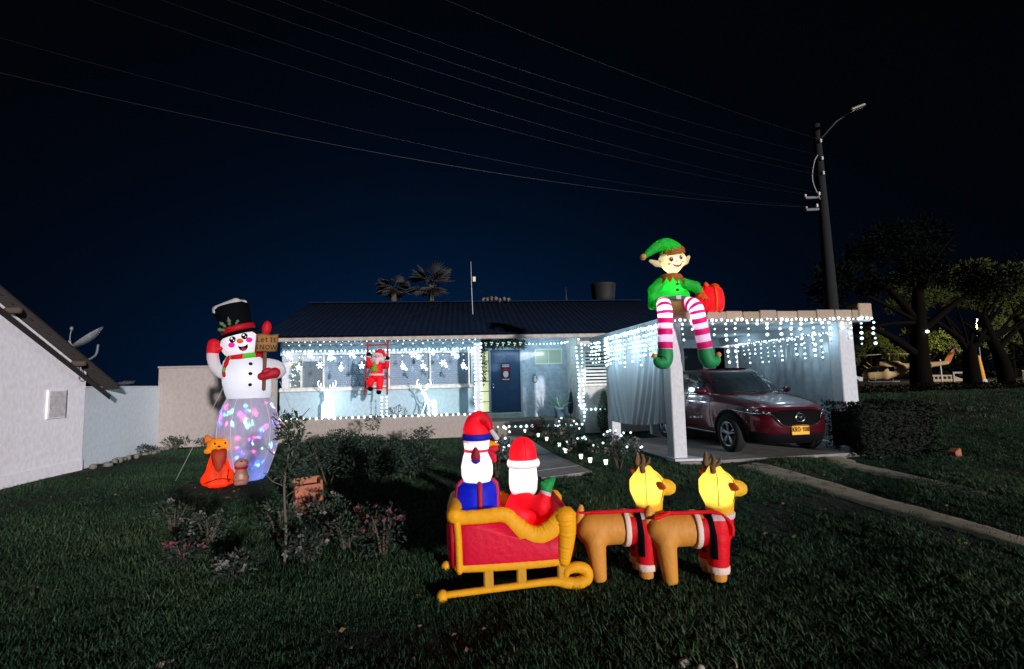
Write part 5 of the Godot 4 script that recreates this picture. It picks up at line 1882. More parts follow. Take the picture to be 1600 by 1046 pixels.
	for q in [[-1, 1.36], [1, 1.36], [-1, -1.34], [1, -1.34]]:
		var w: Node3D
		var xf := Transform3D(Basis(Vector3.BACK, -PI / 2 * q[0]) , V(0.83 * q[0], 0.355, q[1]))
		if w0 == null:
			w = Node3D.new()
			w.name = "wheel"
			t.add_child(w)
			st = S()
			lathe(st, [Vector2(0.24, -0.11), Vector2(0.335, -0.11), Vector2(0.355, -0.07), Vector2(0.357, 0.06), Vector2(0.338, 0.1), Vector2(0.25, 0.108), Vector2(0.235, 0.095)], 36)
			fin(st, "tyre", mt("rubber", hx("131416"), 0.85), w)
			st = S()
			lathe(st, [Vector2(0.24, 0.1), Vector2(0.225, 0.085), Vector2(0.22, 0.03), Vector2(0.01, 0.02)], 30)
			fin(st, "rim_well", mt("rim_dark", hx("2a2c30"), 0.4, {"metal": 0.6}), w)
			st = S()
			lathe(st, [Vector2(0.215, 0.085), Vector2(0.24, 0.105), Vector2(0.245, 0.095)], 30)
			for k in 5:
				for d in [-0.13, 0.13]:
					var a: float = TAU * k / 5.0 + d
					tube(st, [V(cos(a - d * 0.4) * 0.04, 0.075, sin(a - d * 0.4) * 0.04), V(cos(a) * 0.14, 0.085, sin(a) * 0.14), V(cos(a) * 0.228, 0.098, sin(a) * 0.228)], [0.022, 0.017, 0.015], 7)
			lathe(st, [Vector2(0.05, 0.07), Vector2(0.045, 0.1), Vector2(0.002, 0.105)], 16)
			stuff(st, "rim", mt("alloy", hx("a9afb8"), 0.3, {"metal": 0.85}), w)
			w0 = w
		else:
			w = w0.duplicate()
			w.name = numbered(t, "wheel_copy").replace("wheel_copy", "wheel")
			if str(w.name) == "wheel":
				w.name = "wheel_003"
			t.add_child(w, true)
		w.transform = xf
	# seats seen dimly are left behind the dark glass; wipers lie on the cowl
	st = S()
	for q in [[-0.55, 0.0], [0.05, 0.58]]:
		tube(st, [car_front(CABIN, V2(q[0], 1.145), 0.02), car_front(CABIN, V2(q[1], 1.17), 0.02)], 0.008, 5)
	stuff(st, "wiper", mt("dark"), t)

# ---------------------------------------------------------------- strings of lights
func bulb(st: SurfaceTool, p: Vector3, r: float) -> void:
	ball(st, p, V(r, r, r), 6)

func light_string(called: String, label: String, xf: Transform3D, lines: Array, gap: float, r: float, glow := "led", jit := 0.0, group := "") -> Node3D:
	var t := thing(called, label, "string lights", xf, group)
	var st := S()
	var dim := S()
	var cb := S()
	for l in lines:
		tube(cb, l, 0.005, 4, false)
		var left := gap * 0.5
		for i in l.size() - 1:
			var d: float = l[i].distance_to(l[i + 1])
			while left < d:
				bulb(dim if rng.randf() < 0.3 else st, l[i].lerp(l[i + 1], left / d) + V(rng.randf_range(-1, 1), rng.randf_range(-1, 1), rng.randf_range(-1, 1)) * jit, r * rng.randf_range(0.65, 1.4))
				left += gap
			left -= d
	stuff(st, "bulb", M[glow], t)
	stuff(dim, "bulb", M["led_soft"], t)
	stuff(cb, "cable", mt("led_cable"), t)
	return t

func star_shape(r: float, inner: float, n := 5) -> PackedVector2Array:
	var out := PackedVector2Array()
	for i in n * 2:
		var a := PI / 2 + PI * i / n
		out.append(V2(cos(a), sin(a)) * (r if i % 2 == 0 else inner))
	return out

func string_lights() -> void:
	rng.seed = 31
	light_string("light_strip", "white light strip along the top edge of the beige veranda plinth", HX, [[V(-0.68, 0.675, 0.012), V(5.1, 0.675, 0.012)]], 0.168, 0.034, "led", 0.011)
	light_string("light_strip", "white light strip across the wall over the long window", HX, [curve([V(-0.9, 2.665, -0.955), V(1.5, 2.655, -0.95), V(3.2, 2.66, -0.95), V(4.9, 2.67, -0.955)], 3)], 0.122, 0.03, "led", 0.011)
	light_string("light_strip", "double row of white lights up the veranda post left of the blue door", HX, [[V(4.94, 0.68, 0.0), V(4.94, 2.8, 0.0)], [V(5.12, 0.68, 0.0), V(5.12, 2.8, 0.0)]], 0.105, 0.033, "led", 0.012)
	light_string("light_strip", "short double row of white lights on the veranda below the climbing Santa", HX, [[V(2.24, 0.68, 0.03), V(2.24, 1.3, 0.03)], [V(2.38, 0.68, 0.03), V(2.38, 1.3, 0.03)]], 0.1, 0.03)
	light_string("light_strip", "white light strip under the eave between garland and wing wall", HX, [curve([V(6.62, 2.83, -1.52), V(7.4, 2.81, -1.5), V(8.0, 2.84, -1.4), V(8.12, 2.88, -0.6), V(8.1, 2.82, 0.03)], 4)], 0.12, 0.03)
	for q in [[6.0, 2.5], [7.3, 2.5]]:
		lamp(get_node("light_strip_004"), V(q[0], q[1], -0.6), COOL, 0.75, 0.1)
	light_string("light_strip", "two rows of white lights down the wing wall corner right of the agave", HX, [curve([V(8.02, 2.62, 0.035), V(8.05, 1.6, 0.035), V(8.06, 0.85, 0.035), V(8.16, 0.72, 0.035)], 5), [V(8.18, 2.62, 0.03), V(8.19, 0.32, 0.03)]], 0.115, 0.032, "led", 0.012)
	lamp(get_node("light_strip_005"), V(8.5, 1.9, 0.7), COOL, 0.4, 0.1)
	light_string("light_strip", "white light strip along the porch step in front of the door", HX, [[V(5.32, 0.295, 0.352), V(8.1, 0.295, 0.352)]], 0.165, 0.034, "led", 0.011)
	light_string("light_strip", "short row of white lights under the barred window beside the cypress", HX, [[V(8.2, 0.7, 0.02), V(8.95, 0.7, 0.02)]], 0.14, 0.03)
	light_string("light_strip", "white lights looped over the top of the barred window", HX, [curve([V(8.12, 2.68, 0.04), V(8.4, 2.62, 0.04), V(8.7, 2.64, 0.04), V(9.0, 2.6, 0.04)], 3)], 0.115, 0.03)
	# curtain of stars and snowflakes under the eave
	var drops := []
	var shapes := []
	for i in 19:
		var x := -0.25 + i * 0.285
		if x > 1.75 and x < 2.6:
			continue
		var low: float = [2.46, 2.12, 2.5, 2.16, 2.44, 2.08][i % 6] + rng.randf_range(-0.03, 0.03)
		drops.append([V(x, 2.83, 0.4), V(x + rng.randf_range(-0.02, 0.02), low + 0.08, 0.4)])
		shapes.append(V(x, low, 0.4))
	drops.append([V(-0.4, 2.835, 0.42), V(5.0, 2.835, 0.42)])
	var t := light_string("star_light_curtain", "curtain of small lights with stars and snowflakes hanging under the eave", HX, drops, 0.17, 0.017)
	for i in shapes.size():
		var st := S()
		if i % 3 == 0:       # snowflake
			for k in 6:
				var a := TAU * k / 6
				tube(st, [shapes[i], shapes[i] + V(cos(a), sin(a), 0) * 0.085], 0.011, 5)
				ball(st, shapes[i] + V(cos(a), sin(a), 0) * 0.085, V(0.018, 0.018, 0.018), 6)
			stuff(st, "snowflake", mt("led"), t)
		elif i % 3 == 1:
			prism(st, star_shape(0.095, 0.042), -0.02, 0.02, Transform3D(Basis(), shapes[i]))
			fin(st, "star", mt("led"), t)
		else:                # little lit figure: head and body
			body(st, [[shapes[i] + V(0, -0.05, 0), shapes[i] + V(0, -0.03, 0), 0.05, 0.045], [shapes[i] + V(0, 0.04, 0), shapes[i] + V(0, 0.05, 0), 0.034, 0.034], [shapes[i] + V(-0.06, 0, 0), shapes[i] + V(0.06, 0, 0), 0.016, 0.016]], 0.02, 0.014)
			fin(st, "lit_figure", mt("led"), t)
		if i % 2 == 0:
			var s2 := S()
			prism(s2, star_shape(0.05, 0.022), -0.012, 0.012, Transform3D(Basis(), shapes[i] + V(0.09, -0.09, 0.01)))
			fin(s2, "star", mt("led"), t)
	for x in [0.2, 1.4, 3.1, 4.4]:
		lamp(t, V(x, 2.5, 0.2), COOL, 0.26, 0.1)
	# icicle strings of the carport
	drops = [[V(-0.13, 2.66, 0.0), V(-0.13, 2.66, -3.4)]]
	for i in 25:
		var z := -0.05 - i * 0.136
		var n := rng.randf_range(0.22, 0.72) if i % 3 else rng.randf_range(0.55, 0.85)
		drops.append([V(-0.13 + rng.randf_range(-0.03, 0.03), 2.66, z), V(-0.13 + rng.randf_range(-0.05, 0.05), 2.66 - n, z + rng.randf_range(-0.04, 0.04))])
	t = light_string("icicle_lights", "dense icicle lights along the carport's left side over the grey cloth", CX, drops, 0.105, 0.022, "led", 0.014)
	for z in [-0.6, -1.6, -2.7]:
		lamp(t, V(-0.42, 2.3, z), COOL, 0.5, 0.12)
	drops = []
	for i in 15:
		var x := -0.55 + rng.randf_range(0.0, 0.5)
		var n := rng.randf_range(0.2, 0.75)
		drops.append([V(x, 2.62 - 0.1 * absf(x), -3.35), V(x + rng.randf_range(-0.03, 0.03), 2.6 - n, -3.35)])
	light_string("icicle_lights", "tangle of icicle lights at the house corner where carport and wing meet", CX, drops, 0.1, 0.026, "led", 0.012)
	drops = [[V(-0.1, 2.69, 0.045), V(4.5, 2.73, 0.045)]]
	var lens := [0.3, 0.45, 0.25, 0.5, 0.3, 0.85, 0.9, 0.45, 0.12, 0.28, 0.35, 0.48, 0.6, 0.74, 0.2, 0.46, 0.18, 0.4, 0.58, 0.5]
	for i in 20:
		var x := -0.05 + i * 0.237 + rng.randf_range(-0.04, 0.04)
		drops.append([V(x, 2.69, 0.05), V(x + rng.randf_range(-0.03, 0.03), 2.69 - lens[i], 0.05)])
	t = light_string("icicle_lights", "sparse icicle lights hanging from the carport's front edge", CX, drops, 0.11, 0.027, "led", 0.014)
	for x in [0.9, 2.2, 3.4]:
		lamp(t, V(x, 2.4, -0.25), COOL, 0.2, 0.1)
	drops = [[V(3.93, 2.5, -0.4), V(4.3, 2.5, -4.4)]]
	for i in 14:
		var f := i / 13.0
		var n := rng.randf_range(0.25, 0.75)
		drops.append([V(lerpf(3.93, 4.28, f), 2.5, lerpf(-0.5, -4.3, f)), V(lerpf(3.93, 4.28, f), 2.5 - n, lerpf(-0.5, -4.3, f) + 0.03)])
	t = light_string("icicle_lights", "icicle lights inside the carport, against the plastic sheet", CX, drops, 0.12, 0.024, "led", 0.014)
	for z in [-1.2, -3.2]:
		lamp(t, V(3.5, 2.2, z), COOL, 0.3, 0.1)

func wire_deer() -> void:
	var t := thing("lit_deer", "blazing white light deer with antlers facing the lawn, left on the veranda", "light deer", HX * Transform3D(Basis(), V(0.6, 0.65, -0.5)), "deer made of lights")
	var st := S()
	body(st, [[V(0, 0.42, 0.05), V(0, 0.5, -0.15), 0.11, 0.11], [V(0, 0.5, 0.08), V(0, 0.75, 0.14), 0.085, 0.06], [V(-0.1, 0.4, 0.08), V(-0.11, 0.02, 0.1), 0.055, 0.035], [V(0.1, 0.4, 0.08), V(0.11, 0.02, 0.1), 0.055, 0.035], [V(-0.08, 0.42, -0.2), V(-0.1, 0.02, -0.22), 0.055, 0.045], [V(0.08, 0.42, -0.2), V(0.1, 0.02, -0.22), 0.055, 0.045], [V(0, 0.78, 0.15), V(0, 0.74, 0.27), 0.07, 0.045]], 0.05, 0.02)
	fin(st, "light_body", mt("led_blaze", Color.WHITE, 0.5, {"em": [Color(0.93, 0.98, 1.0), 2.6]}), t)
	for sx in [-1, 1]:
		st = S()
		tube(st, curve([V(0.03 * sx, 0.82, 0.14), V(0.12 * sx, 0.86, 0.14), V(0.23 * sx, 0.93, 0.13), V(0.26 * sx, 1.05, 0.12), V(0.23 * sx, 1.1, 0.12)], 4), 0.014, 6)
		for q in [[0.1, 0.85, 0.09, 0.97], [0.18, 0.9, 0.17, 1.03]]:
			tube(st, [V(q[0] * sx, q[1], 0.14), V(q[2] * sx, q[3], 0.13)], 0.012, 6)
		stuff(st, "light_antler", mt("led_soft"), t)
	lamp(t, V(0, 0.5, 0.36), Color(0.88, 0.96, 1.0), 0.05, 0.12)
	lamp(t, V(0, 0.6, -0.3), Color(0.88, 0.96, 1.0), 0.07, 0.1)
	var d := thing("lit_deer", "outlined white light deer turned to the left, right on the veranda", "light deer", HX * Transform3D(Basis(), V(3.55, 0.65, -0.3)), "deer made of lights")
	st = S()
	var wire := [[V(-0.22, 0, 0.05), V(-0.13, 0.22, 0.03), V(-0.08, 0.42, 0.02), V(-0.12, 0.6, 0.02), V(-0.13, 0.68, 0.03)], [V(0.03, 0, 0.08), V(0.0, 0.2, 0.05), V(-0.03, 0.42, 0.02)], [V(-0.02, 0, -0.1), V(0.0, 0.2, -0.05), V(-0.06, 0.42, 0.0)],
		[V(-0.13, 0.68, 0.03), V(-0.17, 0.72, 0.05), V(-0.19, 0.66, 0.08), V(-0.12, 0.62, 0.05)], [V(-0.08, 0.66, 0.0), V(-0.02, 0.5, 0.0), V(0.06, 0.42, -0.02), V(0.17, 0.45, -0.05), V(0.22, 0.38, -0.06), V(0.22, 0.25, -0.06), V(0.26, 0.0, -0.08)],
		[V(0.12, 0, -0.12), V(0.13, 0.2, -0.08), V(0.1, 0.3, -0.05)], [V(-0.03, 0.36, 0.02), V(0.1, 0.28, 0.0), V(0.2, 0.28, -0.05)], [V(0.2, 0, 0.02), V(0.2, 0.2, 0.0), V(0.16, 0.36, 0.0)]]
	for w in wire:
		tube(st, curve(w, 4), 0.017, 6)
	stuff(st, "light_outline", mt("led_soft"), d)
	st = S()
	body(st, [[V(0.12, 0.36, -0.04), V(0.18, 0.38, -0.05), 0.05, 0.06], [V(0.16, 0.3, -0.03), V(0.16, 0.02, -0.04), 0.045, 0.03]], 0.04, 0.02)
	fin(st, "light_haunch", mt("led_soft"), d)
	for sx in [-1, 1]:
		st = S()
		tube(st, curve([V(-0.13 + 0.02 * sx, 0.74, 0.02), V(-0.13 + 0.1 * sx, 0.79, 0.02), V(-0.13 + 0.19 * sx, 0.88, 0.02), V(-0.13 + 0.2 * sx, 1.0, 0.02), V(-0.13 + 0.16 * sx, 1.06, 0.02)], 4), 0.016, 6)
		for q in [[0.08, 0.78, 0.07, 0.9], [0.14, 0.83, 0.13, 0.95]]:
			tube(st, [V(-0.13 + q[0] * sx, q[1], 0.02), V(-0.13 + q[2] * sx, q[3], 0.02)], 0.013, 6)
		stuff(st, "light_antler", mt("led_soft"), d)
	lamp(d, V(0.12, 0.4, -0.25), Color(0.75, 1.0, 0.88), 0.06, 0.12)

# ---------------------------------------------------------------- porch and veranda
func porch_things() -> void:
	rng.seed = 41
	var t := thing("agave_pot", "spiky agave in a blue grey pot on the porch", "potted plant", HX * Transform3D(Basis(), V(7.6, 0.42, -0.75)))
	var st := S()
	lathe(st, [Vector2(0.01, 0.0), Vector2(0.12, 0.0), Vector2(0.17, 0.26), Vector2(0.185, 0.27), Vector2(0.185, 0.33), Vector2(0.16, 0.33), Vector2(0.15, 0.27), Vector2(0.01, 0.27)], 22)
	fin(st, "pot", mt("pot_blue", hx("5f7f8f"), 0.5), t)
	for i in 22:
		var a := i * 2.4
		var e := lerpf(0.25, 1.35, i / 21.0)
		var l := rng.randf_range(0.5, 0.68)
		var d := V(cos(a) * cos(e), sin(e), sin(a) * cos(e))
		st = S()
		var p0 := V(0, 0.28, 0) + d * 0.03
		tube(st, curve([p0, p0 + d * l * 0.5 + V(0, 0.03, 0), p0 + d * l], 3), rad_run([0.018, 0.022, 0.003], 3), 6, false, 0.35)
		fin(st, "agave_leaf", mt("agave", hx("6f8f86"), 0.6), t)
	var u := thing("folded_umbrella", "dark folded umbrella leaning beside the agave pot", "umbrella", HX * Transform3D(Basis(Vector3.BACK, -0.06), V(7.9, 0.42, -0.6)))
	st = S()
	lathe(st, [Vector2(0.008, 0.0), Vector2(0.012, 0.12), Vector2(0.07, 0.16), Vector2(0.085, 0.35), Vector2(0.06, 0.6), Vector2(0.03, 0.78), Vector2(0.012, 0.82), Vector2(0.01, 0.9), Vector2(0.001, 0.91)], 10)
	fin(st, "furled_cloth", mt("umbrella_navy", hx("161c2c"), 0.7), u)
	st = S()
	ball(st, V(0, 0.5, 0), V(0.08, 0.02, 0.08), 10)
	fin(st, "tie_band", mt("dark"), u)
	var p := thing("wall_plaque", "small oval plaque hanging on the wall right of the blue door", "plaque", HX * Transform3D(Basis(), V(6.96, 1.66, -1.59)))
	st = S()
	prism(st, disc(V2(0, 0), 0.09, 0.14, 20), 0.0, 0.02)
	fin(st, "board", mt("plaque_dark", hx("5a5f68"), 0.7), p)
	st = S()
	prism(st, disc(V2(0, -0.035), 0.055, 0.06, 16), 0.02, 0.03)
	prism(st, disc(V2(0, 0.06), 0.045, 0.045, 16), 0.02, 0.031)
	stuff(st, "relief", mt("plaque_pale", hx("a9adb2"), 0.7), p)
	st = S()
	tube(st, [V(-0.05, 0.11, 0.01), V(0, 0.2, 0.01), V(0.05, 0.11, 0.01)], 0.006, 5)
	fin(st, "hanging_cord", mt("dark"), p)
	var b := thing("door_banner", "maroon Christmas hanging with a white bearded face on the blue door", "banner", HX * Transform3D(Basis(), V(6.0, 1.9, -1.612)))
	st = S()
	box(st, V(0, 0, 0), V(0.31, 0.6, 0.014), Basis(), 0.004)
	fin(st, "cloth", mt("maroon_cloth", hx("4a1428"), 0.9), b)
	st = S()
	prism(st, disc(V2(0.0, -0.06), 0.085, 0.11, 18), 0.007, 0.02)
	fin(st, "printed_beard", mt("print_grey", hx("b8bcc4"), 0.8), b)
	st = S()
	prism(st, PackedVector2Array([V2(-0.11, 0.03), V2(0.11, 0.03), V2(0.09, 0.1), V2(0.03, 0.15), V2(-0.05, 0.14)]), 0.007, 0.022)
	fin(st, "printed_cap", mt("print_red", hx("7c1626"), 0.8), b)
	for y in [0.24, 0.19, -0.235]:
		st = S()
		var row := []
		for k in 13:
			row.append(V((k - 6) * 0.0185, y + 0.012 * sin(k * 1.7), 0.014))
		tube(st, row, 0.015, 6)
		fin(st, "printed_border", mt("print_grey"), b)
	# garland over and beside the door
	var g := thing("door_garland", "dark fir garland with white blossoms above the blue door", "garland", HX)
	st = S()
	for i in 30:
		leaves(st, V(lerpf(5.2, 6.62, i / 29.0), 2.84 + rng.randf_range(-0.04, 0.04), -1.48), V(0.09, 0.13, 0.08), 46, 0.09, 0.1, 0.3)
	for i in 14:
		leaves(st, V(5.25 + rng.randf_range(-0.03, 0.05), lerpf(2.7, 1.6, i / 13.0), -1.5), V(0.09, 0.08, 0.06), 34, 0.085, 0.1, 0.3)
	stuff(st, "fir_sprigs", mt("leaf_fir", hx("1c2f2a"), 0.7), g)
	for i in 7:
		for k in 3:
			st = S()
			ball(st, V(5.32 + i * 0.19 + [0.0, 0.05, 0.02][k], 2.83 + [0.03, 0.02, -0.04][k] + 0.02 * sin(i * 2.1), -1.37), V(0.03, 0.026, 0.02), 8)
			fin(st, "blossom", mt("blossom", hx("d8dcc8"), 0.6, {"em": [Color(0.8, 0.9, 0.7), 0.25]}), g)
	# the tree in the window
	var x := thing("christmas_tree", "lit Christmas tree seen through the left end of the long window", "christmas tree", HX * Transform3D(Basis(), V(-0.62, 0.65, -1.42)))
	st = S()
	for i in 26:
		var f := i / 25.0
		leaves(st, V(0, lerpf(0.45, 1.75, f), 0), V(lerpf(0.32, 0.05, f), 0.07, lerpf(0.2, 0.05, f)), int(lerpf(90, 20, f)), 0.1, 0.3, 0.3)
	stuff(st, "needles", mt("leaf_tree", hx("27553c"), 0.6), x)
	st = S()
	tube(st, [V(0, 0.0, 0), V(0, 1.6, 0)], [0.04, 0.01], 8)
	fin(st, "trunk", mt("bark"), x)
	st = S()
	var s2 := S()
	for i in 70:
		var f := rng.randf()
		var a := rng.randf_range(0.1, PI - 0.1)
		var q := V(cos(a) * lerpf(0.31, 0.05, f), lerpf(0.5, 1.72, f), sin(a) * lerpf(0.2, 0.05, f))
		if i % 3:
			bulb(st, q, 0.02)
		else:
			bulb(s2, q, 0.028)
	stuff(st, "tree_bulb", mt("led_soft"), x)
	stuff(s2, "bauble", mt("bauble_gold", hx("c8a860"), 0.3, {"metal": 0.6}), x)
	for k in [[2.5, 0.22], [2.68, 0.3], [2.85, 0.2]]:
		var v := thing("veranda_plant", ["low leafy plant on the veranda below the ladder, nearest the light strip", "tallest of the small plants on the veranda", "rightmost small plant on the veranda"][[2.5, 2.68, 2.85].find(k[0])], "plant", HX * Transform3D(Basis(), V(k[0], 0.65, -0.14)), "small plants on the veranda")
		st = S()
		tube(st, [V(0, 0, 0), V(0.02, k[1], 0)], [0.012, 0.006], 5)
		fin(st, "stem", mt("bark"), v)
		st = S()
		leaves(st, V(0.01, k[1] * 0.8, 0), V(0.08, 0.1, 0.06), 34, 0.06)
		stuff(st, "foliage", mt("leaf_dark"), v)

# ---------------------------------------------------------------- plants of the garden
func shrub(called: String, label: String, cat: String, at: Vector3, r: Vector3, n: int, size: float, m: String, group := "", narrow := 0.45, stems := 4) -> Node3D:
	var t := thing(called, label, cat, Transform3D(Basis(), at), group)
	var st := S()
	for k in 5:
		var a := TAU * k / 5 + rng.randf()
		var q := V(cos(a) * r.x * 0.45, r.y * rng.randf_range(0.8, 1.35), sin(a) * r.z * 0.45)
		leaves(st, q, r * V(0.62, 0.6, 0.62), n / 5, size, 0.2, narrow)
	stuff(st, "foliage", M[m], t)
	st = S()
	for k in stems:
		var a := TAU * k / stems + rng.randf()
		tube(st, curve([V(0.02 * cos(a), -0.02, 0.02 * sin(a)), V(r.x * 0.25 * cos(a), r.y * 0.8, r.z * 0.25 * sin(a)), V(r.x * 0.5 * cos(a), r.y * 1.5, r.z * 0.5 * sin(a))], 3), rad_run([0.014, 0.01, 0.005], 3), 5)
	stuff(st, "stem", mt("bark"), t)
	return t

func blossoms(t: Node3D, r: Vector3, n: int, size: float, m: Material, lit := false) -> void:
	var st := S()
	for i in n:
		var a := rng.randf_range(-0.4, PI + 0.4)
		var e := rng.randf_range(0.0, 1.3)
		var p := V(cos(a) * cos(e) * r.x, r.y + sin(e) * r.y, sin(a) * cos(e) * r.z)
		if lit:
			bulb(st, p, size)
		else:
			leaves(st, p, V(size, size, size) * 0.4, 9, size, 0.3, 0.9)
	stuff(st, "fairy_bulb" if lit else "blossom", m, t)

func plants() -> void:
	rng.seed = 51
	var petal := mt("petal", hx("5e5e5c"), 0.7, {"bl": hx("303030")})
	var rose := mt("petal_rose", hx("5a343c"), 0.7, {"bl": hx("381820")})
	# the thin young tree in front of the snowman
	var s := thing("sapling", "thin young tree with a pale bare stem in front of the snowman's skirt", "young tree", Transform3D(Basis(), V(-2.14, -0.03, -4.75)))
	var st := S()
	tube(st, curve([V(0, 0, 0), V(0.01, 0.3, 0), V(-0.01, 0.7, 0.01), V(0.02, 1.0, 0), V(0.03, 1.36, 0)], 4), rad_run([0.014, 0.012, 0.011, 0.008, 0.004], 4), 7)
	for k in 9:
		var y := 0.62 + k * 0.08
		var a := k * 2.3
		tube(st, [V(0.01, y, 0), V(cos(a) * 0.12, y + 0.07, sin(a) * 0.12), V(cos(a) * 0.2, y + 0.16, sin(a) * 0.2)], [0.006, 0.005, 0.003], 5)
	fin(st, "stem", mt("pale_bark", hx("4e4a43"), 0.9), s)
	st = S()
	for k in 40:
		var y := rng.randf_range(0.7, 1.36)
		var w := lerpf(0.2, 0.06, (y - 0.78) / 0.6)
		leaves(st, V(0.03 + rng.randf_range(-w, w), y, rng.randf_range(-w, w)), V(0.07, 0.06, 0.07), 16, 0.055, 0.1)
	for k in 10:
		leaves(st, V(rng.randf_range(-0.16, 0.14), rng.randf_range(0.25, 0.75), rng.randf_range(-0.1, 0.1)), V(0.08, 0.07, 0.08), 9, 0.05, 0.1)
	stuff(st, "foliage", M["leaf_mid"], s)
	# big dark shrubs behind it
	var big := "dark shrubs in the bed before the veranda"
	for q in [[-3.05, -8.3, 0.62, 0.46, "widest dark shrub in the bed right of the snowman"], [-2.15, -7.8, 0.55, 0.38, "dark shrub directly behind the terracotta planter"], [-1.75, -8.6, 0.55, 0.36, "dark shrub at the right end of the bed, nearest the sleigh"], [-3.75, -11.2, 0.5, 0.35, "dark shrub with a ragged top left of the clipped double ball"], [-3.0, -10.0, 0.6, 0.32, "low spreading shrub in the middle of the bed"], [-2.4, -9.3, 0.6, 0.34, "rounded shrub behind the widest one, under the ladder"]]:
		shrub("garden_shrub", q[4], "shrub", V(q[0], -0.03, q[1]), V(q[2], q[3], q[2]), 1500, 0.065, "leaf_dark", big)
	for q in [[-3.62, -12.9, 0.26, "clipped bush of two dark balls one above the other, below the ladder"], [-3.1, -13.2, 0.17, "smallest clipped bush, between the double ball and the round one"], [-2.38, -12.8, 0.36, "round clipped bush right of the small one, before the plinth"], [-4.55, -12.4, 0.34, "loose clipped bush at the left end of the plinth"]]:
		var t := shrub("clipped_bush", q[3], "bush", V(q[0], 0, q[1]), V(q[2], q[2] * 0.75, q[2]), 500, 0.06, "leaf_dark", "clipped bushes before the plinth")
		if q[2] == 0.26:
			st = S()
			leaves(st, V(0, 0.62, 0), V(0.2, 0.2, 0.2), 240, 0.06, 0.3)
			stuff(st, "upper_ball", M["leaf_dark"], t)
	# straggling roses in the near bed
	var near := "straggling rose bushes in the near bed"
	var lab := ["rose bush with a few pink flowers, left of the sleigh's rear knob", "pale rose bush at the foot of the young tree", "rose bush left of the young tree's stem, second from it", "low rose bush between the stem and the pink flowered one", "leftmost rose bush of the near bed", "rose bush at the front edge of the near bed, pale leaves", "rose bush at the left front corner of the near bed", "rose bush behind the front ones, under the fox", "rose bush beside the planter's front", "small rose bush before the planter, right side"]
	var spot := [[-1.25, -4.83, 0.24, 0.26], [-1.95, -4.75, 0.2, 0.16], [-2.55, -5.5, 0.26, 0.22], [-1.67, -5.04, 0.2, 0.18], [-3.9, -5.85, 0.24, 0.2], [-2.4, -4.4, 0.2, 0.13], [-3.1, -4.8, 0.2, 0.14], [-3.2, -5.35, 0.24, 0.2], [-2.1, -5.7, 0.24, 0.24], [-1.6, -5.6, 0.2, 0.2]]
	for i in 10:
		var q = spot[i]
		var t := shrub("rose_bush", lab[i], "rose bush", V(q[0], -0.03, q[1]), V(q[2], q[3], q[2]), 480, 0.042, "leaf_pale" if i in [0, 1, 5, 6] else "leaf_mid", near, 0.5, 6)
		blossoms(t, V(q[2], q[3], q[2]) * 0.9, 5 if i else 7, 0.035, rose if i % 3 == 0 else petal)
	# planter
	var p := thing("terracotta_planter", "square broken terracotta planter standing in the dark flower bed", "planter", Transform3D(Basis(Vector3.UP, 0.5) * Basis(Vector3.BACK, 0.03), V(-2.72, -0.02, -6.7)))
	st = S()
	for q in [[V(0, 0.18, 0.15), V(0.34, 0.36, 0.03), 0], [V(0, 0.2, -0.15), V(0.34, 0.42, 0.03), 0], [V(-0.155, 0.18, 0), V(0.03, 0.36, 0.27), 0], [V(0.155, 0.2, 0), V(0.03, 0.4, 0.27), 0]]:
		box(st, q[0], q[1], Basis(), 0.01)
	box(st, V(0, 0.2, 0), V(0.28, 0.02, 0.27))
	fin(st, "clay_walls", mt("terracotta"), p)
	st = S()
	prism(st, PackedVector2Array([V2(-0.03, 0.05), V2(0.05, 0.08), V2(0.1, 0.2), V2(0.04, 0.15), V2(0.0, 0.3), V2(-0.04, 0.15), V2(-0.1, 0.2)]), 0.164, 0.172)
	fin(st, "relief_motif", mt("clay_dark", hx("5a3d38"), 0.9), p)
	# bushes and lamps along the walk
	var walk := "bushes along the walk to the door"
	for q in [[0.62, -13.6, 0.2, 0.34, "leaf_red", "reddish topped bush before the porch step, left side of the walk's right edge", 0], [0.95, -13.1, 0.24, 0.28, "leaf_dark", "dark bush right of the reddish one by the porch", 0], [1.15, -10.9, 0.3, 0.42, "leaf_dark", "tall dark bush with fairy lights by the walk, behind the Santa", 5], [1.25, -9.7, 0.3, 0.26, "leaf_dark", "low bush with white flowers and lights between two taller ones", 7], [1.85, -9.1, 0.4, 0.34, "leaf_dark", "full bush with white flowers and lights left of the carport post", 11], [-0.33, -8.7, 0.34, 0.42, "leaf_dark", "dark bush with a few fairy lights just right of the penguin", 9]]:
		var t := shrub("walk_bush", q[5], "bush", V(q[0], -0.02, q[1]), V(q[2], q[3], q[2]), 620, 0.065, q[4], walk)
		if q[6]:
			blossoms(t, V(q[2], q[3], q[2]) * 1.05, q[6], 0.022, M["led_soft"], true)
			if q[6] in [7, 11]:
				blossoms(t, V(q[2], q[3], q[2]), 22, 0.05, petal)
	var lamps := [[0.3, -14.4, "solar path lamp nearest the porch step"], [0.62, -13.2, "solar path lamp under the reddish topped bush"], [0.78, -12.3, "solar path lamp between the reddish bush and the tall dark bush"], [0.98, -11.15, "solar path lamp left of the tall dark bush"], [1.02, -10.2, "solar path lamp in front of the tall dark bush"], [1.22, -9.4, "solar path lamp before the low flowering bush"], [1.55, -8.7, "solar path lamp at the end of the walk, before the full bush"], [1.32, -8.95, "solar path lamp beside the end of the walk, second last"], [-0.42, -11.7, "solar path lamp left of the walk, just past the penguin's beak"], [-0.24, -10.8, "solar path lamp left of the walk, behind the penguin's scarf"]]
	var first: Node3D = null
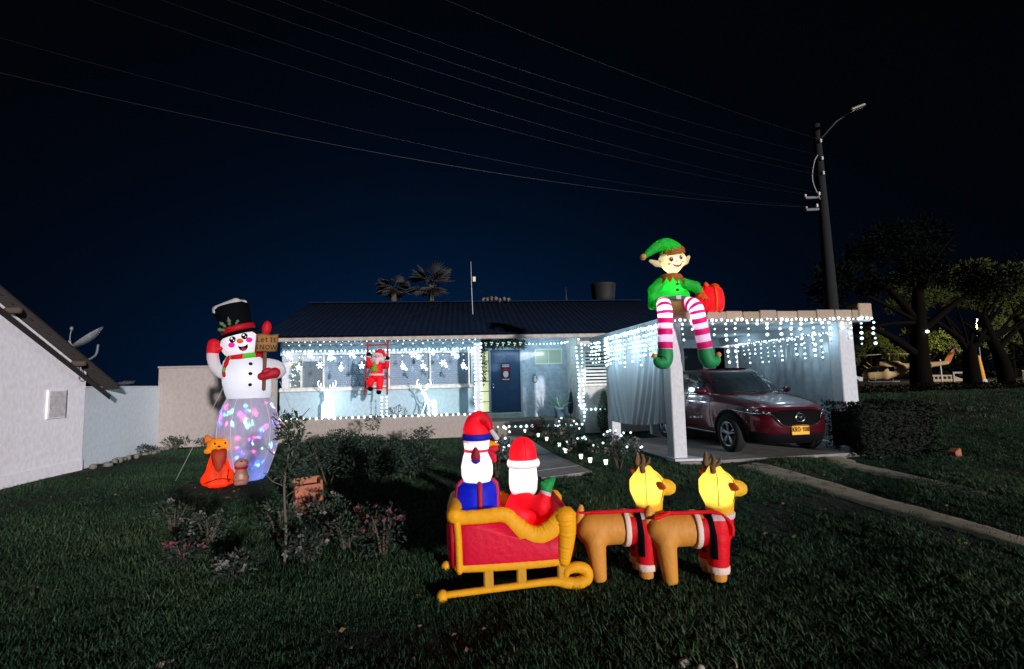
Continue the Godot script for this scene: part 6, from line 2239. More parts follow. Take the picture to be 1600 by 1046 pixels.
	for q in lamps:
		if first == null:
			first = thing("path_lamp", q[2], "path lamp", Transform3D(Basis.from_scale(V(0.8, 0.8, 0.8)), V(q[0], -0.02, q[1])), "solar lamps along the walk")
			st = S()
			tube(st, [V(0, -0.05, 0), V(0, 0.22, 0)], 0.01, 6)
			fin(st, "stake", mt("dark"), first)
			st = S()
			lathe(st, [Vector2(0.01, 0.2), Vector2(0.03, 0.205), Vector2(0.045, 0.28), Vector2(0.045, 0.31), Vector2(0.01, 0.315)], 10)
			fin(st, "lamp_glass", mt("led_warm", Color.WHITE, 0.4, {"em": [Color(0.92, 1.0, 0.88), 1.9]}), first)
			st = S()
			lathe(st, [Vector2(0.055, 0.315), Vector2(0.05, 0.33), Vector2(0.01, 0.34)], 10)
			fin(st, "cap", mt("dark"), first)
			lamp(first, V(0, 0.27, 0), Color(0.92, 1.0, 0.88), 0.009, 0.03)
		else:
			copy_of(first, Transform3D(Basis.from_scale(V(0.8, 0.8, 0.8)), V(q[0], -0.02, q[1])), q[2])
	# cypress and clipped hedge
	var c := thing("cypress", "slim dark cypress between the wing wall and the cloth curtain", "cypress", HX * Transform3D(Basis(), V(8.62, 0, 0.7)))
	st = S()
	for i in 34:
		var f := i / 33.0
		var r := 0.21 * sin(PI * pow(f, 0.75) * 0.94 + 0.14) + 0.015
		leaves(st, V(0, 0.06 + 1.14 * f, 0), V(r, 0.06, r), 70, 0.07, 0.4, 0.25)
	stuff(st, "foliage", mt("leaf_cypress", hx("24452a"), 0.7), c)
	st = S()
	tube(st, [V(0, -0.02, 0), V(0, 1.0, 0)], [0.03, 0.008], 7)
	fin(st, "trunk", mt("bark"), c)
	var h := thing("box_hedge", "dark clipped hedge block right of the carport's right post", "hedge", Transform3D(Basis(Vector3.UP, 0.1), V(7.45, 0, -10.35)))
	st = S()
	flat(st)
	for i in 7000:
		var p3 := V(rng.randf_range(-1, 1), rng.randf(), rng.randf_range(-1, 1))
		var face := rng.randi() % 3
		if face == 0:
			p3.z = 1.0 - absf(rng.randfn()) * 0.06
		elif face == 1:
			p3.y = 1.0 - absf(rng.randfn()) * 0.05
		else:
			p3.x = (1.0 - absf(rng.randfn()) * 0.05) * (1 if rng.randf() < 0.5 else -1)
		var q := V(p3.x * 0.78, p3.y * (0.98 + 0.05 * sin(p3.x * 4.0)), p3.z * 0.55)
		leaf(st, q, V(rng.randfn(), rng.randf_range(-0.3, 1.2), rng.randfn() + 0.6).normalized(), 0.06 * rng.randf_range(0.6, 1.3), 0.5)
	stuff(st, "foliage", mt("leaf_hedge", hx("131f15"), 0.85), h)
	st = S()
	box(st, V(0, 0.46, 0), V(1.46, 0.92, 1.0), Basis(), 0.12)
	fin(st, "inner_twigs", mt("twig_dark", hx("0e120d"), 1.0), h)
	st = S()
	box(st, V(0, 0.07, 0), V(0.22, 0.15, 0.14), Basis(Vector3.UP, 0.5) * Basis(Vector3.BACK, 0.25), 0.012)
	var bk := fin(st, "loose_brick", mt("terracotta"), self, Transform3D(Basis(), V(8.25, -0.02, -9.55)))
	tag(bk, "single orange brick lying on the dark lawn right of the hedge", "brick")
	# stones and weeds along the left walls
	for i in 16:
		var f := i / 15.0
		var q := V(lerpf(-8.72, -9.35, f) + rng.randf_range(-0.1, 0.12), 0, lerpf(-10.6, -13.7, f))
		st = S()
		ball(st, V(0, 0.04, 0), V(rng.randf_range(0.05, 0.13), rng.randf_range(0.04, 0.08), rng.randf_range(0.06, 0.12)), 7, Basis(Vector3.UP, rng.randf() * 3))
		tag(fin(st, "edging_stone", mt("stone_grey", hx("8a8580"), 0.95, {"tex": ["fine"], "s": 4.0, "bump": ["grit", 1.0]}), self, Transform3D(Basis(), q)), "rough grey edging stone, %s from the gable corner along the low white wall" % ["first", "second", "third", "fourth", "fifth", "sixth", "seventh", "eighth", "ninth", "tenth", "eleventh", "twelfth", "thirteenth", "fourteenth", "fifteenth", "last"][i], "stone", "stones edging the left walls")
	for q in [[-9.1, -13.6, 0.3, "weedy clump at the corner where the white and beige walls meet"], [-8.6, -14.0, 0.22, "small dark weed at the beige wall's foot, left part"], [-7.4, -14.0, 0.16, "lowest dark weed at the beige wall's foot, beside the snowman"], [-9.15, -12.6, 0.22, "looping weed by the edging stones of the low white wall"]]:
		shrub("weed_clump", q[3], "weed", V(q[0], 0, q[1]), V(q[2] * 1.2, q[2] * 0.6, q[2]), 220, 0.07, "leaf_dark", "weeds at the foot of the walls", 0.3)
	# litter close to the viewer
	for q in [[V(-2.11, -0.01, -3.09), V(0.09, 0.02, 0.04), "pale flat stone in the grass at the bottom left edge"], [V(0.92, -0.01, -2.98), V(0.05, 0.02, 0.03), "pale stone in the grass at the bottom edge, before the reindeer"], [V(1.0, -0.01, -2.93), V(0.03, 0.018, 0.025), "smaller pale stone beside the one at the bottom edge"]]:
		st = S()
		ball(st, Vector3.ZERO, q[1], 9, Basis(Vector3.UP, 0.7))
		tag(fin(st, "garden_stone", mt("stone_pale", hx("b5aea4"), 0.9, {"tex": ["fine"], "s": 6.0}), self, Transform3D(Basis(), q[0])), q[2], "stone")
	st = S()
	tube(st, curve([V(0, 0, 0), V(0.005, 0.012, -0.02), V(-0.005, 0.022, -0.05), V(-0.015, 0.02, -0.08)], 3), rad_run([0.006, 0.006, 0.005, 0.003], 3), 6)
	tag(fin(st, "dry_twig", mt("twig_pale", hx("8c826c"), 0.9), self, Transform3D(Basis(), V(1.2, -0.01, -2.93))), "short pale dry twig in the grass at the bottom edge", "twig")

# ---------------------------------------------------------------- pole, wires, roof
func pole_and_wires() -> void:
	var p := thing("utility_pole", "tall grey concrete utility pole rising behind the carport", "utility pole", Transform3D(Basis(), V(10.35, 0, -16)))
	var st := S()
	lathe(st, [Vector2(0.24, -0.1), Vector2(0.2, 4.0), Vector2(0.15, 7.2), Vector2(0.11, 9.9), Vector2(0.01, 9.92)], 8)
	fin(st, "shaft", mt("pole_grey", hx("16191d"), 0.9, {"tex": ["fine"], "s": 1.0}), p)
	for y in [6.95, 7.35]:
		st = S()
		box(st, V(-0.35, y, 0.1), V(1.0, 0.08, 0.08), Basis(Vector3.BACK, 0.2) * Basis(Vector3.UP, 0.5), 0.01)
		fin(st, "crossarm", mt("grey_metal"), p)
	for q in [[-0.65, 6.92], [-0.3, 7.0], [-0.65, 7.33], [-0.2, 7.4], [0.0, 8.1], [0.0, 8.6], [0.0, 9.2]]:
		st = S()
		lathe(st, [Vector2(0.02, 0.0), Vector2(0.05, 0.03), Vector2(0.03, 0.06), Vector2(0.05, 0.09), Vector2(0.01, 0.13)], 8, Transform3D(Basis(), V(q[0], q[1], 0.16)))
		fin(st, "insulator", mt("porcelain", hx("b8b4ac"), 0.3), p)
	st = S()
	tube(st, curve([V(-0.14, 7.3, 0.1), V(-0.4, 7.9, 0.2), V(-0.3, 8.5, 0.2), V(-0.1, 8.8, 0.1)], 4), 0.015, 5)
	fin(st, "slack_cable", mt("cable_grey"), p)
	st = S()
	tube(st, [V(0, 9.3, 0), V(0.35, 9.75, 0.5), V(0.62, 9.9, 0.9)], 0.03, 7)
	var arm := fin(st, "lamp_arm", mt("grey_metal"), p)
	st = S()
	box(st, V(0.68, 9.9, 1.0), V(0.5, 0.1, 0.2), Basis(Vector3.BACK, 0.35), 0.03)
	fin(st, "lamp_head", mt("lamp_alu", hx("60605a"), 0.4, {"metal": 0.5}), arm)
	var ends := [[V(10.35, 9.3, -15.85), V(-3.24, 13.0, -11.5), "topmost overhead wire, far above the rest"], [V(10.35, 8.75, -15.85), V(-3.3, 11.5, -11.2), "second overhead wire from the top"], [V(10.35, 8.25, -15.85), V(-3.2, 10.9, -11.0), "third overhead wire from the top"], [V(10.2, 8.1, -15.85), V(-3.3, 10.55, -11.0), "fourth overhead wire from the top, in the middle of the bundle"], [V(10.1, 7.5, -15.85), V(-3.3, 10.0, -11.0), "fifth overhead wire from the top"], [V(9.7, 7.45, -15.85), V(-3.2, 9.5, -11.0), "sixth overhead wire from the top"], [V(9.7, 7.05, -15.85), V(-3.3, 8.5, -11.0), "second lowest overhead wire"], [V(10.05, 7.0, -15.85), V(-3.3, 8.05, -11.0), "lowest overhead wire, thick cable"]]
	for i in ends.size():
		var e = ends[i]
		var pts := []
		var far: Vector3 = e[0] + (e[1] - e[0]) * 2.2
		for k in 31:
			var f := k / 30.0
			var q: Vector3 = e[0].lerp(far, f)
			q.y -= 4.0 * f * (1 - f) * 1.1
			pts.append(q)
		st = S()
		tube(st, pts, 0.0045 if i < 7 else 0.009, 5, false)
		tag(fin(st, "overhead_wire", mt("wire_alu", hx("1b1d20"), 0.4, {"metal": 0.5})), e[2], "wire", "wires from the utility pole")

func roof_things() -> void:
	rng.seed = 71
	var m := thing("antenna_mast", "thin pale mast with a small white box, stayed on the house roof", "antenna mast", HX * Transform3D(Basis(), V(4.96, 3.78, -2.0)))
	var st := S()
	tube(st, [V(0, -0.05, 0), V(-0.03, 1.0, 0), V(-0.04, 1.95, 0)], [0.016, 0.014, 0.008], 6)
	fin(st, "mast_tube", mt("mast_pale", hx("9a9c9e"), 0.5), m)
	st = S()
	box(st, V(0.06, 1.32, 0.03), V(0.1, 0.17, 0.08), Basis(), 0.01)
	fin(st, "radio_box", mt("cream_plastic", hx("c9c2a8"), 0.6), m)
	for q in [V(2.9, 0.1, -1.6), V(-3.4, -0.55, 1.9), V(2.7, -0.6, 2.0)]:
		st = S()
		tube(st, curve([V(0, 1.1, 0), q * 0.5 + V(0, 0.35, 0), q], 5), 0.004, 4)
		fin(st, "stay_wire", mt("wire_alu"), m)
	var w := thing("water_tank", "dark round water tank standing on the ridge left of the elf", "water tank", HX * Transform3D(Basis(), V(10.3, 4.4, -4.6)))
	st = S()
	lathe(st, [Vector2(0.01, 0.12), Vector2(0.4, 0.12), Vector2(0.46, 0.5), Vector2(0.5, 0.95), Vector2(0.53, 1.0), Vector2(0.45, 1.05), Vector2(0.01, 1.1)], 24)
	fin(st, "tank_body", mt("tank_black", hx("14171c"), 0.7), w)
	st = S()
	box(st, V(0.1, 0.04, 0), V(1.4, 0.16, 1.0), Basis(), 0.02)
	fin(st, "tank_base", mt("grey_metal"), w)
	var s := thing("roof_spike", "dark slim vent spike on the ridge, midway between mast and tank", "vent pipe", HX * Transform3D(Basis(), V(8.7, 4.4, -4.3)))
	st = S()
	lathe(st, [Vector2(0.11, 0.0), Vector2(0.09, 0.15), Vector2(0.03, 0.6), Vector2(0.01, 0.85)], 8)
	fin(st, "pipe", mt("tank_black"), s)
	var l := thing("ridge_rubble", "pale broken tiles heaped on the ridge right of the mast", "tile heap", HX * Transform3D(Basis(), V(5.9, 4.6, -4.0)))
	for k in 7:
		st = S()
		tube(st, [V(-0.5 + k * 0.16, 0.08 + rng.randf() * 0.1, 0.1), V(-0.42 + k * 0.16, 0.12 + rng.randf() * 0.1, -0.25)], 0.09, 8, true, 0.6)
		fin(st, "tile", mt("tile_pale", hx("6d675c"), 0.9, {"tex": ["fine"], "s": 3.0}), l)
	var i := 0
	for q in [[V(-6.2, 0, -26.0), 6.9, 0.9, "left fan palm showing its crown above the house roof"], [V(-4.3, 0, -26.5), 7.1, 1.35, "right fan palm with the fuller crown above the house roof"]]:
		var p := thing("fan_palm", q[3], "palm", Transform3D(Basis(), q[0]), "palms behind the roof")
		st = S()
		tube(st, [V(0, 0, 0), V(0.05, q[1] * 0.6, 0), V(0, q[1] - 0.3, 0)], [0.22, 0.17, 0.14], 9)
		fin(st, "trunk", mt("bark"), p)
		for k in 22:
			var a := k * 2.4 + i
			var e := rng.randf_range(-0.5, 1.25)
			var d := V(cos(a) * cos(e), sin(e), sin(a) * cos(e))
			var hub: Vector3 = V(0, q[1] - 0.3, 0) + d * q[2] * 0.45
			st = S()
			tube(st, [V(0, q[1] - 0.35, 0), hub], [0.025, 0.015], 5)
			var side := d.cross(Vector3.UP).normalized()
			var up := side.cross(d)
			flat(st)
			for j in 13:
				var b := lerpf(-1.25, 1.25, j / 12.0)
				var dd := (d * cos(b) + side * sin(b)).normalized()
				var ln: float = q[2] * 0.62 * rng.randf_range(0.85, 1.1)
				var wv := dd.cross(up).normalized() * 0.035
				tri(st, hub, hub + dd * ln * 0.6 + wv, hub + dd * ln - up * 0.12)
				tri(st, hub, hub + dd * ln - up * 0.12, hub + dd * ln * 0.6 - wv)
			fin(st, "frond", mt("palm_leaf", hx("2f2f2e"), 0.8), p)
		i += 1

# ---------------------------------------------------------------- the park on the right, lit by one far lamp
func tree(called: String, label: String, at: Vector3, trunk: Array, radii: Array, limbs: Array, lumps: Array, m: String, group: String) -> void:
	var t := thing(called, label, "tree", Transform3D(Basis(), at), group)
	var st := S()
	var c := curve(trunk, 4)
	tube(st, c, rad_run(radii, 4), 10)
	fin(st, "trunk", mt("trunk_dark", hx("0d0b09"), 0.95, {"spec": 0.1}), t)
	for l in limbs:
		st = S()
		tube(st, curve(l, 4), rad_run([radii[1] * 0.55, radii[1] * 0.35, 0.05], 4) if l.size() == 3 else 0.15, 7)
		fin(st, "limb", mt("trunk_dark"), t)
	st = S()
	for q in lumps:       # each mass is broken into smaller clumps with gaps between
		for k in 11:
			var d := V(rng.randfn(), rng.randfn(), rng.randfn()).normalized() * pow(rng.randf(), 0.4)
			leaves(st, q[0] + d * q[1] * 0.85, q[1] * rng.randf_range(0.22, 0.42), q[2] / 11, q[3], 0.05, 0.55)
	for k in 5:
		var q = lumps[k % lumps.size()]
		var a: Vector3 = trunk[trunk.size() - 1 - k % 2]
		var e: Vector3 = q[0] + V(rng.randf_range(-0.8, 0.8) * q[1].x, rng.randf_range(-0.6, 0.5) * q[1].y, 0)
		var tw := S()
		tube(tw, curve([a, a.lerp(e, 0.5) + V(rng.randfn() * 0.4, 0.5, rng.randfn() * 0.3), e], 4), rad_run([radii[1] * 0.3, radii[1] * 0.18, 0.03], 4), 6)
		fin(tw, "limb", mt("trunk_dark"), t)
	stuff(st, "crown", M[m], t)

func far_park() -> void:
	rng.seed = 81
	mt("leaf_far", hx("1c2612"), 0.9, {"bl": hx("5c6a24")})
	mt("leaf_far_dark", hx("0b0f0a"), 0.95, {"spec": 0.1})
	var g := "park trees on the right"
	tree("park_tree", "thick dark tree in front of the helicopter's tail", V(36.6, 0, -45), [V(0, -0.3, 0), V(0, 2.5, 0), V(0.3, 6, 0), V(0.5, 9, 0)], [0.95, 0.72, 0.6, 0.4],
		[[V(0, 3, 0), V(-4, 5.2, 1), V(-8.5, 6.0, 2)], [V(0.2, 5, 0), V(3.5, 7.5, 0), V(7, 9, -1)], [V(0.2, 6, 0), V(-2, 9, 0), V(-5, 12, 0)]],
		[[V(0, 12, 0), V(7, 4, 5), 2600, 0.45], [V(-7, 9.5, 1), V(4, 3, 4), 1200, 0.45], [V(7, 10.5, -1), V(4.5, 3, 4), 1200, 0.45], [V(-7.5, 5.2, 2.2), V(2.2, 1.2, 2), 260, 0.35]], "leaf_far_dark", g)
	tree("park_tree", "forked dark tree left of the yellow post", V(54.9, 0, -60), [V(0, -0.3, 0), V(0, 2.5, 0), V(0.1, 4.5, 0)], [0.95, 0.75, 0.6],
		[[V(0, 3.6, 0), V(-2, 7, 0), V(-3.6, 11, 0)], [V(0, 3.6, 0), V(2.2, 6.5, 0), V(5, 10, 0)], [V(-0.8, 5.2, 0), V(-3.5, 7.4, 0), V(-7, 9, 0)], [V(1, 5, 0), V(4, 6.2, 0), V(7, 6.8, 0)]],
		[[V(-3, 12, 0), V(5, 3, 4), 1500, 0.5], [V(4, 12, -1), V(5, 3.4, 4), 1500, 0.5], [V(-6.5, 9.5, 0), V(3, 1.6, 3), 420, 0.45]], "leaf_far", g)
	tree("park_tree", "leaning dark tree right of the yellow post", V(59.0, 0, -60), [V(0, -0.3, 0), V(-0.3, 2.5, 0), V(-1.2, 5, 0), V(-2.0, 8, 0)], [0.85, 0.7, 0.55, 0.35],
		[[V(-0.8, 4, 0), V(2, 6.5, 0), V(5, 8.5, 0)], [V(-1, 4.6, 0), V(-3.5, 6.6, 0), V(-5.5, 8.2, 0)]],
		[[V(-1, 12, 0), V(6, 3, 4), 1500, 0.5], [V(5, 11.5, 0), V(4, 3, 4), 900, 0.5]], "leaf_far", g)
	tree("park_tree", "dark tree at the right edge of the photograph", V(64.5, 0, -61), [V(0, -0.3, 0), V(-0.4, 2.5, 0), V(-1.6, 5.5, 0), V(-2.6, 8, 0)], [0.7, 0.5, 0.4, 0.3],
		[[V(-0.6, 3, 0), V(1.5, 5.5, 0), V(3, 9, 0)], [V(-0.5, 2.8, 0), V(-3, 4.6, 0), V(-5.5, 5.6, 0)]],
		[[V(0, 11, 0), V(5, 4, 4), 1500, 0.5], [V(4, 8, 0), V(3, 3, 3), 600, 0.45]], "leaf_far", g)
	tree("park_tree", "thin dark young tree just right of the thickest trunk", V(50.2, 0, -62), [V(0, -0.3, 0), V(0, 3, 0), V(0.2, 6, 0)], [0.2, 0.15, 0.1],
		[[V(0, 3.4, 0), V(-1, 4.5, 0), V(-2, 5.4, 0)]], [[V(0, 7, 0), V(2.5, 2, 2), 420, 0.4]], "leaf_far_dark", g)
	tree("park_tree", "lamp lit yellow green tree behind the thickest trunk, left", V(60.0, 0, -84), [V(0, 0, 0), V(0, 3, 0), V(0.3, 6, 0)], [0.4, 0.3, 0.2],
		[[V(0, 3, 0), V(-2.2, 5, 0), V(-4, 6, 0)]], [[V(0, 6.2, 0), V(4.2, 2.6, 3.5), 800, 0.6], [V(3.6, 4.4, 1), V(2.4, 1.4, 2), 260, 0.5], [V(-3.5, 4.6, 1), V(2.4, 1.6, 2), 260, 0.5]], "leaf_far", g)
	tree("park_tree", "lamp lit yellow green tree behind the forked tree", V(71.5, 0, -86), [V(0, 0, 0), V(0, 3, 0), V(0.3, 6, 0)], [0.4, 0.3, 0.2],
		[[V(0, 3, 0), V(2.2, 5, 0), V(4, 6, 0)]], [[V(0, 7.2, 0), V(4.5, 2.6, 3.5), 700, 0.6], [V(-4, 5.0, 1), V(2.4, 1.4, 2), 240, 0.5], [V(4, 5.6, 1), V(2.4, 1.8, 2), 240, 0.5]], "leaf_far", g)
	tree("park_tree", "lamp lit yellow green tree near the right edge, far behind", V(86.0, 0, -86), [V(0, 0, 0), V(0, 3, 0), V(0.3, 6, 0)], [0.4, 0.3, 0.2],
		[[V(0, 3, 0), V(-2.2, 5, 0), V(-4, 6, 0)]], [[V(0, 8.2, 0), V(5, 3.4, 3.5), 700, 0.6], [V(-4, 5.4, 1), V(2.4, 1.8, 2), 240, 0.5]], "leaf_far", g)
	tree("park_tree", "dim bushy tree behind the helicopter's nose, right of the carport", V(50.5, 0, -88), [V(0, 0, 0), V(0, 3, 0), V(0.3, 5, 0)], [0.4, 0.3, 0.2],
		[[V(0, 2, 0), V(-2.2, 4, 0), V(-4, 5, 0)]], [[V(0, 5.0, 0), V(5.5, 4.2, 3), 1500, 0.55], [V(7, 3.8, 0), V(4, 2.6, 3), 700, 0.55]], "leaf_far", g)
	var st := S()
	for i in 60:
		var x := lerpf(42.0, 150.0, i / 59.0)
		leaves(st, V(x, rng.randf_range(2.0, 6.0), -104 + rng.randf_range(-4, 4)), V(5, 4.5, 3), 110, 1.2, 0.1, 0.7)
	var wd := stuff(st, "woods", M["leaf_far_dark"])
	tag(wd, "dark mass of far woods closing the park behind the lamp", "woods")
	# unlit low hedge before the lit ground
	st = S()
	for i in 140:
		leaves(st, V(lerpf(24.0, 70.0, i / 139.0), 0.28, lerpf(-38.0, -50.0, i / 139.0)), V(0.5, 0.3, 0.5), 34, 0.2, 0.1, 0.6)
	tag(stuff(st, "undergrowth", M["leaf_far_dark"]), "dark strip of undergrowth along the near side of the lit park ground", "undergrowth")
	# street lamp
	var l := thing("street_lamp", "lit street lamp glowing warm behind the leaves on the right", "street lamp", Transform3D(Basis(), V(74.8, 0, -80)))
	st = S()
	tube(st, [V(0, 0, 0), V(0, 9.4, 0)], [0.12, 0.08], 8)
	fin(st, "post", mt("grey_metal"), l)
	st = S()
	ball(st, V(0, 9.6, 0), V(0.245, 0.24, 0.245), 12)
	fin(st, "lamp_globe", mt("lamp_globe", Color.WHITE, 0.4, {"em": [Color(1.0, 0.84, 0.6), 9.0]}), l)
	lamp(l, V(0, 9.6, 0), Color(1.0, 0.88, 0.62), 280.0, 0.2, 120.0)
	var d := thing("small_lamp", "small white lamp high on the thickest dark trunk", "lamp", Transform3D(Basis(), V(36.9, 5.1, -44.2)))
	st = S()
	ball(st, Vector3.ZERO, V(0.14, 0.14, 0.14), 10)
	fin(st, "lamp_globe", mt("led"), d)
	st = S()
	box(st, V(0, 0.16, -0.2), V(0.1, 0.06, 0.5), Basis(), 0.01)
	fin(st, "bracket", mt("grey_metal"), d)
	lamp(d, V(0, 0, 0.0), Color(1, 0.97, 0.9), 0.25, 0.1)
	helicopter()
	# small lit things on the park ground
	var y := thing("yellow_post", "thick yellow post between the two dark trunks", "post", Transform3D(Basis(Vector3.BACK, 0.05), V(62.6, 0, -67)))
	st = S()
	tube(st, [V(0, -0.1, 0), V(-0.05, 1.6, 0), V(-0.1, 3.4, 0)], [0.42, 0.36, 0.26], 10)
	fin(st, "shaft", mt("post_yellow", hx("c8902a"), 0.7), y)
	st = S()
	tube(st, [V(0, -0.12, 0), V(0, 0.2, 0)], 0.5, 10)
	fin(st, "foot", mt("post_white"), y)
	var f := thing("flag_post", "thin white post standing behind the pale low shed", "post", Transform3D(Basis(), V(63.2, 0, -74)))
	st = S()
	tube(st, [V(0, 0, 0), V(0, 3.1, 0)], 0.09, 8)
	fin(st, "shaft", mt("trim_white"), f)
	st = S()
	ball(st, V(0, 3.15, 0), V(0.14, 0.14, 0.14), 8)
	fin(st, "cap", mt("trim_white"), f)
	var b := thing("low_shed", "pale low shed with a row of dark openings and a sloping right end", "shed", Transform3D(Basis(Vector3.UP, -0.5), V(65.0, 0, -76)))
	st = S()
	prism(st, PackedVector2Array([V2(-2.2, 0), V2(2.6, 0), V2(2.2, 0.3), V2(0.9, 0.95), V2(-2.2, 1.05)]), -0.8, 0.8)
	fin(st, "shed_wall", mt("shed_cream", hx("b9ac8c"), 0.8), b)
	for i in 7:
		st = S()
		span(st, -2.0 + i * 0.5, -1.7 + i * 0.5, 0.35, 0.75, 0.79, 0.83)
		fin(st, "opening", mt("dark"), b)
	for q in [[62.4, -70.0, "white garden stand beside the forked trunk"], [71.8, -69.5, "white stand left of the right edge, nearer one"], [75.2, -69.0, "longer white stand at the right edge"]]:
		var s := thing("park_stand", q[2], "stand", Transform3D(Basis(Vector3.UP, -0.6), V(q[0], 0, q[1])), "white stands on the park ground")
		st = S()
		span(st, -0.8, 0.8, 1.15, 1.4, -0.4, 0.4, 0.02)
		fin(st, "top", mt("trim_white"), s)
		for sx in [-1, 1]:
			st = S()
			span(st, sx * 0.72 - 0.08, sx * 0.72 + 0.08, 0, 1.15, -0.38, 0.38, 0.02)
			fin(st, "leg", mt("trim_white"), s)
	var v := thing("white_van", "small white van beyond the carport post, left of the helicopter", "van", Transform3D(Basis(Vector3.UP, -0.5), V(51.0, 0, -77)))
	st = S()
	prism(st, PackedVector2Array([V2(-2, 0.35), V2(2.1, 0.35), V2(2.15, 0.9), V2(1.5, 1.05), V2(1.0, 1.8), V2(-1.9, 1.85), V2(-2.05, 1.0)]), -0.8, 0.8)
	fin(st, "body", mt("van_white", hx("cfd0d2"), 0.4), v)
	for x in [-1.3, -0.3, 0.65]:
		st = S()
		span(st, x - 0.4, x + 0.38, 1.05, 1.6, 0.79, 0.82)
		fin(st, "window", mt("car_glass"), v)
	for x in [-1.3, 1.3]:
		st = S()
		lathe(st, [Vector2(0.15, -0.12), Vector2(0.33, -0.1), Vector2(0.33, 0.1), Vector2(0.01, 0.1)], 14, Transform3D(Basis(Vector3.RIGHT, PI / 2), V(x, 0.33, 0.75)))
		fin(st, "wheel", mt("rubber"), v)

func helicopter() -> void:
	var h := thing("helicopter", "tan helicopter parked in the park behind the dark trees", "helicopter", Transform3D(Basis(Vector3.UP, -0.45) * Basis.from_scale(V(0.88, 1.25, 1.1)), V(52.6, 0.1, -75.5)))
	var tan := mt("heli_tan", hx("b39a6c"), 0.6)
	var st := S()     # nose at -x... the cabin, then the boom towards +x
	body(st, [[V(1.0, 1.05, 0), V(3.2, 1.25, 0), 0.72, 0.92], [V(3.2, 1.3, 0), V(5.4, 1.45, 0), 0.92, 0.7], [V(0.4, 0.85, 0), V(1.4, 1.0, 0), 0.42, 0.6], [V(5.2, 1.6, 0), V(11.6, 2.1, 0), 0.55, 0.2], [V(2.6, 2.15, 0), V(5.0, 2.1, 0), 0.35, 0.4]], 0.3, 0.13)
	fin(st, "fuselage", tan, h)
	st = S()
	prism(st, PackedVector2Array([V2(11.0, 2.1), V2(11.9, 2.1), V2(13.0, 4.0), V2(12.4, 4.0)]), -0.08, 0.08)
	fin(st, "tail_fin", mt("heli_orange", hx("c0703a"), 0.6), h)
	for q in [[1.15, 2.0], [2.3, 3.3], [3.5, 4.3]]:
		st = S()
		span(st, q[0], q[1], 1.25, 1.8, 0.72, 0.95, 0.05)
		fin(st, "cabin_window", mt("car_glass"), h)
	st = S()
	tube(st, [V(3.9, 2.3, 0), V(3.9, 3.35, 0)], 0.14, 8)
	fin(st, "rotor_mast", tan, h)
	for k in 2:
		st = S()
		box(st, V(3.9, 3.3, 0) + Basis(Vector3.UP, 0.3 + PI * k) * V(3.3, -0.05, 0), V(6.4, 0.06, 0.4), Basis(Vector3.UP, 0.3 + PI * k) * Basis(Vector3.BACK, -0.03), 0.02)
		fin(st, "rotor_blade", mt("blade", hx("a8977a"), 0.6), h)
	for k in 2:
		st = S()
		box(st, V(12.6, 3.8, 0.2), V(1.6, 0.16, 0.03), Basis(Vector3.BACK, 0.8 + PI / 2 * k), 0.01)
		fin(st, "tail_blade", mt("blade"), h)
	for s in [-1, 1]:
		st = S()
		tube(st, curve([V(0.6, 0.25, 0.95 * s), V(1.0, 0.1, 0.95 * s), V(4.8, 0.1, 0.95 * s)], 3), 0.06, 6)
		for x in [1.6, 4.0]:
			tube(st, [V(x, 0.1, 0.95 * s), V(x, 0.7, 0.5 * s)], 0.05, 6)
		stuff(st, "skid", mt("grey_metal"), h)
	st = S()
	tube(st, [V(0.9, 1.6, 0.3), V(0.2, 2.1, 0.3)], 0.06, 6)
	tube(st, [V(1.4, 1.9, 0.3), V(0.7, 2.4, 0.3)], 0.06, 6)
	stuff(st, "wire_cutter", tan, h)

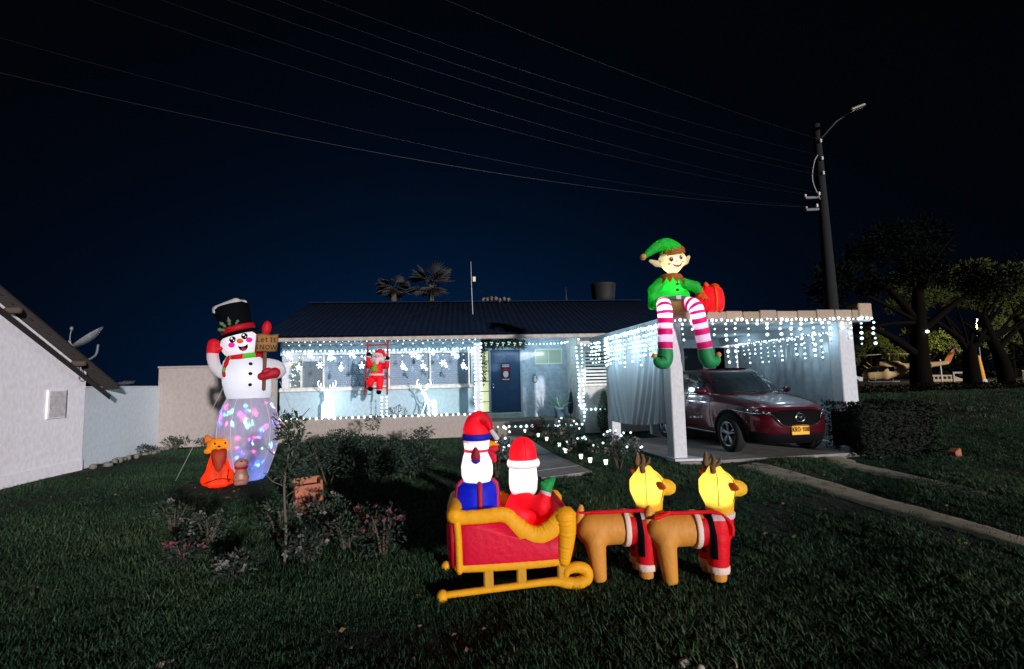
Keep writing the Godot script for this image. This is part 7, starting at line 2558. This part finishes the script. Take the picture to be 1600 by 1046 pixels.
# ---------------------------------------------------------------- grass
func grass() -> void:
	rng.seed = 91
	var st := S()
	flat(st)
	for k in 5:     # one tuft of five bent blades
		var a := TAU * k / 5 + rng.randf()
		var d := V(cos(a), 0, sin(a))
		var s := V(-d.z, 0, d.x) * 0.0035
		var p0 := d * 0.012
		var p1 := p0 + d * rng.randf_range(0.008, 0.02) + V(0, 0.032, 0)
		var p2 := p1 + d * rng.randf_range(0.012, 0.035) + V(0, rng.randf_range(0.008, 0.026), 0)
		quad(st, p0 - s, p1 - s * 0.8, p1 + s * 0.8, p0 + s)
		tri(st, p1 - s * 0.8, p2, p1 + s * 0.8)
	st.generate_normals()
	var mesh := st.commit()
	mesh.surface_set_material(0, mt("grass_blade", Color.WHITE, 0.75, {"vc": true, "bl": hx("1c2410")}))
	var noise := FastNoiseLite.new()
	noise.seed = 3
	noise.frequency = 0.35
	var buf := PackedFloat32Array()
	var n := 0
	for zone in [[1.6, 4.6, 72000, 1.0], [4.6, 7.5, 56000, 1.1], [7.5, 11.0, 46000, 1.1], [11.0, 15.6, 46000, 1.2], [15.0, 40.0, 26000, 2.6]]:
		for i in zone[2]:
			var z := -sqrt(lerpf(zone[0] * zone[0], zone[1] * zone[1], rng.randf()))
			var x := rng.randf_range(-1.0, 1.0) * (1.14 - z * 1.13)
			if bare(x, z):
				continue
			var m := noise.get_noise_2d(x, z)
			if rng.randf() < 0.12 - m * 1.1:
				continue
			var s: float = zone[3] * rng.randf_range(0.55, 1.35) * (1.0 + 0.7 * m)
			var a := rng.randf() * TAU
			var c := cos(a) * s
			var sn := sin(a) * s
			var tilt := rng.randf_range(-0.3, 0.3)
			buf.append_array([c, tilt * s, sn, x, 0.0, s * rng.randf_range(0.45, 1.05), tilt * s, lawn_height(x, z) - 0.004, -sn, 0.0, c, z])
			var dry := clampf(0.25 + m * 0.8 + rng.randfn() * 0.22, 0, 1)
			var g := rng.randf_range(0.6, 1.25) * clampf(1.0 + 0.9 * m, 0.45, 1.7)
			buf.append_array([lerpf(0.010, 0.036, dry) * g, lerpf(0.046, 0.056, dry) * g, lerpf(0.019, 0.025, dry) * g, 1.0])
			n += 1
	var mm := MultiMesh.new()
	mm.transform_format = MultiMesh.TRANSFORM_3D
	mm.use_colors = true
	mm.mesh = mesh
	mm.instance_count = n
	mm.buffer = buf
	var o := MultiMeshInstance3D.new()
	o.name = "grass"
	o.multimesh = mm
	add_child(o)
	tag(o, "short uneven lawn grass, green with dry blades", "grass")
	o.set_meta("kind", "stuff")
	var fl := S()
	flat(fl)
	for i in 420:
		var z := -rng.randf_range(2.4, 10.0)
		var x := rng.randf_range(-1.0, 1.0) * -z
		leaf(fl, V(x, lawn_height(x, z) + 0.025, z), V(rng.randfn(), rng.randf_range(-0.1, 0.3), rng.randfn()).normalized(), rng.randf_range(0.03, 0.06), 0.6)
	tag(stuff(fl, "fallen_leaves", mt("dead_leaf", hx("5a4a32"), 0.85)), "dry fallen leaves scattered over the lawn", "leaves")

func bare(x: float, z: float) -> bool:
	if x > -0.75 and x < 1.4 and z < -8.3:
		var f := clampf((-z - 8.3) / 6.7, 0, 1)
		var l := lerpf(0.42, -0.62, pow(f, 0.7))
		if x > l - 0.02 and x < l + lerpf(0.92, 0.78, f):
			return true
	if x > 3.9 and x < 5.0 and z > -9.4 and x > 4.15 + 0.05 * (z + 9.0) * -0.5 and x < 4.95:
		return rng.randf() < 0.8
	if x > 5.75 and x < 6.25 and z < -6.5:
		return rng.randf() < 0.6
	var q := CX.affine_inverse() * V(x, 0, z)
	if q.x > (-0.1 if q.z > -3.5 else 1.6) and q.x < 4.6 and q.z < 0.25 and q.z > -4.7:
		return true
	q = HX.affine_inverse() * V(x, 0, z)
	return (q.z < 0.02 and q.x < 11.0) or (q.z < 0.36 and q.x > 5.2 and q.x < 8.12) or x < -8.7 - 0.13 * (-z - 8.5)
